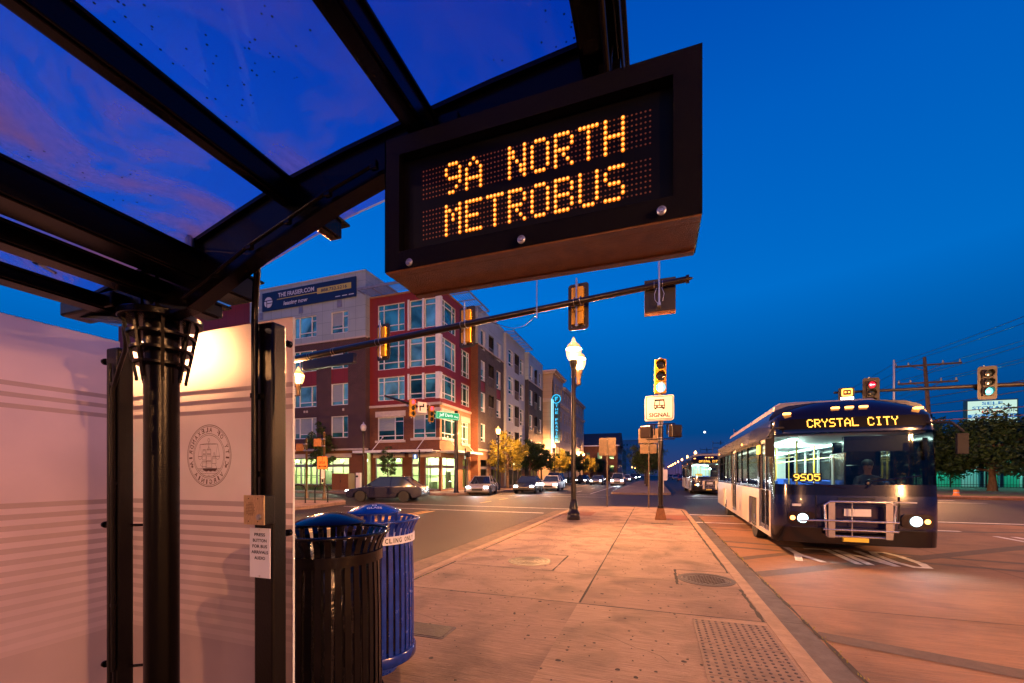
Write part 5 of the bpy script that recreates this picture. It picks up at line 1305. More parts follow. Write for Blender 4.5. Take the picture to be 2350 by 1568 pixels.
for a, b_ in rows:
    window(ab, O, EX, (.85, 3.65, a, b_), (.22, .76), ((.80, 0, .22), (.80, .22, .76), (.80, .76, 1), (.24, 0, .22), (.24, .22, .76), (.24, .76, 1)), blind=0)
    window(ab, O, EX, (4.15, 5.42, a, b_), (), ((.80, 0, 1), (.22, 0, 1)) if a < 12 else ((.8, 0, 1),))
    window(ab, O, EX, (5.62, 6.72, a, b_), (), ((.80, 0, 1), (.22, 0, 1)) if a < 12 else ((.8, 0, 1),))
    for (p, q) in ((3.98, 4.149), (5.421, 5.619), (6.721, 7.1)):
        b = MB(); b.ob(O, EX, p, q, .001, .07, a-.08, b_+.08); b.build('pilaster', M['frame'], ab)
for h, v in zip(low, ((.66,), (.5,))): window(ab, O, EX, h, v, ((.2, 0, 1), (.8, v[0], 1)), blind=.5)
# --- side: red corner (X=-17.2, Y 31.1..37.3)
O = (-17.2, 31.1); W3 = 6.2
sa = [(.35, 3.0, a, b_) for a, b_ in rows]; sb = [(4.1, 5.9, a+.0, b_) for a, b_ in rows]
lows = [(.35, 3.0, 4.55, 6.6), (4.15, 5.7, 4.35, 6.4)]
sec('red_wall', M['red_panel'], O, EY, W3, 7.55, 17.2, sa+sb)
sec('brick_wall', M['brick_tan'], O, EY, W3, 3.55, 7.35, lows)
b = MB(); b.ob(O, EY, 0, W3, -.2, .10, 7.35, 7.55); b.build('string_course', M['trim'], ab)
for a, b_ in rows:
    window(ab, O, EY, (.35, 3.0, a, b_), (.22, .76), ((.80, 0, .22), (.80, .22, .76), (.80, .76, 1), (.24, 0, .22), (.24, .22, .76), (.24, .76, 1)))
    window(ab, O, EY, (4.1, 5.9, a, b_), (.25, .75), ((.82, 0, .25), (.82, .25, .75), (.82, .75, 1), (.2, 0, 1)))
    b = MB(); b.ob(O, EY, -.001, .349, .001, .07, a-.08, b_+.08); b.build('pilaster', M['frame'], ab)
for h in lows:
    window(ab, O, EY, h, (.25, .75), ((.22, 0, 1), (.8, 0, 1)))
    b = MB(); b.ob(O, EY, h[0]-.2, h[1]+.2, .001, .08, h[3]+.001, h[3]+.5); b.build('lintel', M['trim'], ab)
    b = MB(); b.ob(O, EY, h[0]-.2, h[1]+.2, .001, .12, h[2]-.2, h[2]-.001); b.build('sill', M['trim'], ab)
b = MB(); b.box(-24.2, -17.6, 31.5, 50, 3.6, 17.0); b.build('core', M['slate_panel'], ab)
b = MB(); b.box(-24.29, -17.15, 31.05, 50, 17.2, 17.35); b.build('roof', M['brick_tan'], ab)
shade((-24.3, 31.1), EX, -.1, 7.1, 1.5, 17.45, n=8, posts=6); shade((-17.2, 31.1), EY, -1.0, 6.6, 1.7, 17.46, n=8, posts=6)
# --- side: brick block (X=-16.4, Y 37.3..44.6)
O = (-16.4, 37.3); W4 = 7.3
r4 = [(13.95, 15.95), (10.85, 12.85), (7.7, 9.65), (4.7, 6.5)]
c4 = [(.7, 1.85), (5.05, 6.35)]; bal = (2.75, 4.15)
h4 = [(p, q, a, b_) for p, q in c4 for a, b_ in r4]; hb4 = [(bal[0], bal[1], a-.25, b_+.1) for a, b_ in r4[:3]]
sec('pale_wall', M['white_panel'], O, EY, W4, 14.3, 17.85, h4+hb4); sec('brick_wall', M['brick_grey'], O, EY, W4, 3.9, 14.2, h4+hb4+[(p, q, 9.75, 10.75) for p, q in c4])
for p, q in c4:
    b = MB(); b.oq(O, EY, p, q, 9.75, 10.75, -.06); b.build('infill_panel', M['red_panel'], ab)
b = MB(); b.ob(O, EY, 0, W4, .001, .07, 14.2, 14.32); b.ob(O, EY, 0, W4, .001, .1, 3.75, 3.95); b.build('string_course', M['trim'], ab)
for h in h4: window(ab, O, EY, h, (.72,), ((.22, 0, 1),), blind=random.random() < .3)
def balcony(O, h):
    g = MB(); a0, a1, z0, z1 = h
    g.oq(O, EY, a0, a1, z0, z1, -1.2); g.ob(O, EY, a0, a1, -1.2, -.01, z0-.02, z0+.02)
    for a in (a0, a1): g.face([(O[0], O[1]+a, z0), (O[0]-1.2, O[1]+a, z0), (O[0]-1.2, O[1]+a, z1), (O[0], O[1]+a, z1)])
    r = g.build('balcony', M['slate_panel'], ab)
    f = MB()
    for k in range(8): f.ob(O, EY, a0+(a1-a0)*k/7-.012, a0+(a1-a0)*k/7+.012, -.06, -.03, z0, z0+1.0)
    f.ob(O, EY, a0, a1, -.07, -.02, z0+1.0, z0+1.06); f.build('railing', M['louvre'], r)
for h in hb4: balcony(O, h)
# front return
sec('pale_wall', M['white_panel'], (-17.2, 37.3), EX, .8, 14.3, 17.85, []); sec('brick_wall', M['brick_brown'], (-17.2, 37.3), EX, .8, .0, 14.2, [])
b = MB(); b.box(-24, -17.65, 37.4, 60, 0, 17.6); b.build('core', M['slate_panel'], ab)
b = MB(); b.box(-24, -16.35, 37.25, 44.6, 17.85, 17.97); b.build('roof', M['white_plain'], ab)
# --- side: pale bay block (Y 44.6..51.8), dark block (..59.2)
O = (-16.1, 44.6); W5 = 7.2; r5 = [(14.1, 16.1), (10.85, 12.95), (7.6, 9.7), (4.4, 6.5)]
c5 = [(.8, 2.5), (5.2, 6.6)]; h5 = [(p, q, a, b_) for p, q in c5 for a, b_ in r5]; hb5 = [(3.0, 4.7, a-.3, b_+.1) for a, b_ in r5]
sec('pale_wall', M['white_plain'], O, EY, W5, 3.9, 17.6, h5+hb5)
for h in h5: window(ab, O, EY, h, (.7,), ((.22, 0, 1), (.8, 0, 1)))
for h in hb5: balcony(O, h)
sec('pale_wall', M['white_plain'], (-16.4, 44.6), EX, .3, 0, 17.6, [])
shade(O, EY, -.3, 7.4, .9, 17.7, n=6, posts=8)
O = (-15.6, 51.8); W6 = 7.2; r6 = [(14.0, 15.9), (10.6, 12.6), (7.3, 9.3), (4.1, 6.0)]
c6 = [(.6, 1.9), (5.2, 6.5)]; h6 = [(p, q, a, b_) for p, q in c6 for a, b_ in r6]; hb6 = [(2.8, 4.2, a-.3, b_+.1) for a, b_ in r6[:3]]
sec('pale_wall', M['white_panel'], O, EY, W6, 13.8, 17.3, h6+hb6); sec('brick_wall', M['brick_grey'], O, EY, W6, 3.9, 13.7, h6+hb6)
b = MB(); b.ob(O, EY, 0, W6, .001, .07, 13.68, 13.82); b.build('string_course', M['trim'], ab)
for h in h6: window(ab, O, EY, h, (.7,), ((.22, 0, 1),))
for h in hb6: balcony(O, h)
sec('brick_wall', M['slate_panel'], (-16.1, 51.8), EX, .5, 0, 13.7, []); sec('pale_wall', M['white_panel'], (-16.1, 51.8), EX, .5, 13.8, 17.3, [])
b = MB(); b.box(-24, -16.06, 44.6, 51.8, 17.6, 17.69); b.box(-24, -15.56, 51.8, 59, 17.3, 17.4); b.build('roof', M['white_plain'], ab)
# --- ground floor shops: real shallow rooms behind glass, lit from inside
M['shop_wall'] = mat('shop_interior_wall', (.50, .62, .30), .8, var=.15, vscale=.8)
M['shop_floor'] = mat('shop_floor', (.25, .22, .16), .6, var=.2)
M['shop_lamp'] = emit('shop_ceiling_lamp', (.85, 1, .75), 9)
M['sash'] = mat('grey_shopfront_frame', (.20, .19, .23), .5, var=.1)
M['shopglass'] = clearg('shop_glass', (.86, .93, .86), .08, .03)
M['furn'] = mat('shop_furnishing', (.10, .12, .06), .6, var=.4, vscale=2)
def shop(O, U, w, holes, z_top, wallm, depth=4.5, power=650, left=True, right=True, back=True):
    N = (U[1], -U[0])
    b = MB(); b.wall(O, U, w, 0, z_top, holes, .25); b.build('shop_wall', wallm, ab)
    r = MB()
    P = lambda a, n, z: (O[0]+U[0]*a+N[0]*n, O[1]+U[1]*a+N[1]*n, z)
    if back: r.face([P(.2, -depth, 0), P(w-.2, -depth, 0), P(w-.2, -depth, z_top), P(.2, -depth, z_top)], 0)
    if left: r.face([P(.2, -.3, 0), P(.2, -depth, 0), P(.2, -depth, z_top), P(.2, -.3, z_top)], 0)
    if right: r.face([P(w-.2, -.3, 0), P(w-.2, -.3, z_top), P(w-.2, -depth, z_top), P(w-.2, -depth, 0)], 0)
    r.face([P(.2, -.3, .02), P(w-.2, -.3, .02), P(w-.2, -depth, .02), P(.2, -depth, .02)], 1); r.face([P(.2, -.3, z_top-.15), P(.2, -depth, z_top-.15), P(w-.2, -depth, z_top-.15), P(w-.2, -.3, z_top-.15)], 0)
    ro = r.build('shop_room', [M['shop_wall'], M['shop_floor']], ab)
    f = MB(); random.seed(int(w*100))
    k = .6
    while k < w-1:
        hh = random.uniform(.7, 1.9); ww = random.uniform(.25, 1.1); d = random.uniform(1.0, 3.6)
        if random.random() < .5:
            f.ob(O, U, k, k+ww, -d-.4, -d, .02, hh)
        else:
            f.ob(O, U, k, k+.07, -d-.07, -d, .02, 2.6); f.ob(O, U, k, k+ww, -d-.07, -d, 1.1, 1.16)
        k += ww+random.uniform(.2, .9)
    for a in [x*2.1+1 for x in range(int(w/2.1)) if back]: f.ob(O, U, a, a+.09, -depth+.01, -depth+.06, 0, z_top-.2)
    if back: f.ob(O, U, .2, w-.2, -depth+.01, -depth+.08, 1.25, 1.33)
    f.build('shop_furnishing', M['furn'], ab)
    nl = max(1, int(w/2.6))
    for i in range(nl):
        a = w*(i+.5)/nl; lm = MB(); lm.lathe([(.13, 0), (.17, .08), (.13, .2), (.03, .24)], 12, P(a, -1.6, 2.62)); lm.build('shop_lamp', M['shop_lamp'], ab)
    for i in range(max(1, int(w/4.5))):
        a = w*(i+.5)/max(1, int(w/4.5)); l = bpy.data.lights.new('shop_light', 'POINT'); l.energy = power; l.color = (.95, 1, .72); l.shadow_soft_size = .25
        o = bpy.data.objects.new('shop_light', l); COL.objects.link(o); o.location = P(a, -2.2, 2.45)
    for h in holes:
        a0, a1, z0, z1 = h
        g = MB(); g.oq(O, U, a0, a1, z0, z1, -.15); wg = g.build('shop_window', M['shopglass'], ab)
        m_ = MB(); n = max(1, round((a1-a0)/1.9))
        for i in range(n+1):
            a = a0+(a1-a0)*i/n; m_.ob(O, U, max(a0, a-.06), min(a1, a+.06), -.19, -.08, z0, z1)
        m_.ob(O, U, a0+.06, a1-.06, -.18, -.07, z0+(z1-z0)*.66, z0+(z1-z0)*.66+.26); m_.ob(O, U, a0+.06, a1-.06, -.18, -.07, z1-.06, z1); m_.ob(O, U, a0+.06, a1-.06, -.18, -.07, z0, z0+.08)
        m_.build('frame', M['sash'], wg)
random.seed(5)
shop((-38.2, 30.75), EX, 13.9, [(.3, 3.9, .45, 2.95), (4.3, 11.9, .45, 2.95)], 3.6, M['brick_brown'])
b = MB(); b.ob((-38.2, 30.75), EX, .3, 12.2, .001, .09, 2.96, 3.32); b.build('lintel', M['trim'], ab)
shop((-24.3, 31.3), EX, 7.1, [(.45, 3.3, .5, 2.9), (4.2, 4.95, .5, 2.9), (5.5, 6.9, .1, 2.9)], 3.55, M['brick_brown'], right=False, power=800)
b = MB(); b.ob((-24.3, 31.3), EX, .3, 3.5, .001, .12, 2.91, 3.3); b.ob((-24.3, 31.3), EX, 4.0, 7.1, .001, .12, 2.91, 3.3); b.build('lintel', M['trim'], ab)
shop((-17.2, 31.3), EY, 6.0, [(.3, 3.1, .1, 2.9), (4.2, 5.6, .1, 2.9)], 3.55, M['brick_tan'], left=False, back=False)
shop((-16.4, 37.3), EY, 7.3, [(.6, 2.6, .1, 2.9), (3.4, 6.6, .1, 2.9)], 3.75, M['brick_tan'], power=500)
shop((-16.1, 44.6), EY, 14.4, [(.8, 6.4, .1, 2.9), (7.8, 13.6, .1, 2.9)], 3.9, M['brick_tan'], power=500)
b = MB(); b.ob((-24.3, 31.3), EX, .1, .2, -.1, .01, 3.5, 3.56)
# steel canopies with hangers over the shop doors
def canopy(O, U, a0, a1, out=1.5, z=3.35):
    b = MB(); b.ob(O, U, a0, a1, .02, out, z, z+.05); b.ob(O, U, a0, a1, out, out+.07, z-.08, z+.12)
    for k in range(int((a1-a0)/1.2)+1):
        a = a0+.2+k*1.2
        if a < a1: b.ob(O, U, a-.05, a+.05, .03, out-.02, z-.10, z-.001)
    c = b.build('canopy', M['frame'], ab)
    for a in (a0+(a1-a0)*.22, a0+(a1-a0)*.78):
        N = (U[1], -U[0]); t_ = MB(); t_.tube([(O[0]+U[0]*a+N[0]*out*.85, O[1]+U[1]*a+N[1]*out*.85, z+.05), (O[0]+U[0]*(a+.25)+N[0]*.02, O[1]+U[1]*(a+.25)+N[1]*.02, z+1.35)], .03, 8)
        t_.lathe([(.09, -.02), (.09, .02)], 10, (O[0]+U[0]*(a+.25)+N[0]*.04, O[1]+U[1]*(a+.25)+N[1]*.04, z+1.35), axis='x'); t_.build('hanger_rod', M['frame'], c)
canopy((-24.3, 31.1), EX, -.6, 7.3); canopy((-17.2, 31.1), EY, -.2, 5.6); canopy((-16.4, 37.3), EY, 4, 7)
# --- banner on the pale storey
bn = thing('banner', 'dark blue leasing banner reading THE FRASIER.COM leasing now on the pale wall', 'banner', (-30.8, 30.4, 18.2))
M['navy'] = mat('navy_banner', (.008, .016, .065), .5, var=.12, vscale=1)
M['bwhite'] = mat('banner_white', (.62, .66, .72), .5, var=.05); M['byellow'] = mat('banner_yellow', (.55, .48, .10), .5, var=.05)
b = MB(); b.box(-36.4, -25.2, 30.38, 30.42, 17.32, 19.12); b.build('cloth', M['navy'], bn)
b = MB()
b.text('THE FRASIER.COM', (-32.15, 30.372, 18.68), (1, 0, 0), (0, 0, 1), 4.4, .42); b.text('leasing now', (-32.2, 30.372, 17.76), (1, 0, 0), (.12, 0, 1), 2.9, .52)
for k in range(3): b.box(-27.5+k*.75, -26.95+k*.75, 30.37, 30.374, 17.55, 17.62)
cx, cz, rr = -35.6, 18.15, .52
for (z0, z1) in ((.22, .52), (-.06, .14), (-.52, -.14)):
    pts = []
    for k in range(13): z = z0+(z1-z0)*k/12; pts.append((cx+math.sqrt(max(0, rr*rr-z*z)), z+cz))
    for k in range(12, -1, -1): z = z0+(z1-z0)*k/12; x_ = -math.sqrt(max(0, rr*rr-z*z)); pts.append((cx+(x_ if z1 > .3 else max(x_, -.16)), z+cz))
    b.prism(pts, 30.368, 30.374, axis='y')
pts = []
for k in range(13): z = -.40+.52*k/12; pts.append((cx-math.sqrt(max(0, rr*rr-z*z)), z+cz))
pts += [(cx-.26, .12+cz), (cx-.26, -.40+cz)]; b.prism(pts, 30.368, 30.374, axis='y')
b.build('lettering', M['bwhite'], bn)
b = MB(); b.box(-34.5, -25.6, 30.370, 30.376, 18.22, 18.30) if False else b.box(-34.5, -29.6, 30.370, 30.376, 18.26, 18.33); b.box(-29.6, -25.75, 30.370, 30.376, 18.12, 18.66); b.build('yellow_bar', M['byellow'], bn)
b = MB(); b.text('888.752.5216', (-27.68, 30.366, 18.39), (1, 0, 0), (0, 0, 1), 2.95, .30); b.build('phone_number', M['navy'], bn)
# ================================================================== CREAM BUILDING
cbld = thing('apartment_building', 'cream apartment building with stepped cornices behind the neon sign', 'apartment building', (-14.1, 59.5, 0))
def part(mb, name, m, **k): return mb.build(name, m, cbld, **k)
b = MB(); b.oq((-24, 59.5), EX, 0, 9.9, 0, 16.6); part(b, 'wall', M['cream'])
hs = []; wcols = [(.8, 1.7), (2.4, 3.3), (4.4, 5.7)]+[(7.6+k*2.05, 8.4+k*2.05) for k in range(9)]
for (z0, z1) in ((13.1, 14.9), (9.6, 11.4), (6.7, 8.5), (3.9, 5.6)):
    for (a0, a1) in wcols: hs.append((a0, a1, z0, z1))
b = MB(); b.wall((-14.1, 59.5), EY, 6.6, 0, 16.6, [h for h in hs if h[1] < 6.6]); part(b, 'wall', M['cream'])
b = MB(); b.wall((-14.1, 59.5), EY, 27.4, 0, 15.3, [h for h in hs if h[1] > 6.6]+[(0, 6.6, 0, 15.3)]); part(b, 'wall', M['cream'])
for h in hs:
    g = MB(); g.oq((-14.1, 59.5), EY, *h, -.15); wg = g.build('window', M['wglass'], cbld)
    f = MB(); f.ob((-14.1, 59.5), EY, (h[0]+h[1])/2-.03, (h[0]+h[1])/2+.03, -.14, -.09, h[2], h[3]); f.ob((-14.1, 59.5), EY, h[0], h[1], -.14, -.09, (h[2]+h[3])/2-.03, (h[2]+h[3])/2+.03); f.build('frame', M['frame'], wg)
for (a0, a1, z, s) in ((-.35, 6.9, 16.2, .55), (0, 27.5, 12.1, .3), (6.6, 27.5, 15.0, .4)):
    b = MB(); b.ob((-14.1, 59.5), EY, a0, a1, .001, s*.6, z, z+.25); b.ob((-14.1, 59.5), EY, a0, a1, .001, s, z+.25, z+.5); part(b, 'cornice', M['trim'])
for (z, s) in ((16.2, .55), (12.1, .3)):
    b = MB(); b.ob((-24, 59.5), EX, 0, 9.9+s*.6, .001, s*.6, z, z+.25); b.ob((-24, 59.5), EX, 0, 9.9+s, .001, s, z+.25, z+.5); part(b, 'cornice', M['trim'])
b = MB(); b.box(-24, -14.1, 59.52, 66.1, 16.6, 16.75); b.box(-24, -14.1, 66.1, 86.9, 15.3, 15.45); b.box(-24, -14.3, 86.85, 86.9, 0, 15.3); b.box(-23.9, -14.6, 59.9, 86.6, .1, 15.2); part(b, 'roof', M['cream'])
ns = thing('neon_sign', 'tall cyan neon blade sign reading THE FRASIER with a round emblem', 'neon sign', (-13.6, 59.2, 9))
M['neon'] = emit('cyan_neon', (.02, .50, .85), 1.5); M['neon_w'] = emit('white_cyan_neon', (.35, .85, 1), 1.8); M['teal'] = mat('teal_sign_body', (.02, .09, .13), .4, var=.1)
b = MB(); b.box(-14.0, -13.05, 59.0, 59.25, 6.0, 12.2); b.build('body', M['teal'], ns)
b = MB(); b.box(-14.07, -13.98, 58.95, 59.0, 5.6, 12.3); b.box(-14.3, -14.2, 58.98, 59.05, 4.5, 12.4); b.build('neon_tube', M['neon_w'], ns)
b = MB()
for k in range(20):
    a, c_ = R(18*k), R(18*k+18); b.face([(-13.55+math.cos(t_)*r_, 58.96, 12.35+math.sin(t_)*r_) for t_, r_ in ((a, .55), (c_, .55), (c_, .68), (a, .68))])
for (x0_, x1_, z0_, z1_) in ((-13.75, -13.62, 12.05, 12.65), (-13.75, -13.3, 12.52, 12.66), (-13.75, -13.38, 12.28, 12.40)): b.box(x0_, x1_, 58.93, 58.97, z0_, z1_)
b.build('emblem', M['neon'], ns)
b = MB()
for i, ch in enumerate('THE FRASIER'):
    if ch != ' ': b.text(ch, (-13.5, 58.98, 11.35-i*.50), (1, 0, 0), (0, 0, 1), .12 if ch == 'I' else .40, .36)
b.build('lettering', M['neon'], ns)
b = MB(); b.lathe([(.64, 0), (.64, .2)], 28, (-13.55, 58.98, 12.35), axis='y'); b.build('emblem_disc', M['teal'], ns)
# ================================================================== FAR BUILDINGS
def simple_block(label, x0, x1, y0, y1, h, wm, roofm, cols, rows_, z1st=2, gable=False, name='building', wh=1.5, ww=1.0, pitch=2.6):
    t = thing(name, label, 'building', ((x0+x1)/2, y0, 0))
    b = MB(); b.box(x0, x1, y0, y1, 0, h); b.build('wall', wm, t)
    if gable:
        b = MB(); ov = .4; ym = (y0+y1)/2; rh = gable
        b.add([(x0-ov, y0-ov, h), (x1+ov, y0-ov, h), (x1+ov, y1+ov, h), (x0-ov, y1+ov, h), (x0-ov, ym, h+rh), (x1+ov, ym, h+rh)], [(0, 1, 5, 4), (1, 2, 5), (2, 3, 4, 5), (3, 0, 4), (0, 3, 2, 1)]); b.build('roof', roofm, t)
        b = MB(); b.box(x0-ov, x1+ov, y0-ov-.03, y0-ov+.05, h-.25, h+.02); b.build('gutter', M['frame'], t)
    else:
        b = MB(); b.box(x0-.2, x1+.2, y0-.2, y1+.2, h, h+.5); b.build('roof', roofm, t)
    for i in range(cols):
        for k in range(rows_):
            xc = x0+(x1-x0)*(i+.5)/cols; z0 = z1st+k*3
            if z0+wh > h: continue
            g = MB(); g.box(xc-ww/2, xc+ww/2, y0-.03, y0-.01, z0, z0+wh); g.build('window', M['wglass'], t)
    n = int((y1-y0)/pitch)
    for i in range(min(n, 14)):
        for k in range(rows_):
            yc = y0+(i+.5)*pitch; z0 = z1st+k*3
            if z0+wh > h: continue
            g = MB(); g.box(x1+.01, x1+.03, yc-ww/2, yc+ww/2, z0, z0+wh); g.build('window', M['wglass'], t)
    return t
M['darkroof'] = mat('dark_shingle_roof', (.03, .028, .03), .8, var=.3, vscale=4)
simple_block('long brown house with a dark pitched roof beyond the cream building', -22, -8.2, 99, 112, 8.2, M['brick_brown'], M['darkroof'], 5, 2, gable=3.4)
simple_block('row of tan townhouses stepping down the left side of the street', -24, -11.5, 118, 160, 9.0, M['cream'], M['trim'], 3, 3)
simple_block('taller tan block in the far left street row', -26, -12.0, 162, 190, 11.2, M['brick_tan'], M['trim'], 3, 3)
simple_block('far grey apartment block in the far left street row', -28, -12.4, 196, 240, 13.0, M['white_plain'], M['trim'], 4, 4)
simple_block('distant pale multi-storey building closing the street', -26, 2, 330, 350, 27.0, M['white_plain'], M['trim'], 12, 8, ww=1.2)
# ================================================================== BUS
M['bus_blue'] = mat('bus_navy_paint', (.003, .006, .04), .2, var=.15, coat=.6, spec=.6)
M['bus_dark'] = mat('bus_black_mask', (.004, .003, .004), .15, var=.2, coat=.5)
M['bus_white'] = mat('bus_cream_side_paint', (.50, .42, .36), .3, var=.12, coat=.3, stain=.2, sscale=1.5)
M['bus_roof'] = mat('bus_roof_fairing', (.16, .16, .22), .4, var=.15)
M['rubber'] = mat('tyre_rubber', (.012, .012, .012), .8, var=.3)
M['alloy'] = mat('polished_wheel', (.5, .5, .52), .25, metal=.9, var=.2, vscale=10)
M['bus_glass'] = clearg('windscreen_glass', (.80, .92, .86), .045, .02)
M['bus_side_glass'] = clearg('tinted_side_glass', (.45, .42, .38), .16, .03)
M['bus_in'] = mat('bus_interior_panel', (.62, .70, .66), .6, var=.08)
M['bus_floor'] = mat('bus_floor', (.10, .11, .12), .6, var=.2)
M['seat_blue'] = mat('blue_seat_fabric', (.01, .07, .42), .7, var=.15)
M['grab_yellow'] = mat('yellow_grab_pole', (.75, .55, .06), .35, var=.05)
M['strip_light'] = emit('bus_ceiling_light', (.72, 1, .92), 8)
M['amber_led'] = emit('amber_destination_led', (1, .48, .06), 3.2)
M['amber_marker'] = emit('amber_marker_lamp', (1, .36, .08), 7)
M['headlight'] = emit('headlight_lens', (.62, .93, 1), 7)
M['chrome'] = mat('bike_rack_steel', (.55, .53, .52), .25, metal=.85, var=.15)
M['plate_w'] = mat('number_plate', (.6, .6, .62), .5, var=.1)
BW, BL = 1.275, 11.6
bus = thing('bus', 'navy and cream city bus with CRYSTAL CITY in amber lights, closest to us', 'bus', (0, 0, 0), 'city buses')
def fs(a, z):
    """bus front: superellipse in plan, leaning back with height"""
    n = 2/3.7; s, c = math.sin(a), math.cos(a)
    x = BW*math.copysign(abs(s)**n, s); y = .46*(1-abs(c)**n)
    lean = 0 if z < 1.0 else (z-1.0)*.10 if z < 2.35 else .135+(z-2.35)**1.3*.42
    if z < .6: lean = (.6-z)*.12
    k = 1.0 if z < 2.55 else 1-.50*((z-2.55)/.40)**2.2
    return (x*k, y+lean+(1-k)*.5, z)
A_ = [R(-90+180*i/28) for i in range(29)]
def front_part(name, zs, m, a_lo=-91, a_hi=91, off=0.0):
    b = MB(); sel = [a for a in A_ if R(a_lo) <= a <= R(a_hi)]
    vs = [(x, y-off, z) for z in zs for (x, y, z) in [fs(a, z) for a in sel]]
    n = len(sel); b.add(vs, [(i*n+k, i*n+k+1, (i+1)*n+k+1, (i+1)*n+k) for i in range(len(zs)-1) for k in range(n-1)])
    return b.build(name, m, bus, smooth=50)
front_part('bumper', [.28, .32, .45, .56], M['bus_dark'])
front_part('front_panel', [.56, .60, .75, .9, 1.02, 1.16], M['bus_blue'])
front_part('front_mask', [1.16, 1.25, 1.36], M['bus_dark'])
front_part('windscreen', [1.36, 1.5, 1.7, 1.9, 2.15, 2.32], M['bus_glass'], -70, 70)
front_part('front_mask', [1.36, 1.5, 1.7, 1.9, 2.15, 2.32], M['bus_dark'], -91, -69.9); front_part('front_mask', [1.36, 1.5, 1.7, 1.9, 2.15, 2.32], M['bus_dark'], 69.9, 91)
front_part('front_header', [2.32, 2.4, 2.5, 2.62, 2.72, 2.80, 2.87, 2.92, 2.95], M['bus_dark'])
front_part('brow_stripe', [2.325, 2.36], M['bus_blue'], off=.012)
# sides: y .42 -> BL ; left side (x=-BW) faces the platform: doors and windows
yf = .46
for s in (-1, 1):
    def side(y0, y1, z0, z1, holes, m, name, d=.04):
        b = MB()
        if s < 0: b.wall((-BW, y1), (0, -1), y1-y0, z0, z1, [(y1-h[1], y1-h[0], h[2], h[3]) for h in holes], d)
        else: b.wall((BW, y0), (0, 1), y1-y0, z0, z1, [(h[0]-y0, h[1]-y0, h[2], h[3]) for h in holes], d)
        return b.build(name, m, bus)
    arches = [(2.05, 3.15, .2, 1.0), (8.1, 9.2, .2, 1.0)]
    doors = [(.62, 1.72, .38, 2.3), (5.6, 6.8, .38, 2.3)] if s < 0 else []
    side(yf, BL, .30, 1.22, arches+[d for d in doors], M['bus_white'], 'side_panel', .25)
    wins = [(1.95, 3.4), (3.5, 4.5), (4.55, 5.5), (6.95, 8.0), (8.1, 9.3), (9.4, 10.7)] if s < 0 else [(.7, 1.8), (1.95, 3.4), (3.5, 5.0), (5.1, 6.6), (6.7, 8.0), (8.1, 9.3), (9.4, 10.7)]
    wh = [(a, b_, 1.30, 2.22) for a, b_ in wins]
    side(yf, BL, 1.22, 2.32, wh+[d for d in doors], M['bus_dark'], 'window_band')
    side(yf, BL, 2.32, 2.62, [], M['bus_blue'], 'upper_panel')
    for h in wh:
        b = MB(); b.box(s*BW-s*.03-.002, s*BW-s*.03+.002, h[0], h[1], h[2], h[3]); w_ = b.build('side_window', M['bus_side_glass'], bus)
        b = MB(); b.box(s*(BW-.025)-.008, s*(BW-.025)+.008, h[0], h[1], 1.93, 1.97); b.build('frame', M['bus_dark'], w_)
    for d in doors:
        b = MB(); xx = s*(BW-.05)
        b.box(xx-.004, xx+.004, d[0]+.05, d[1]-.05, d[2]+.1, d[3]-.08); dg = b.build('door', M['bus_side_glass'], bus)
        b = MB()
        for yy in (d[0], (d[0]+d[1])/2-.03, d[1]-.06): b.box(xx-.02, xx+.02, yy, yy+.06, d[2], d[3])
        b.box(xx-.02, xx+.02, d[0]+.06, d[1]-.06, d[2], d[2]+.1); b.box(xx-.02, xx+.02, d[0]+.06, d[1]-.06, d[3]-.08, d[3])
        b.build('door_frame', M['alloy'], dg)
    for yy in (4.3, 10.9):
        b = MB(); b.box(s*BW-.012, s*BW+.012, yy, yy+.09, 2.36, 2.41); b.build('side_marker', M['amber_marker'], bus)
# body top
b = MB(); sect = [(-BW, 2.60), (-BW+.01, 2.70), (-1.17, 2.83), (-.95, 2.91), (-.5, 2.95), (.5, 2.95), (.95, 2.91), (1.17, 2.83), (BW-.01, 2.70), (BW, 2.60)]
b.prism(sect, .62, BL-.05, axis='y'); b.build('roof', M['bus_blue'], bus, smooth=40)
b = MB(); pod = [(-1.0, 2.9), (-.98, 3.06), (-.85, 3.14), (.85, 3.14), (.98, 3.06), (1.0, 2.9)]
b.prism(pod, 1.7, 9.8, axis='y'); b.build('roof_fairing', M['bus_roof'], bus, bevel=.05)
b = MB(); b.box(-BW, BW, BL-.02, BL, .35, 2.62); b.build('rear_panel', M['bus_blue'], bus)
# interior
b = MB(); b.box(-BW+.05, BW-.05, .7, BL-.1, .34, .38); b.build('floor', M['bus_floor'], bus)
b = MB(); b.box(-BW+.06, BW-.06, .55, BL-.1, 2.30, 2.33); b.box(-1.1, 1.1, BL-1.2, BL-1.15, .4, 2.3); b.build('ceiling', M['bus_in'], bus)
b = MB(); b.box(BW-.07, BW-.05, 3.2, BL-.2, .4, 1.28); b.box(-BW+.05, -BW+.07, 3.2, 5.5, .4, 1.28); b.box(-BW+.05, -BW+.07, 6.9, BL-.2, .4, 1.28)
for yy in (3.45, 5.05, 6.65, 8.05, 9.35): b.box(BW-.09, BW-.05, yy-.07, yy+.07, 1.28, 2.3)
b.box(.20, .24, 1.9, 2.0, .4, 1.9); b.build('inner_wall', M['bus_in'], bus)
for x in (-.72, .72):
    b = MB(); b.box(x-.07, x+.07, 1.1, BL-1.3, 2.27, 2.296); b.build('ceiling_light', M['strip_light'], bus)
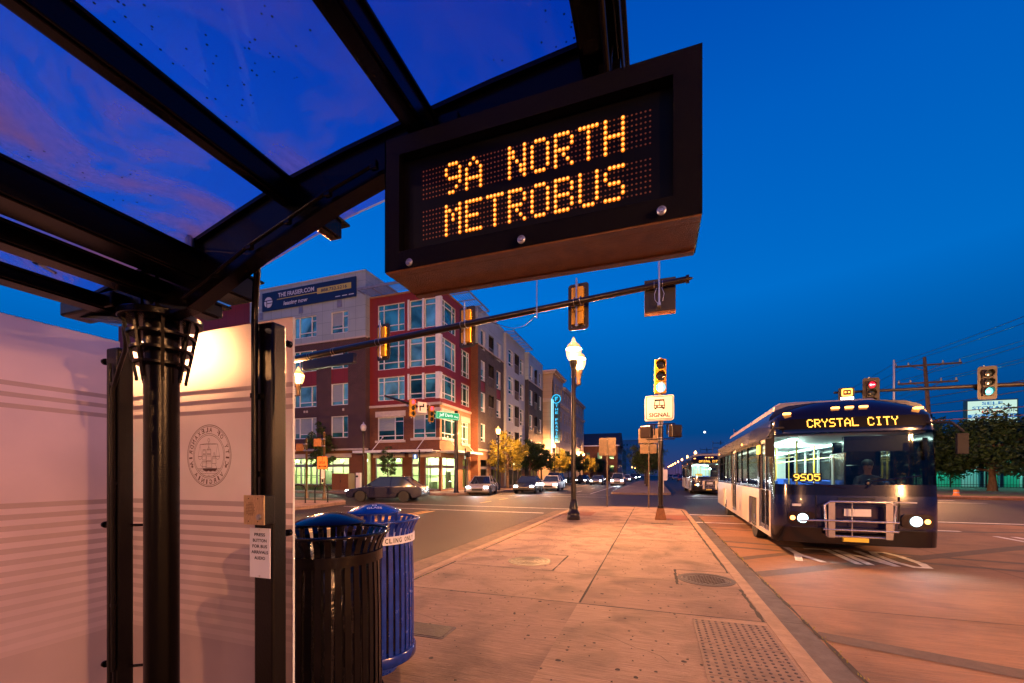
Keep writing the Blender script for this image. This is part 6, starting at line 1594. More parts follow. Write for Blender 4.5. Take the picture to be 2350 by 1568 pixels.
for k in range(7):
    for x in (-.82, .82):
        if x < 0 and k in (2,): continue
        yy = 3.5+k*.95
        b = MB(); b.box(x-.38, x+.38, yy, yy+.42, .75, .86); b.box(x-.36, x+.36, yy+.38, yy+.46, .8, 1.38); b.build('seat', M['seat_blue'], bus, bevel=.03)
for (x, yy) in ((-.42, 2.2), (-.45, 4.2), (.45, 4.2), (-.45, 6.9), (.45, 6.9), (-1.0, 1.85)):
    b = MB(); b.tube([(x, yy, .38), (x, yy, 2.3)], .020, 8); b.build('grab_pole', M['grab_yellow'], bus, smooth=50)
for x in (-.45, .45):
    b = MB(); b.tube([(x, 2.2, 1.95), (x, 9, 1.95)], .016, 8); b.build('grab_rail', M['grab_yellow'], bus, smooth=50)
b = MB(); b.box(-1.05, 1.05, .32, .75, .8, 1.33); b.box(.25, 1.15, .75, .85, .8, 1.2); b.build('dashboard', M['bus_dark'], bus, bevel=.04)
b = MB(); n = 20; b.add([(.68+(.23+.018*math.cos(e))*math.cos(a), .92+.1*math.sin(a)*.9, 1.36+(.23+.018*math.cos(e))*math.sin(a)*.45+.018*math.sin(e)) for a in [2*math.pi*i/n for i in range(n)] for e in [0, 2.1, 4.2]], [(i*3+q, ((i+1) % n)*3+q, ((i+1) % n)*3+(q+1) % 3, i*3+(q+1) % 3) for i in range(n) for q in range(3)]); b.build('steering_wheel', M['bus_dark'], bus)
b = MB(); b.box(.38, 1.05, 1.45, 1.95, .5, 1.0); b.box(.38, 1.05, 1.88, 2.0, 1.0, 1.75); b.box(.22, .26, 1.3, 2.2, .4, 2.0); b.box(.26, 1.15, 2.15, 2.19, .4, 2.25); b.build('driver_seat', M['bus_dark'], bus, bevel=.03)
b = MB(); b.box(.0, 1.05, .62, .72, 1.98, 2.27); b.build('sun_blind', M['bus_dark'], bus)
# destination sign: dot matrix
def dotsign(txt, xc, zc, pitch, name, r=.42):
    b = MB(); n = len(txt)*6-1
    for ci, ch in enumerate(txt):
        for q in range(7):
            for c_ in range(5):
                if FONT.get(ch, DIG.get(ch))[q][c_] == '1':
                    x = xc+(ci*6+c_-(n-1)/2)*pitch; z = zc+(3-q)*pitch*1.15
                    a = math.asin(max(-1, min(1, math.copysign((abs(x)/BW)**2.3, x)))); y = fs(a, z)[1]-.022
                    b.face([(x+pitch*r*math.cos(R(45*k+22)), y, z+pitch*r*1.1*math.sin(R(45*k+22))) for k in range(8)])
    return b.build(name, M['amber_led'], bus)
DIG = {'9': FONT['9'], 'S': FONT['S'], 'D': ['11110', '10001', '10001', '10001', '10001', '10001', '11110'], '0': FONT['O'], '5': ['11111', '10000', '11110', '00001', '00001', '10001', '01110']}
front_part('sign_glass', [2.40, 2.5, 2.60], M['screen'], -58, 58, off=.008)
dotsign('CRYSTAL CITY', -.03, 2.50, .0196, 'destination_text', .56)
b = MB(); b.box(-.98, -.50, .118, .125, 1.41, 1.57); b.build('route_sign', M['screen'], bus)
b = MB()
for ci, ch in enumerate('9S05'):
    for q in range(7):
        for c_ in range(5):
            if DIG[ch][q][c_] == '1':
                x = -.74+(ci*6+c_-11)*.0185; z = 1.49+(3-q)*.0185; b.box(x-.0092, x+.0092, .110, .117, z-.009, z+.009)
b.build('route_text', M['amber_led'], bus)
front_part('route_sign', [1.115, 1.2, 1.27], M['screen'], -70, -2) if False else None
b = MB()
b.build
for x, z in ((-1.02, 2.72), (-.22, 2.79), (0, 2.79), (.22, 2.79), (1.02, 2.72)):
    a = math.asin(max(-1, min(1, math.copysign((abs(x)/BW)**2.3, x)))); y = fs(a, z)[1]
    b = MB(); b.box(x-.065, x+.065, y-.05, y+.05, z-.016, z+.022); b.build('marker_lamp', M['amber_marker'], bus, bevel=.012)
# lights, plates, wipers, mirrors, rack
b = MB(); b.box(-BW-.03, -BW+.0, 1.55, 1.86, 2.0, 2.2); b.build('side_route_sign', M['amber_led'], bus, bevel=.01)
for s in (-1, 1):
    b = MB(); b.prism(rrect(s*.86-.22, s*.86+.22, .62, .86, .08), .035+.02, .10, axis='y'); b.shift((0, -.075, 0)); hb = b.build('headlight_housing', M['bus_dark'], bus)
    b = MB(); b.lathe([(.085, .05), (.075, .035), (.04, .026), (.0001, .022)], 20, (s*.84, -.085, .74), axis='y'); b.build('headlight', M['headlight'], bus, smooth=60)
    b = MB(); b.lathe([(.05, .07), (.03, .055), (.0001, .052)], 14, (s*1.0, -.085, .74), axis='y'); b.build('indicator', M['amber_marker'], bus, smooth=60)
    l = bpy.data.lights.new('headlight_beam', 'SPOT'); l.energy = 60; l.color = (.78, .95, 1); l.spot_size = R(100); l.spot_blend = .8; l.shadow_soft_size = .06
    o = bpy.data.objects.new('headlight_beam', l); COL.objects.link(o); o.parent = bus; o.location = (s*.84, -.12, .74); o.rotation_euler = (R(-76)+math.pi, 0, 0) if False else (R(76), 0, math.pi)
    b = MB(); b.tube([(s*.15, .0, 1.30), (s*.25, .02, 1.42), (s*.95, .10, 1.52)] if s > 0 else [(-.15, .0, 1.30), (-.85, .03, 1.40)], .012, 6); b.build('wiper', M['bus_dark'], bus)
    b = MB(); b.tube([(s*1.05, .3, 2.45), (s*1.32, .0, 2.42), (s*1.42, -.12, 2.25)], .022, 8); b.box(s*1.40-.075, s*1.40+.075, -.15, -.09, 1.88, 2.22); b.build('mirror', M['rubber'], bus, bevel=.02)
b = MB()
for xx in (-.62, .62): b.box(xx-.006, xx+.006, -.004, .02, .60, 1.16)
b.box(-.62, .62, -.006, .02, .985, .997); b.box(-1.0, 1.0, .0, .03, .565, .575)
for k in range(5): b.box(-.28, .28, -.008, .02, 1.03+k*.022, 1.038+k*.022)
b.build('panel_seams', M['rubber'], bus)
b = MB(); b.box(-1.0, -.86, -.012, .03, .96, 1.0); b.box(.55, .86, -.010, .03, 1.05, 1.065); b.build('fleet_number', M['plate_w'], bus)
b = MB(); b.box(-.20, .20, -.04, -.03, .80, .93); b.build('number_plate', M['plate_w'], bus)
def T(name, pts, r=.019): b = MB(); b.tube(pts, r, 8); b.build(name, M['chrome'], bus, smooth=50)
T('bike_rack', [(-.48, -.10, .44), (-.52, -.13, 1.0), (-.44, -.14, 1.06), (.44, -.14, 1.06), (.52, -.13, 1.0), (.48, -.10, .44), (-.48, -.10, .44)], .022)
T('bike_rack', [(-.55, -.17, .72), (.55, -.17, .72)]); T('bike_rack', [(-.55, -.15, .56), (.55, -.15, .56)])
for x in (-.42, .42): b = MB(); b.box(x-.05, x+.05, -.16, -.13, .42, 1.04); b.build('bike_rack', M['chrome'], bus)
T('bike_rack', [(-.9, -.06, .70), (-.5, -.16, .72)]); T('bike_rack', [(-.1, -.1, .42), (-.1, -.1, 1.05)], .012)
b = MB(); b.box(-.25, .12, -.18, -.1, .36, .43); b.build('bike_rack_hinge', M['grab_yellow'], bus)
for s in (-1, 1):
    for yy in (2.6, 8.65):
        b = MB(); b.lathe([(.32, -.13), (.47, -.13), (.485, -.08), (.485, .10), (.46, .135), (.30, .14)], 32, (s*(BW-.18), yy, .485), axis='x'); w_ = b.build('tyre', M['rubber'], bus, smooth=40)
        xo = s*(BW-.06); b = MB(); pr = [(.30, -.02), (.29, .012), (.22, -.03), (.11, -.03), (.10, .02), (.0001, .03)]
        b.lathe([(r_, s*h_) for r_, h_ in pr], 24, (xo, yy, .485), axis='x')
        for k in range(8): a = R(45*k); b.tube([(xo-s*.03, yy+.165*math.cos(a), .485+.165*math.sin(a)), (xo, yy+.165*math.cos(a), .485+.165*math.sin(a))], .012, 6)
        b.build('rim', M['alloy'], bus, smooth=40)
b = MB(); b.box(-BW+.15, BW-.15, .5, BL-.3, .22, .33); b.build('underbody', M['rubber'], bus)
l = bpy.data.lights.new('cabin_light', 'POINT'); l.energy = 200; l.color = (.78, 1, .92); l.shadow_soft_size = .2
for yy in (4.2, 8.2):
    o = bpy.data.objects.new('cabin_light', l); COL.objects.link(o); o.parent = bus; o.location = (0, yy, 2.1)
bus.location = (3.50, 9.25, RZ); bus.rotation_euler = (0, 0, R(-2.4)); bus.scale = (1, 1, 1.03)
copy_tree(bus, (3.95, 34.8, RZ), 0, 'second navy city bus waiting far behind the front one, headlights on', 'city buses')
# driver, seated behind the wheel
def person_seated():
    V_ = [((0, 0, 1.10), .17), ((0, .02, 1.30), .155), ((0, .03, 1.47), .165), ((0, .01, 1.60), .060), ((0, -.01, 1.68), .062), ((0, -.02, 1.77), .098), ((0, -.01, 1.86), .075)]
    E_ = [(0, 1), (1, 2), (2, 3), (3, 4), (4, 5), (5, 6)]
    for s in (-1, 1):
        k = len(V_); V_ += [((s*.17, .02, 1.52), .075), ((s*.25, -.10, 1.34), .052), ((s*.17, -.40, 1.40), .035), ((s*.15, -.49, 1.44), .036), ((s*.11, -.12, 1.06), .095), ((s*.15, -.45, 1.06), .070), ((s*.15, -.52, .66), .05), ((s*.15, -.64, .62), .045)]
        E_ += [(2, k), (k, k+1), (k+1, k+2), (k+2, k+3), (0, k+4), (k+4, k+5), (k+5, k+6), (k+6, k+7)]
    me = bpy.data.meshes.new('driver'); me.from_pydata([v for v, r in V_], E_, [])
    ob = bpy.data.objects.new('driver', me); COL.objects.link(ob)
    sk = ob.modifiers.new('Skin', 'SKIN'); sk.use_smooth_shade = True
    for i, (v, r) in enumerate(V_): me.skin_vertices[0].data[i].radius = (r, r*.85)
    me.skin_vertices[0].data[0].use_root = True
    sb = ob.modifiers.new('Sub', 'SUBSURF'); sb.levels = 2; sb.render_levels = 2
    bpy.context.view_layer.update()
    m2 = bpy.data.meshes.new_from_object(ob.evaluated_get(bpy.context.evaluated_depsgraph_get())); bpy.data.objects.remove(ob)
    m2.materials.clear(); m2.materials.append(M['uniform']); m2.materials.append(M['skin'])
    for p in m2.polygons: p.material_index = 1 if (p.center.z > 1.605 or p.center.y < -.45 and p.center.z > 1.3) else 0
    return m2
M['uniform'] = mat('dark_uniform', (.015, .02, .04), .8, var=.1); M['skin'] = mat('skin', (.22, .12, .08), .6, var=.05); M['hair'] = mat('dark_hair', (.01, .008, .007), .7, var=.1)
dv = thing('person', 'driver in a dark uniform seated at the wheel of the front bus', 'person', (0, 0, 0))
me = person_seated(); o = bpy.data.objects.new('body', me); COL.objects.link(o); o.parent = dv
b = MB(); b.lathe([(.104, 1.80), (.106, 1.84), (.09, 1.89), (.05, 1.925), (.0001, 1.935)], 16, (0, .005, 0)); b.build('hair', M['hair'], dv, smooth=60)
b = MB()
for s in (-1, 1): b.lathe([(.010, -.118), (.0001, -.122)], 8, (s*.033, 0, 1.79), axis='y')
b.box(-.025, .025, -.115, -.108, 1.725, 1.732); b.build('face_features', M['hair'], dv)
b = MB(); b.lathe([(.012, -.13), (.018, -.105)], 8, (0, 0, 1.76), axis='y'); b.build('nose', M['skin'], dv, smooth=60)
rb_ = R(-2.4); lx, ly = .70, 1.55
dv.location = (3.50+lx*math.cos(rb_)-ly*math.sin(rb_), 9.25+lx*math.sin(rb_)+ly*math.cos(rb_), RZ-.02); dv.rotation_euler = (0, 0, rb_)
# ================================================================== CARS
M['tail'] = emit('red_tail_lamp', (1, .05, .04), 20); M['car_glass'] = mat('car_glass', (.02, .03, .04), .05, var=.1, spec=.9)
M['car_head'] = emit('car_headlight', (.9, .97, 1), 40)
def car(label, paint, loc, rz, lights='f', suv=0, group='cars on the street', power=0):
    t = thing('parked_car' if not lights else 'car', label, 'car', (0, 0, 0), group)
    h = .10*suv
    lower = [(.0, .32), (.02, .62+h), (.25, .72+h), (1.15, .86+h), (3.75, .90+h), (4.35, .88+h), (4.5, .70+h), (4.5, .34), (4.2, .22), (3.95, .22), (3.85, .45), (3.6, .62), (3.35, .62), (3.1, .45), (3.0, .22), (1.35, .22), (1.25, .45), (1.0, .62), (.75, .62), (.52, .45), (.42, .22), (.15, .22)]
    b = MB(); b.prism([(y, z) for y, z in lower], -.88, .88, axis='x'); b.build('body', paint, t, bevel=.045)
    y0, y1, y2, y3 = (1.15, 1.95, 3.35, 4.15) if not suv else (1.1, 1.7, 3.9, 4.35)
    zb, zt = .88+h, 1.42+.28*suv
    b = MB(); vs = [(-.80, y0, zb), (.80, y0, zb), (.80, y3, zb), (-.80, y3, zb), (-.60, y1, zt), (.60, y1, zt), (.60, y2, zt), (-.60, y2, zt)]
    b.add(vs, [(0, 1, 5, 4), (1, 2, 6, 5), (2, 3, 7, 6), (3, 0, 4, 7)]); b.build('windows', M['car_glass'], t)
    b = MB(); b.box(-.62, .62, y1-.03, y2+.03, zt-.01, zt+.035)
    for s in (-1, 1):
        for (p, q) in ((0, 4), (2, 6)):
            a_, c_ = vs[p], vs[q]; b.tube([(s*abs(a_[0]), a_[1], a_[2]), (s*abs(c_[0]), c_[1], c_[2])], .03, 6)
        b.tube([(s*.80, (y0+y3)/2, zb), (s*.60, (y1+y2)/2, zt)], .03, 6)
    b.build('roof', paint, t, bevel=.015)
    for s in (-1, 1):
        for yy in (.88, 3.48):
            b = MB(); b.lathe([(.2, -.10), (.31, -.10), (.32, -.05), (.32, .05), (.31, .10), (.2, .10)], 22, (s*.80, yy, .32), axis='x'); w_ = b.build('tyre', M['rubber'], t, smooth=40)
            b = MB(); b.lathe([(.21, s*.07), (.20, s*.09), (.05, s*.08), (.0001, s*.10)], 14, (s*.80, yy, .32), axis='x'); b.build('rim', M['alloy'], t, smooth=40)
        b = MB(); b.box(s*.66-.15, s*.66+.15, -.02, .04, .56+h, .68+h); b.build('headlight', M['car_head'] if 'f' in lights else M['lens_off'], t, bevel=.02)
        b = MB(); b.box(s*.68-.15, s*.68+.15, 4.47, 4.52, .66+h, .78+h); b.build('tail_light', M['tail'] if 'r' in lights else M['lens_off'], t, bevel=.02)
        b = MB(); b.box(s*.90-.09, s*.90+.09, 1.4, 1.5, .90+h, 1.02+h); b.build('mirror', paint, t, bevel=.02)
    b = MB(); b.box(-.4, .4, -.012, .02, .36, .52); b.build('grille', M['sig_black'], t)
    b = MB(); b.box(-.22, .22, 4.49, 4.515, .5, .6); b.build('number_plate', M['plate_w'], t)
    if power and 'f' in lights:
        l = bpy.data.lights.new('headlight_beam', 'SPOT'); l.energy = power; l.color = (.85, .95, 1); l.spot_size = R(75); l.spot_blend = .9; l.shadow_soft_size = .1
        o = bpy.data.objects.new('headlight_beam', l); COL.objects.link(o); o.parent = t; o.location = (0, -.1, .65); o.rotation_euler = (R(80), 0, math.pi)
    t.location = loc; t.rotation_euler = (0, 0, rz); return t
P_ = {k: mat('car_paint_'+k, c, .25, var=.05, coat=.7, spec=.6) for k, c in dict(blue=(.002, .003, .018), silver=(.35, .34, .34), white=(.6, .6, .6), dark=(.005, .005, .006), red=(.25, .015, .012), grey=(.12, .12, .13)).items()}
car('dark blue car crossing the left road before the shops', P_['blue'], (-17.2, 20.4, RZ), R(-76), 'f', 0, power=60)
car('silver car with headlights on turning before the building corner', P_['silver'], (-12.4, 28.0, RZ), R(12), 'f', power=120)
car('dark car with headlights on, left of the platform lamp post', P_['dark'], (-9.9, 31.5, RZ), R(6), 'f', power=120)
car('white car with headlights on, just left of the platform lamp post', P_['white'], (-9.4, 37.5, RZ), R(3), 'f', power=120)
car('grey tall car with headlights on under the dark street trees', P_['grey'], (-10.8, 44.5, RZ), R(2), 'f', 1)
car('white tall car with glaring headlights far down the left road, nearest the road centre', P_['white'], (-4.9, 58, RZ), 0, 'f', 1, power=300)
car('grey car with glaring headlights far down the left road, left of the white one', P_['grey'], (-8.0, 60, RZ), 0, 'f', 0, power=200)
car('dark car with headlights on in the far queue behind the brown sign back', P_['dark'], (-11.2, 66, RZ), 0, 'f', 0)
car('silver car far back in the left road queue', P_['silver'], (-5.4, 84, RZ), 0, 'f', 0)
for i in range(4): car('small queued car with lit headlights in the far distance, %s' % ['first', 'second', 'third', 'farthest'][i]+' back', P_[['red', 'grey', 'white', 'dark'][i]], (-8.3+(i % 2)*3, 98+i*13, RZ), 0, 'f', i % 2)
for i in range(7): car(['red', 'black', 'silver', 'white', 'grey', 'blue', 'dark'][i]+' car with red tail lights driving away beside the second bus, '+['nearest', 'second', 'third', 'fourth', 'fifth', 'sixth', 'farthest'][i]+' of the line', P_[['red', 'dark', 'silver', 'white', 'grey', 'blue', 'dark'][i]], (5.6+(i % 2)*2.8, 96+i*15, RZ), 0, 'r', i % 2)
# right side: cars passing and parked beyond the bus
car('black parked car under the right hand trees', P_['dark'], (34.5, 46.5, -.08), R(92), '', 0)
# ================================================================== TREES
def leafmat(name, c, var=.45):
    m, n, o = NM(name); L = n.links.new
    t = n.nodes.new('ShaderNodeTexCoord'); nz = n.nodes.new('ShaderNodeTexNoise'); L(t.outputs['Object'], nz.inputs[0]); nz.inputs['Scale'].default_value = 1.8; nz.inputs['Detail'].default_value = 4
    mr = n.nodes.new('ShaderNodeMapRange'); L(nz.outputs[0], mr.inputs[0]); mr.inputs['From Min'].default_value = .3; mr.inputs['From Max'].default_value = .7; mr.inputs['To Min'].default_value = 1-var; mr.inputs['To Max'].default_value = 1+var
    sc = n.nodes.new('ShaderNodeVectorMath'); sc.operation = 'SCALE'; sc.inputs[0].default_value = c; L(mr.outputs[0], sc.inputs['Scale'])
    d = n.nodes.new('ShaderNodeBsdfPrincipled'); L(sc.outputs[0], d.inputs['Base Color']); d.inputs['Roughness'].default_value = .6
    tl = n.nodes.new('ShaderNodeBsdfTranslucent'); L(sc.outputs[0], tl.inputs[0])
    a = n.nodes.new('ShaderNodeMixShader'); a.inputs[0].default_value = .4; L(d.outputs[0], a.inputs[1]); L(tl.outputs[0], a.inputs[2]); L(a.outputs[0], o.inputs[0]); return m
M['leaf_y'] = leafmat('yellow_leaves_with_lamp_light', (.30, .26, .03)); M['leaf_g'] = leafmat('green_leaves', (.055, .09, .02)); M['leaf_d'] = leafmat('dark_green_leaves', (.026, .062, .016))  # yellow of the street tree crowns holds the lamp light falling on them
M['bark'] = mat('bark', (.09, .06, .04), .9, var=.4, vscale=12, bump=.6, bscale=30, stretch=(1, 1, .3))
def tree(name, label, loc, h, r, trunk_h, lm, n_leaf=4200, seed=1, ls=.11, group='street trees', shape=1.0):
    rnd = random.Random(seed); t = thing(name, label, 'tree', (0, 0, 0), group)
    b = MB(); b.tube([(0, 0, -.1), (.02, 0, trunk_h*.5), (0, .03, trunk_h), (.03, 0, h*.62), (0, 0, h*.85)], [.12*r/1.5, .09*r/1.5, .075*r/1.5, .045*r/1.5, .012], 9)
    clumps = []
    nb = 17
    for i in range(nb):
        a = i*2.399+rnd.uniform(-.3, .3); f = i/(nb-1); z0 = trunk_h+(h*.72-trunk_h)*f*.9
        rr = r*(.55+.45*math.sin(math.pi*min(1, .18+f*.75)))*rnd.uniform(.7, 1.05)*(.8+.2*shape); z1 = z0+(h-trunk_h)*rnd.uniform(.12, .3)
        e = (math.cos(a)*rr, math.sin(a)*rr, z1); b.tube([(0, 0, z0), (e[0]*.45, e[1]*.45, z0+(z1-z0)*.55), e], [.045*r/1.5, .028*r/1.5, .008], 6)
        for q in range(4):
            s_ = rnd.uniform(.5, 1.02); clumps.append((e[0]*s_+rnd.gauss(0, r*.12), e[1]*s_+rnd.gauss(0, r*.12), z0+(z1-z0)*s_+rnd.gauss(0, r*.16), r*rnd.uniform(.16, .34)))
    for q in range(6): clumps.append((rnd.gauss(0, r*.18), rnd.gauss(0, r*.18), h*rnd.uniform(.8, .97), r*rnd.uniform(.2, .3)))
    b.build('trunk', M['bark'], t, smooth=60)
    c = MB(); per = n_leaf//len(clumps)
    for (cx, cy, cz, cr) in clumps:
        for _ in range(per):
            v = Vector((rnd.gauss(0, 1), rnd.gauss(0, 1), rnd.gauss(0, 1))).normalized()*cr*rnd.random()**.45; v.z *= .8
            p = Vector((cx, cy, cz))+v
            d1 = Vector((rnd.uniform(-1, 1), rnd.uniform(-1, 1), rnd.uniform(-.9, .5))).normalized(); d2 = d1.cross(Vector((rnd.uniform(-1, 1), rnd.uniform(-1, 1), rnd.uniform(-1, 1)))).normalized()
            s_ = ls*rnd.uniform(.6, 1.3); c.face([p-d1*s_, p-d2*s_*.42+d1*s_*.1, p+d1*s_, p+d2*s_*.42+d1*s_*.1])
    c.build('crown', lm, t); t.location = loc; return t
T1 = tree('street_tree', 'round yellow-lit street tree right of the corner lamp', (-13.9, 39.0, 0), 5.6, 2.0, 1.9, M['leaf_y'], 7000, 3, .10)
T2 = tree('street_tree', 'dark street tree just right of the yellow-lit one', (-13.7, 46.0, 0), 5.7, 2.0, 1.9, M['leaf_d'], 7000, 5, .11)
def tcopy(src, loc, rz, lab, s=1): return copy_tree(src, loc, rz, lab, None, s)
tcopy(T2, (-13.5, 50.5, 0), 2.0, 'dark green street tree left of the second corner-side lamp', .93)
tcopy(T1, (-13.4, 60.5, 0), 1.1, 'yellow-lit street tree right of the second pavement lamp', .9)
tcopy(T2, (-13.2, 66, 0), .7, 'dark street tree half hidden by the platform lamp post', .92)
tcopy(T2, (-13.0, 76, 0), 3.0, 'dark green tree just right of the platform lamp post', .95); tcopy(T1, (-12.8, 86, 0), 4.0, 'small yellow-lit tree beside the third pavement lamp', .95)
tcopy(T2, (-12.8, 97, 0), 5.0, 'dark tree in front of the long brown house', .95); tcopy(T2, (-12.6, 108, 0), 2.4, 'dark tree beyond the brown sign back', .95); tcopy(T2, (-12.6, 124, 0), 1.4, 'far dark tree before the tan townhouses', 1)
T3 = tree('street_tree', 'slim young tree before the lit shop windows, behind the detour sign', (-28.3, 29.4, 0), 6.2, 1.25, 2.0, M['leaf_g'], 3600, 9, .11)
tcopy(T3, (-21.3, 29.6, 0), 1.2, 'small young tree between the shop windows of the corner building', .62)
T4 = tree('street_tree', 'dark green tree on the next platform behind the bus signal post', (-.9, 52.0, 0), 5.9, 2.1, 1.6, M['leaf_g'], 6500, 13, .11)
tcopy(T4, (-1.3, 62, 0), 2.2, 'second dark tree on the next platform', .95); tcopy(T4, (-1.3, 74, 0), 4.2, 'third dark tree on the next platform', .95)
# shrubs, bed plants
b = MB(); rnd = random.Random(4)
for k in range(2600):
    x = rnd.uniform(-37, -25.6); y = rnd.uniform(29.0, 30.1); z = rnd.uniform(0, .55)*(.5+.5*math.sin(x*2.3)**2); s = .07
    p = Vector((x, y, z)); d1 = Vector((rnd.uniform(-1, 1), rnd.uniform(-1, 1), rnd.uniform(-.2, 1))).normalized(); d2 = d1.cross(Vector((rnd.random(), rnd.random(), rnd.random()))).normalized()
    b.face([p-d1*s, p-d2*s*.4, p+d1*s, p+d2*s*.4])
for k in range(1800):
    x = rnd.uniform(-13.6, -12.9); y = rnd.uniform(60, 110); z = rnd.uniform(0, .9); s = .12
    p = Vector((x, y, z)); d1 = Vector((rnd.uniform(-1, 1), rnd.uniform(-1, 1), rnd.uniform(-.2, 1))).normalized(); d2 = d1.cross(Vector((rnd.random(), rnd.random(), rnd.random()))).normalized()
    b.face([p-d1*s, p-d2*s*.4, p+d1*s, p+d2*s*.4])
b.build('ground_cover', M['leaf_g'], kind='stuff', label='low green planting in the beds along the pavements')
b = MB()
for k in range(1500):
    x = rnd.choice((rnd.uniform(-3.13, -3.07), rnd.uniform(1.51, 1.56))); y = rnd.uniform(2, 16); s = .006
    z = 0.004 if x < 0 else RZ+.012
    if rnd.random() < .35+.3*math.sin(y*3): b.face([(x, y, z), (x+s, y, z+.004), (x+rnd.uniform(-.01, .01), y+s, z+rnd.uniform(.01, .03))])
b.build('joint_weeds', M['leaf_y'], kind='stuff', label='tiny weeds growing in the kerb joints')
# right side
TR = tree('roadside_tree', 'big dark tree under the storage sign on the right', (28.5, 49, 0), 6.4, 4.5, 1.5, M['leaf_d'], 13000, 21, .19, 'roadside trees on the right')
tcopy(TR, (24.0, 52, 0), 2.0, 'dark roadside tree just right of the utility pole', .95); tcopy(TR, (35.5, 50, 0), 4.0, 'dark roadside tree at the right edge, below the storage sign', .8)
tcopy(TR, (40.3, 47.5, 0), 1.0, 'tall dark tree rising at the right edge of the picture', 1.6); tcopy(TR, (25.5, 66, 0), 3.0, 'rounded tree beyond the right roadside trees', 1.45)
tcopy(TR, (33.5, 80, 0), 5.0, 'far rounded tree left of the storage sign', 1.5); tcopy(TR, (20.5, 100, 0), 2.6, 'small distant tree behind the front bus', .8)
ug = thing('utility_pole', 'tall leaning wooden utility pole with two crossarms on the right', 'utility pole', (23.2, 48, 0), 'wooden utility poles')
M['wood'] = mat('weathered_pole_wood', (.07, .05, .04), .9, var=.35, vscale=3, stretch=(1, 1, .1)); M['ceramic'] = mat('insulator', (.25, .27, .28), .3)
b = MB(); b.tube([(23.9, 48, -.1), (23.6, 48, 6), (23.25, 48, 12.1)], [.19, .17, .12], 12); b.build('pole', M['wood'], ug, smooth=50)
for (z, w, hx) in ((11.35, 2.35, 0), (9.75, 2.1, 0)):
    b = MB(); b.box(23.3-w*.98, 23.3+w*1.05, 47.75, 47.9, z-.08, z+.07); b.tube([(23.3-w*.5, 47.8, z), (23.4, 47.85, z-.6)], .03, 6); b.tube([(23.3+w*.5, 47.8, z), (23.4, 47.85, z-.6)], .03, 6); b.build('crossarm', M['wood'], ug)
    for k in (-.95, -.55, .5, 1.0):
        b = MB(); b.lathe([(.06, z+.07), (.08, z+.16), (.05, z+.22), (.06, z+.30), (.02, z+.34)], 8, (23.3+w*k, 47.82, 0)); b.build('insulator', M['ceramic'], ug)
b = MB(); b.tube([(20.9, 47.7, 12.0), (20.9, 47.7, 6.7)], .10, 8); b.build('riser_pipe', M['silver'], ug)
ug2 = copy_tree(ug, None, None, 'wooden utility pole out of the frame to the right', 'wooden utility poles'); ug2.location = (23.2, 2, 0)
for i, y in enumerate((128, 172, 216)):
    c_ = copy_tree(ug, (23.2, y, 0), 0, 'distant utility pole above the second bus, %s' % ['nearest', 'middle', 'farthest'][i], 'wooden utility poles', 1.15)
wr = [(21.1, 11.75, 0), (23.25, 12.15, 0), (25.7, 11.75, 0), (21.4, 10.1, 0), (24.4, 10.1, 0), (25.4, 10.1, 0), (23.5, 8.4, 1), (23.5, 7.7, 1)]
for i, (x, z, s) in enumerate(wr):
    for j, (ya, yb, sag) in enumerate(((2, 48, .9), (48, 128, 1.5))):
        pts = [(x, ya+(yb-ya)*k/14, z-sag*4*(k/14)*(1-k/14)) for k in range(15)]
        b = MB(); b.tube(pts, .018 if not s else .03, 5); o = b.build('overhead_wire', M['sig_black'])
        tag(o, ['thin overhead wire strung between the utility poles', 'thin overhead wire strung between the utility poles'][j], 'wire', 'overhead wires on the right')
for (z, zr) in ((7.0, 7.5), (6.3, 6.6)):
    b = MB(); b.tube([(23.5, 48, z), (30, 46, z+.05), (42, 42, zr)], .035, 6); tag(b.build('overhead_wire', M['sign_brown']), 'thick low cable crossing before the storage sign', 'wire', 'low cables on the right')
st = thing('storage_sign', 'tall lit roadside sign reading SELF STORAGE PLUS above the trees', 'pylon sign', (34.4, 59, 0))
M['lightbox'] = emit('lit_sign_face', (.62, .95, .80), .85); M['lb_blue'] = emit('lit_blue_letters', (.02, .22, .55), .8); M['lb_red'] = emit('lit_red_letters', (.7, .12, .03), .8); M['lb_bar'] = emit('lit_blue_bar', (.01, .2, .62), .9)
sx0, sx1 = 32.3, 36.3; zt_, zb_ = 9.35, 6.6
b = MB(); b.box(sx0-.12, sx1+.12, 59, 59.5, zb_-.15, zt_+.12); b.build('case', M['teal'], st)
b = MB(); b.box(sx0, sx1, 58.97, 58.995, zb_, zt_); b.build('face', M['lightbox'], st)
b = MB(); b.text('SELF', (34.3, 58.96, 9.08), (1, 0, 0), (0, 0, 1), 1.7, .33); b.text('STORAGE', (34.25, 58.96, 8.60), (1, 0, 0), (0, 0, 1), 3.2, .34); b.build('lettering', M['lb_blue'], st)
b = MB(); b.text('PLUS', (34.3, 58.96, 8.15), (1, 0, 0), (0, 0, 1), 1.7, .32); b.build('lettering', M['lb_red'], st)
b = MB(); b.box(sx0, sx1, 58.955, 58.965, 7.48, 7.90); b.build('blue_bar', M['lb_bar'], st)
b = MB(); b.text('703-548-3311', (34.3, 58.95, 7.69), (1, 0, 0), (0, 0, 1), 3.5, .28); b.build('phone_number', M['lightbox'], st)
b = MB(); b.box(33.4, 33.7, 59.1, 59.4, 0, zb_); b.box(35.0, 35.3, 59.1, 59.4, 0, zb_); b.build('pole', M['teal'], st)
b = thing('storage_building', 'low teal-lit storage building behind the iron fence', 'building', (36, 70, 0))
M['teal_wall'] = panelled('pale_metal_siding', (.42, .50, .48), .6, 3); M['teal_door'] = mat('green_roller_door', (.03, .30, .20), .5, var=.1)
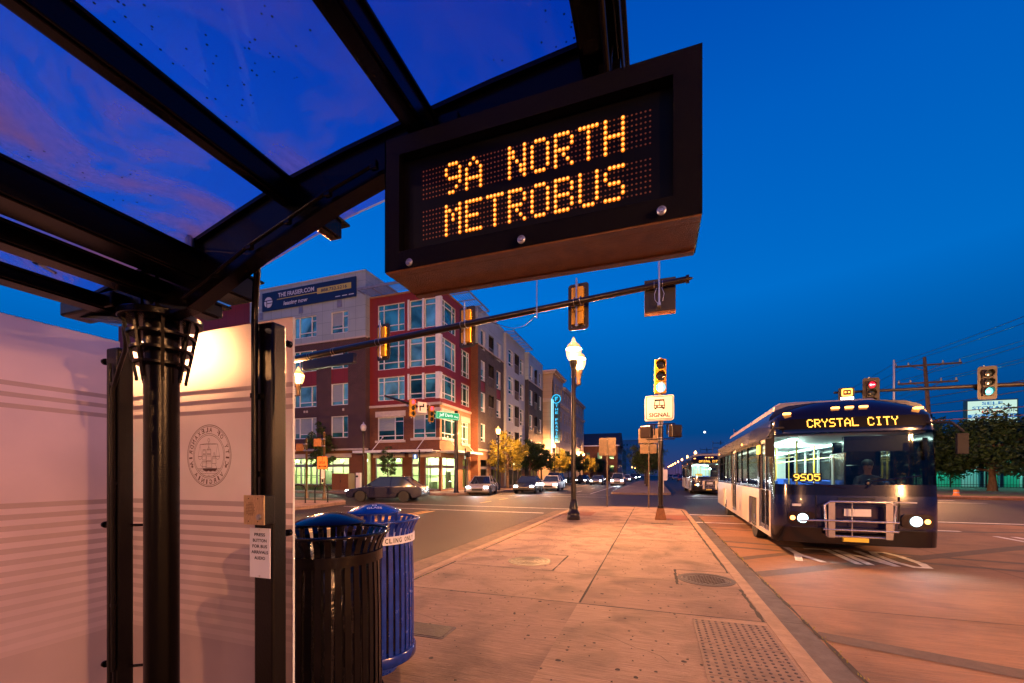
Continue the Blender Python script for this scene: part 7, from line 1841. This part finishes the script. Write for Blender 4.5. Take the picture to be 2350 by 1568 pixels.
q = MB(); q.box(26, 60, 62, 80, 0, 4.2); q.build('wall', M['teal_wall'], b)
q = MB(); q.box(25.6, 60.4, 61.6, 80.4, 4.2, 4.6); q.build('roof', M['teal'], b)
for i, x in enumerate((30.5, 35.5, 41, 46)): q = MB(); q.box(x, x+2.8, 61.93, 61.99, 0, 3.2); q.build('roller_door', M['teal_door'], b)
for (x, col, pw) in ((31.5, (.25, 1, .75), 900), (39, (.2, 1, .7), 900)):
    q = MB(); q.box(x-.3, x+.3, 61.6, 61.95, 3.75, 3.95); q.build('wall_light', emit('teal_wall_light', (.3, 1, .8), 14), b)
    l = bpy.data.lights.new('wall_light_glow', 'POINT'); l.energy = pw; l.color = col; l.shadow_soft_size = .2; o = bpy.data.objects.new('wall_light_glow', l); COL.objects.link(o); o.location = (x, 60.8, 3.6)
f = thing('iron_fence', 'black iron fence in front of the storage building', 'fence', (34, 57, 0))
q = MB()
for k in range(110): x = 24+k*.24; q.box(x-.012, x+.012, 56.99, 57.01, 0, 1.9)
q.build('pickets', M['sig_black'], f, kind='stuff')
for k in range(10): q = MB(); x = 24+k*2.9; q.box(x-.05, x+.05, 56.95, 57.05, 0, 2.1); q.build('post', M['sig_black'], f)
for z in (.3, 1.7): q = MB(); q.box(24, 50.4, 56.98, 57.02, z, z+.05); q.build('rail', M['sig_black'], f)
t = thing('traffic_drum', 'small orange marker box on the grass at the right', 'marker', (19.6, 36.9, 0)); q = MB(); q.lathe([(.2, -.06), (.2, 0), (.15, .03), (.14, .34), (.12, .36)], 16, (19.6, 36.9, 0)); q.build('body', M['orange_sign'], t, smooth=40); q = MB(); q.lathe([(.149, .14), (.147, .2)], 16, (19.6, 36.9, 0)); q.build('reflective_band', M['white_sticker'], t)
t = thing('billboard', 'small warm lit shop sign left of the storage building', 'sign', (29, 64, 0)); q = MB(); q.box(24.6, 26.6, 58.0, 58.2, 1.4, 2.6); q.build('face', emit('warm_shop_sign', (1, .55, .2), .9), t); q = MB(); q.box(25.5, 25.7, 58.02, 58.18, 0, 1.4); q.build('post', M['sig_black'], t)
simple_block('low dark building behind the right hand trees', 44, 80, 58, 90, 5.5, M['brick_brown'], M['darkroof'], 8, 1)
simple_block('distant low building on the right horizon behind the bus', 22, 60, 120, 150, 5, M['brick_brown'], M['darkroof'], 8, 1)
# moon
mo = MB(); mo.lathe([(3.4*math.sin(R(a)), 3.4*math.cos(R(a))) for a in range(0, 181, 15)], 20, (0, 0, 0)); d = ray(1617, 992); k = 1400
mo.v = [(v[0]+d[0]*k, v[1]+d[1]*k, v[2]+H+d[2]*k) for v in mo.v]; mo.build('moon', emit('moon', (1, .98, .85), 3), kind='structure', smooth=80)
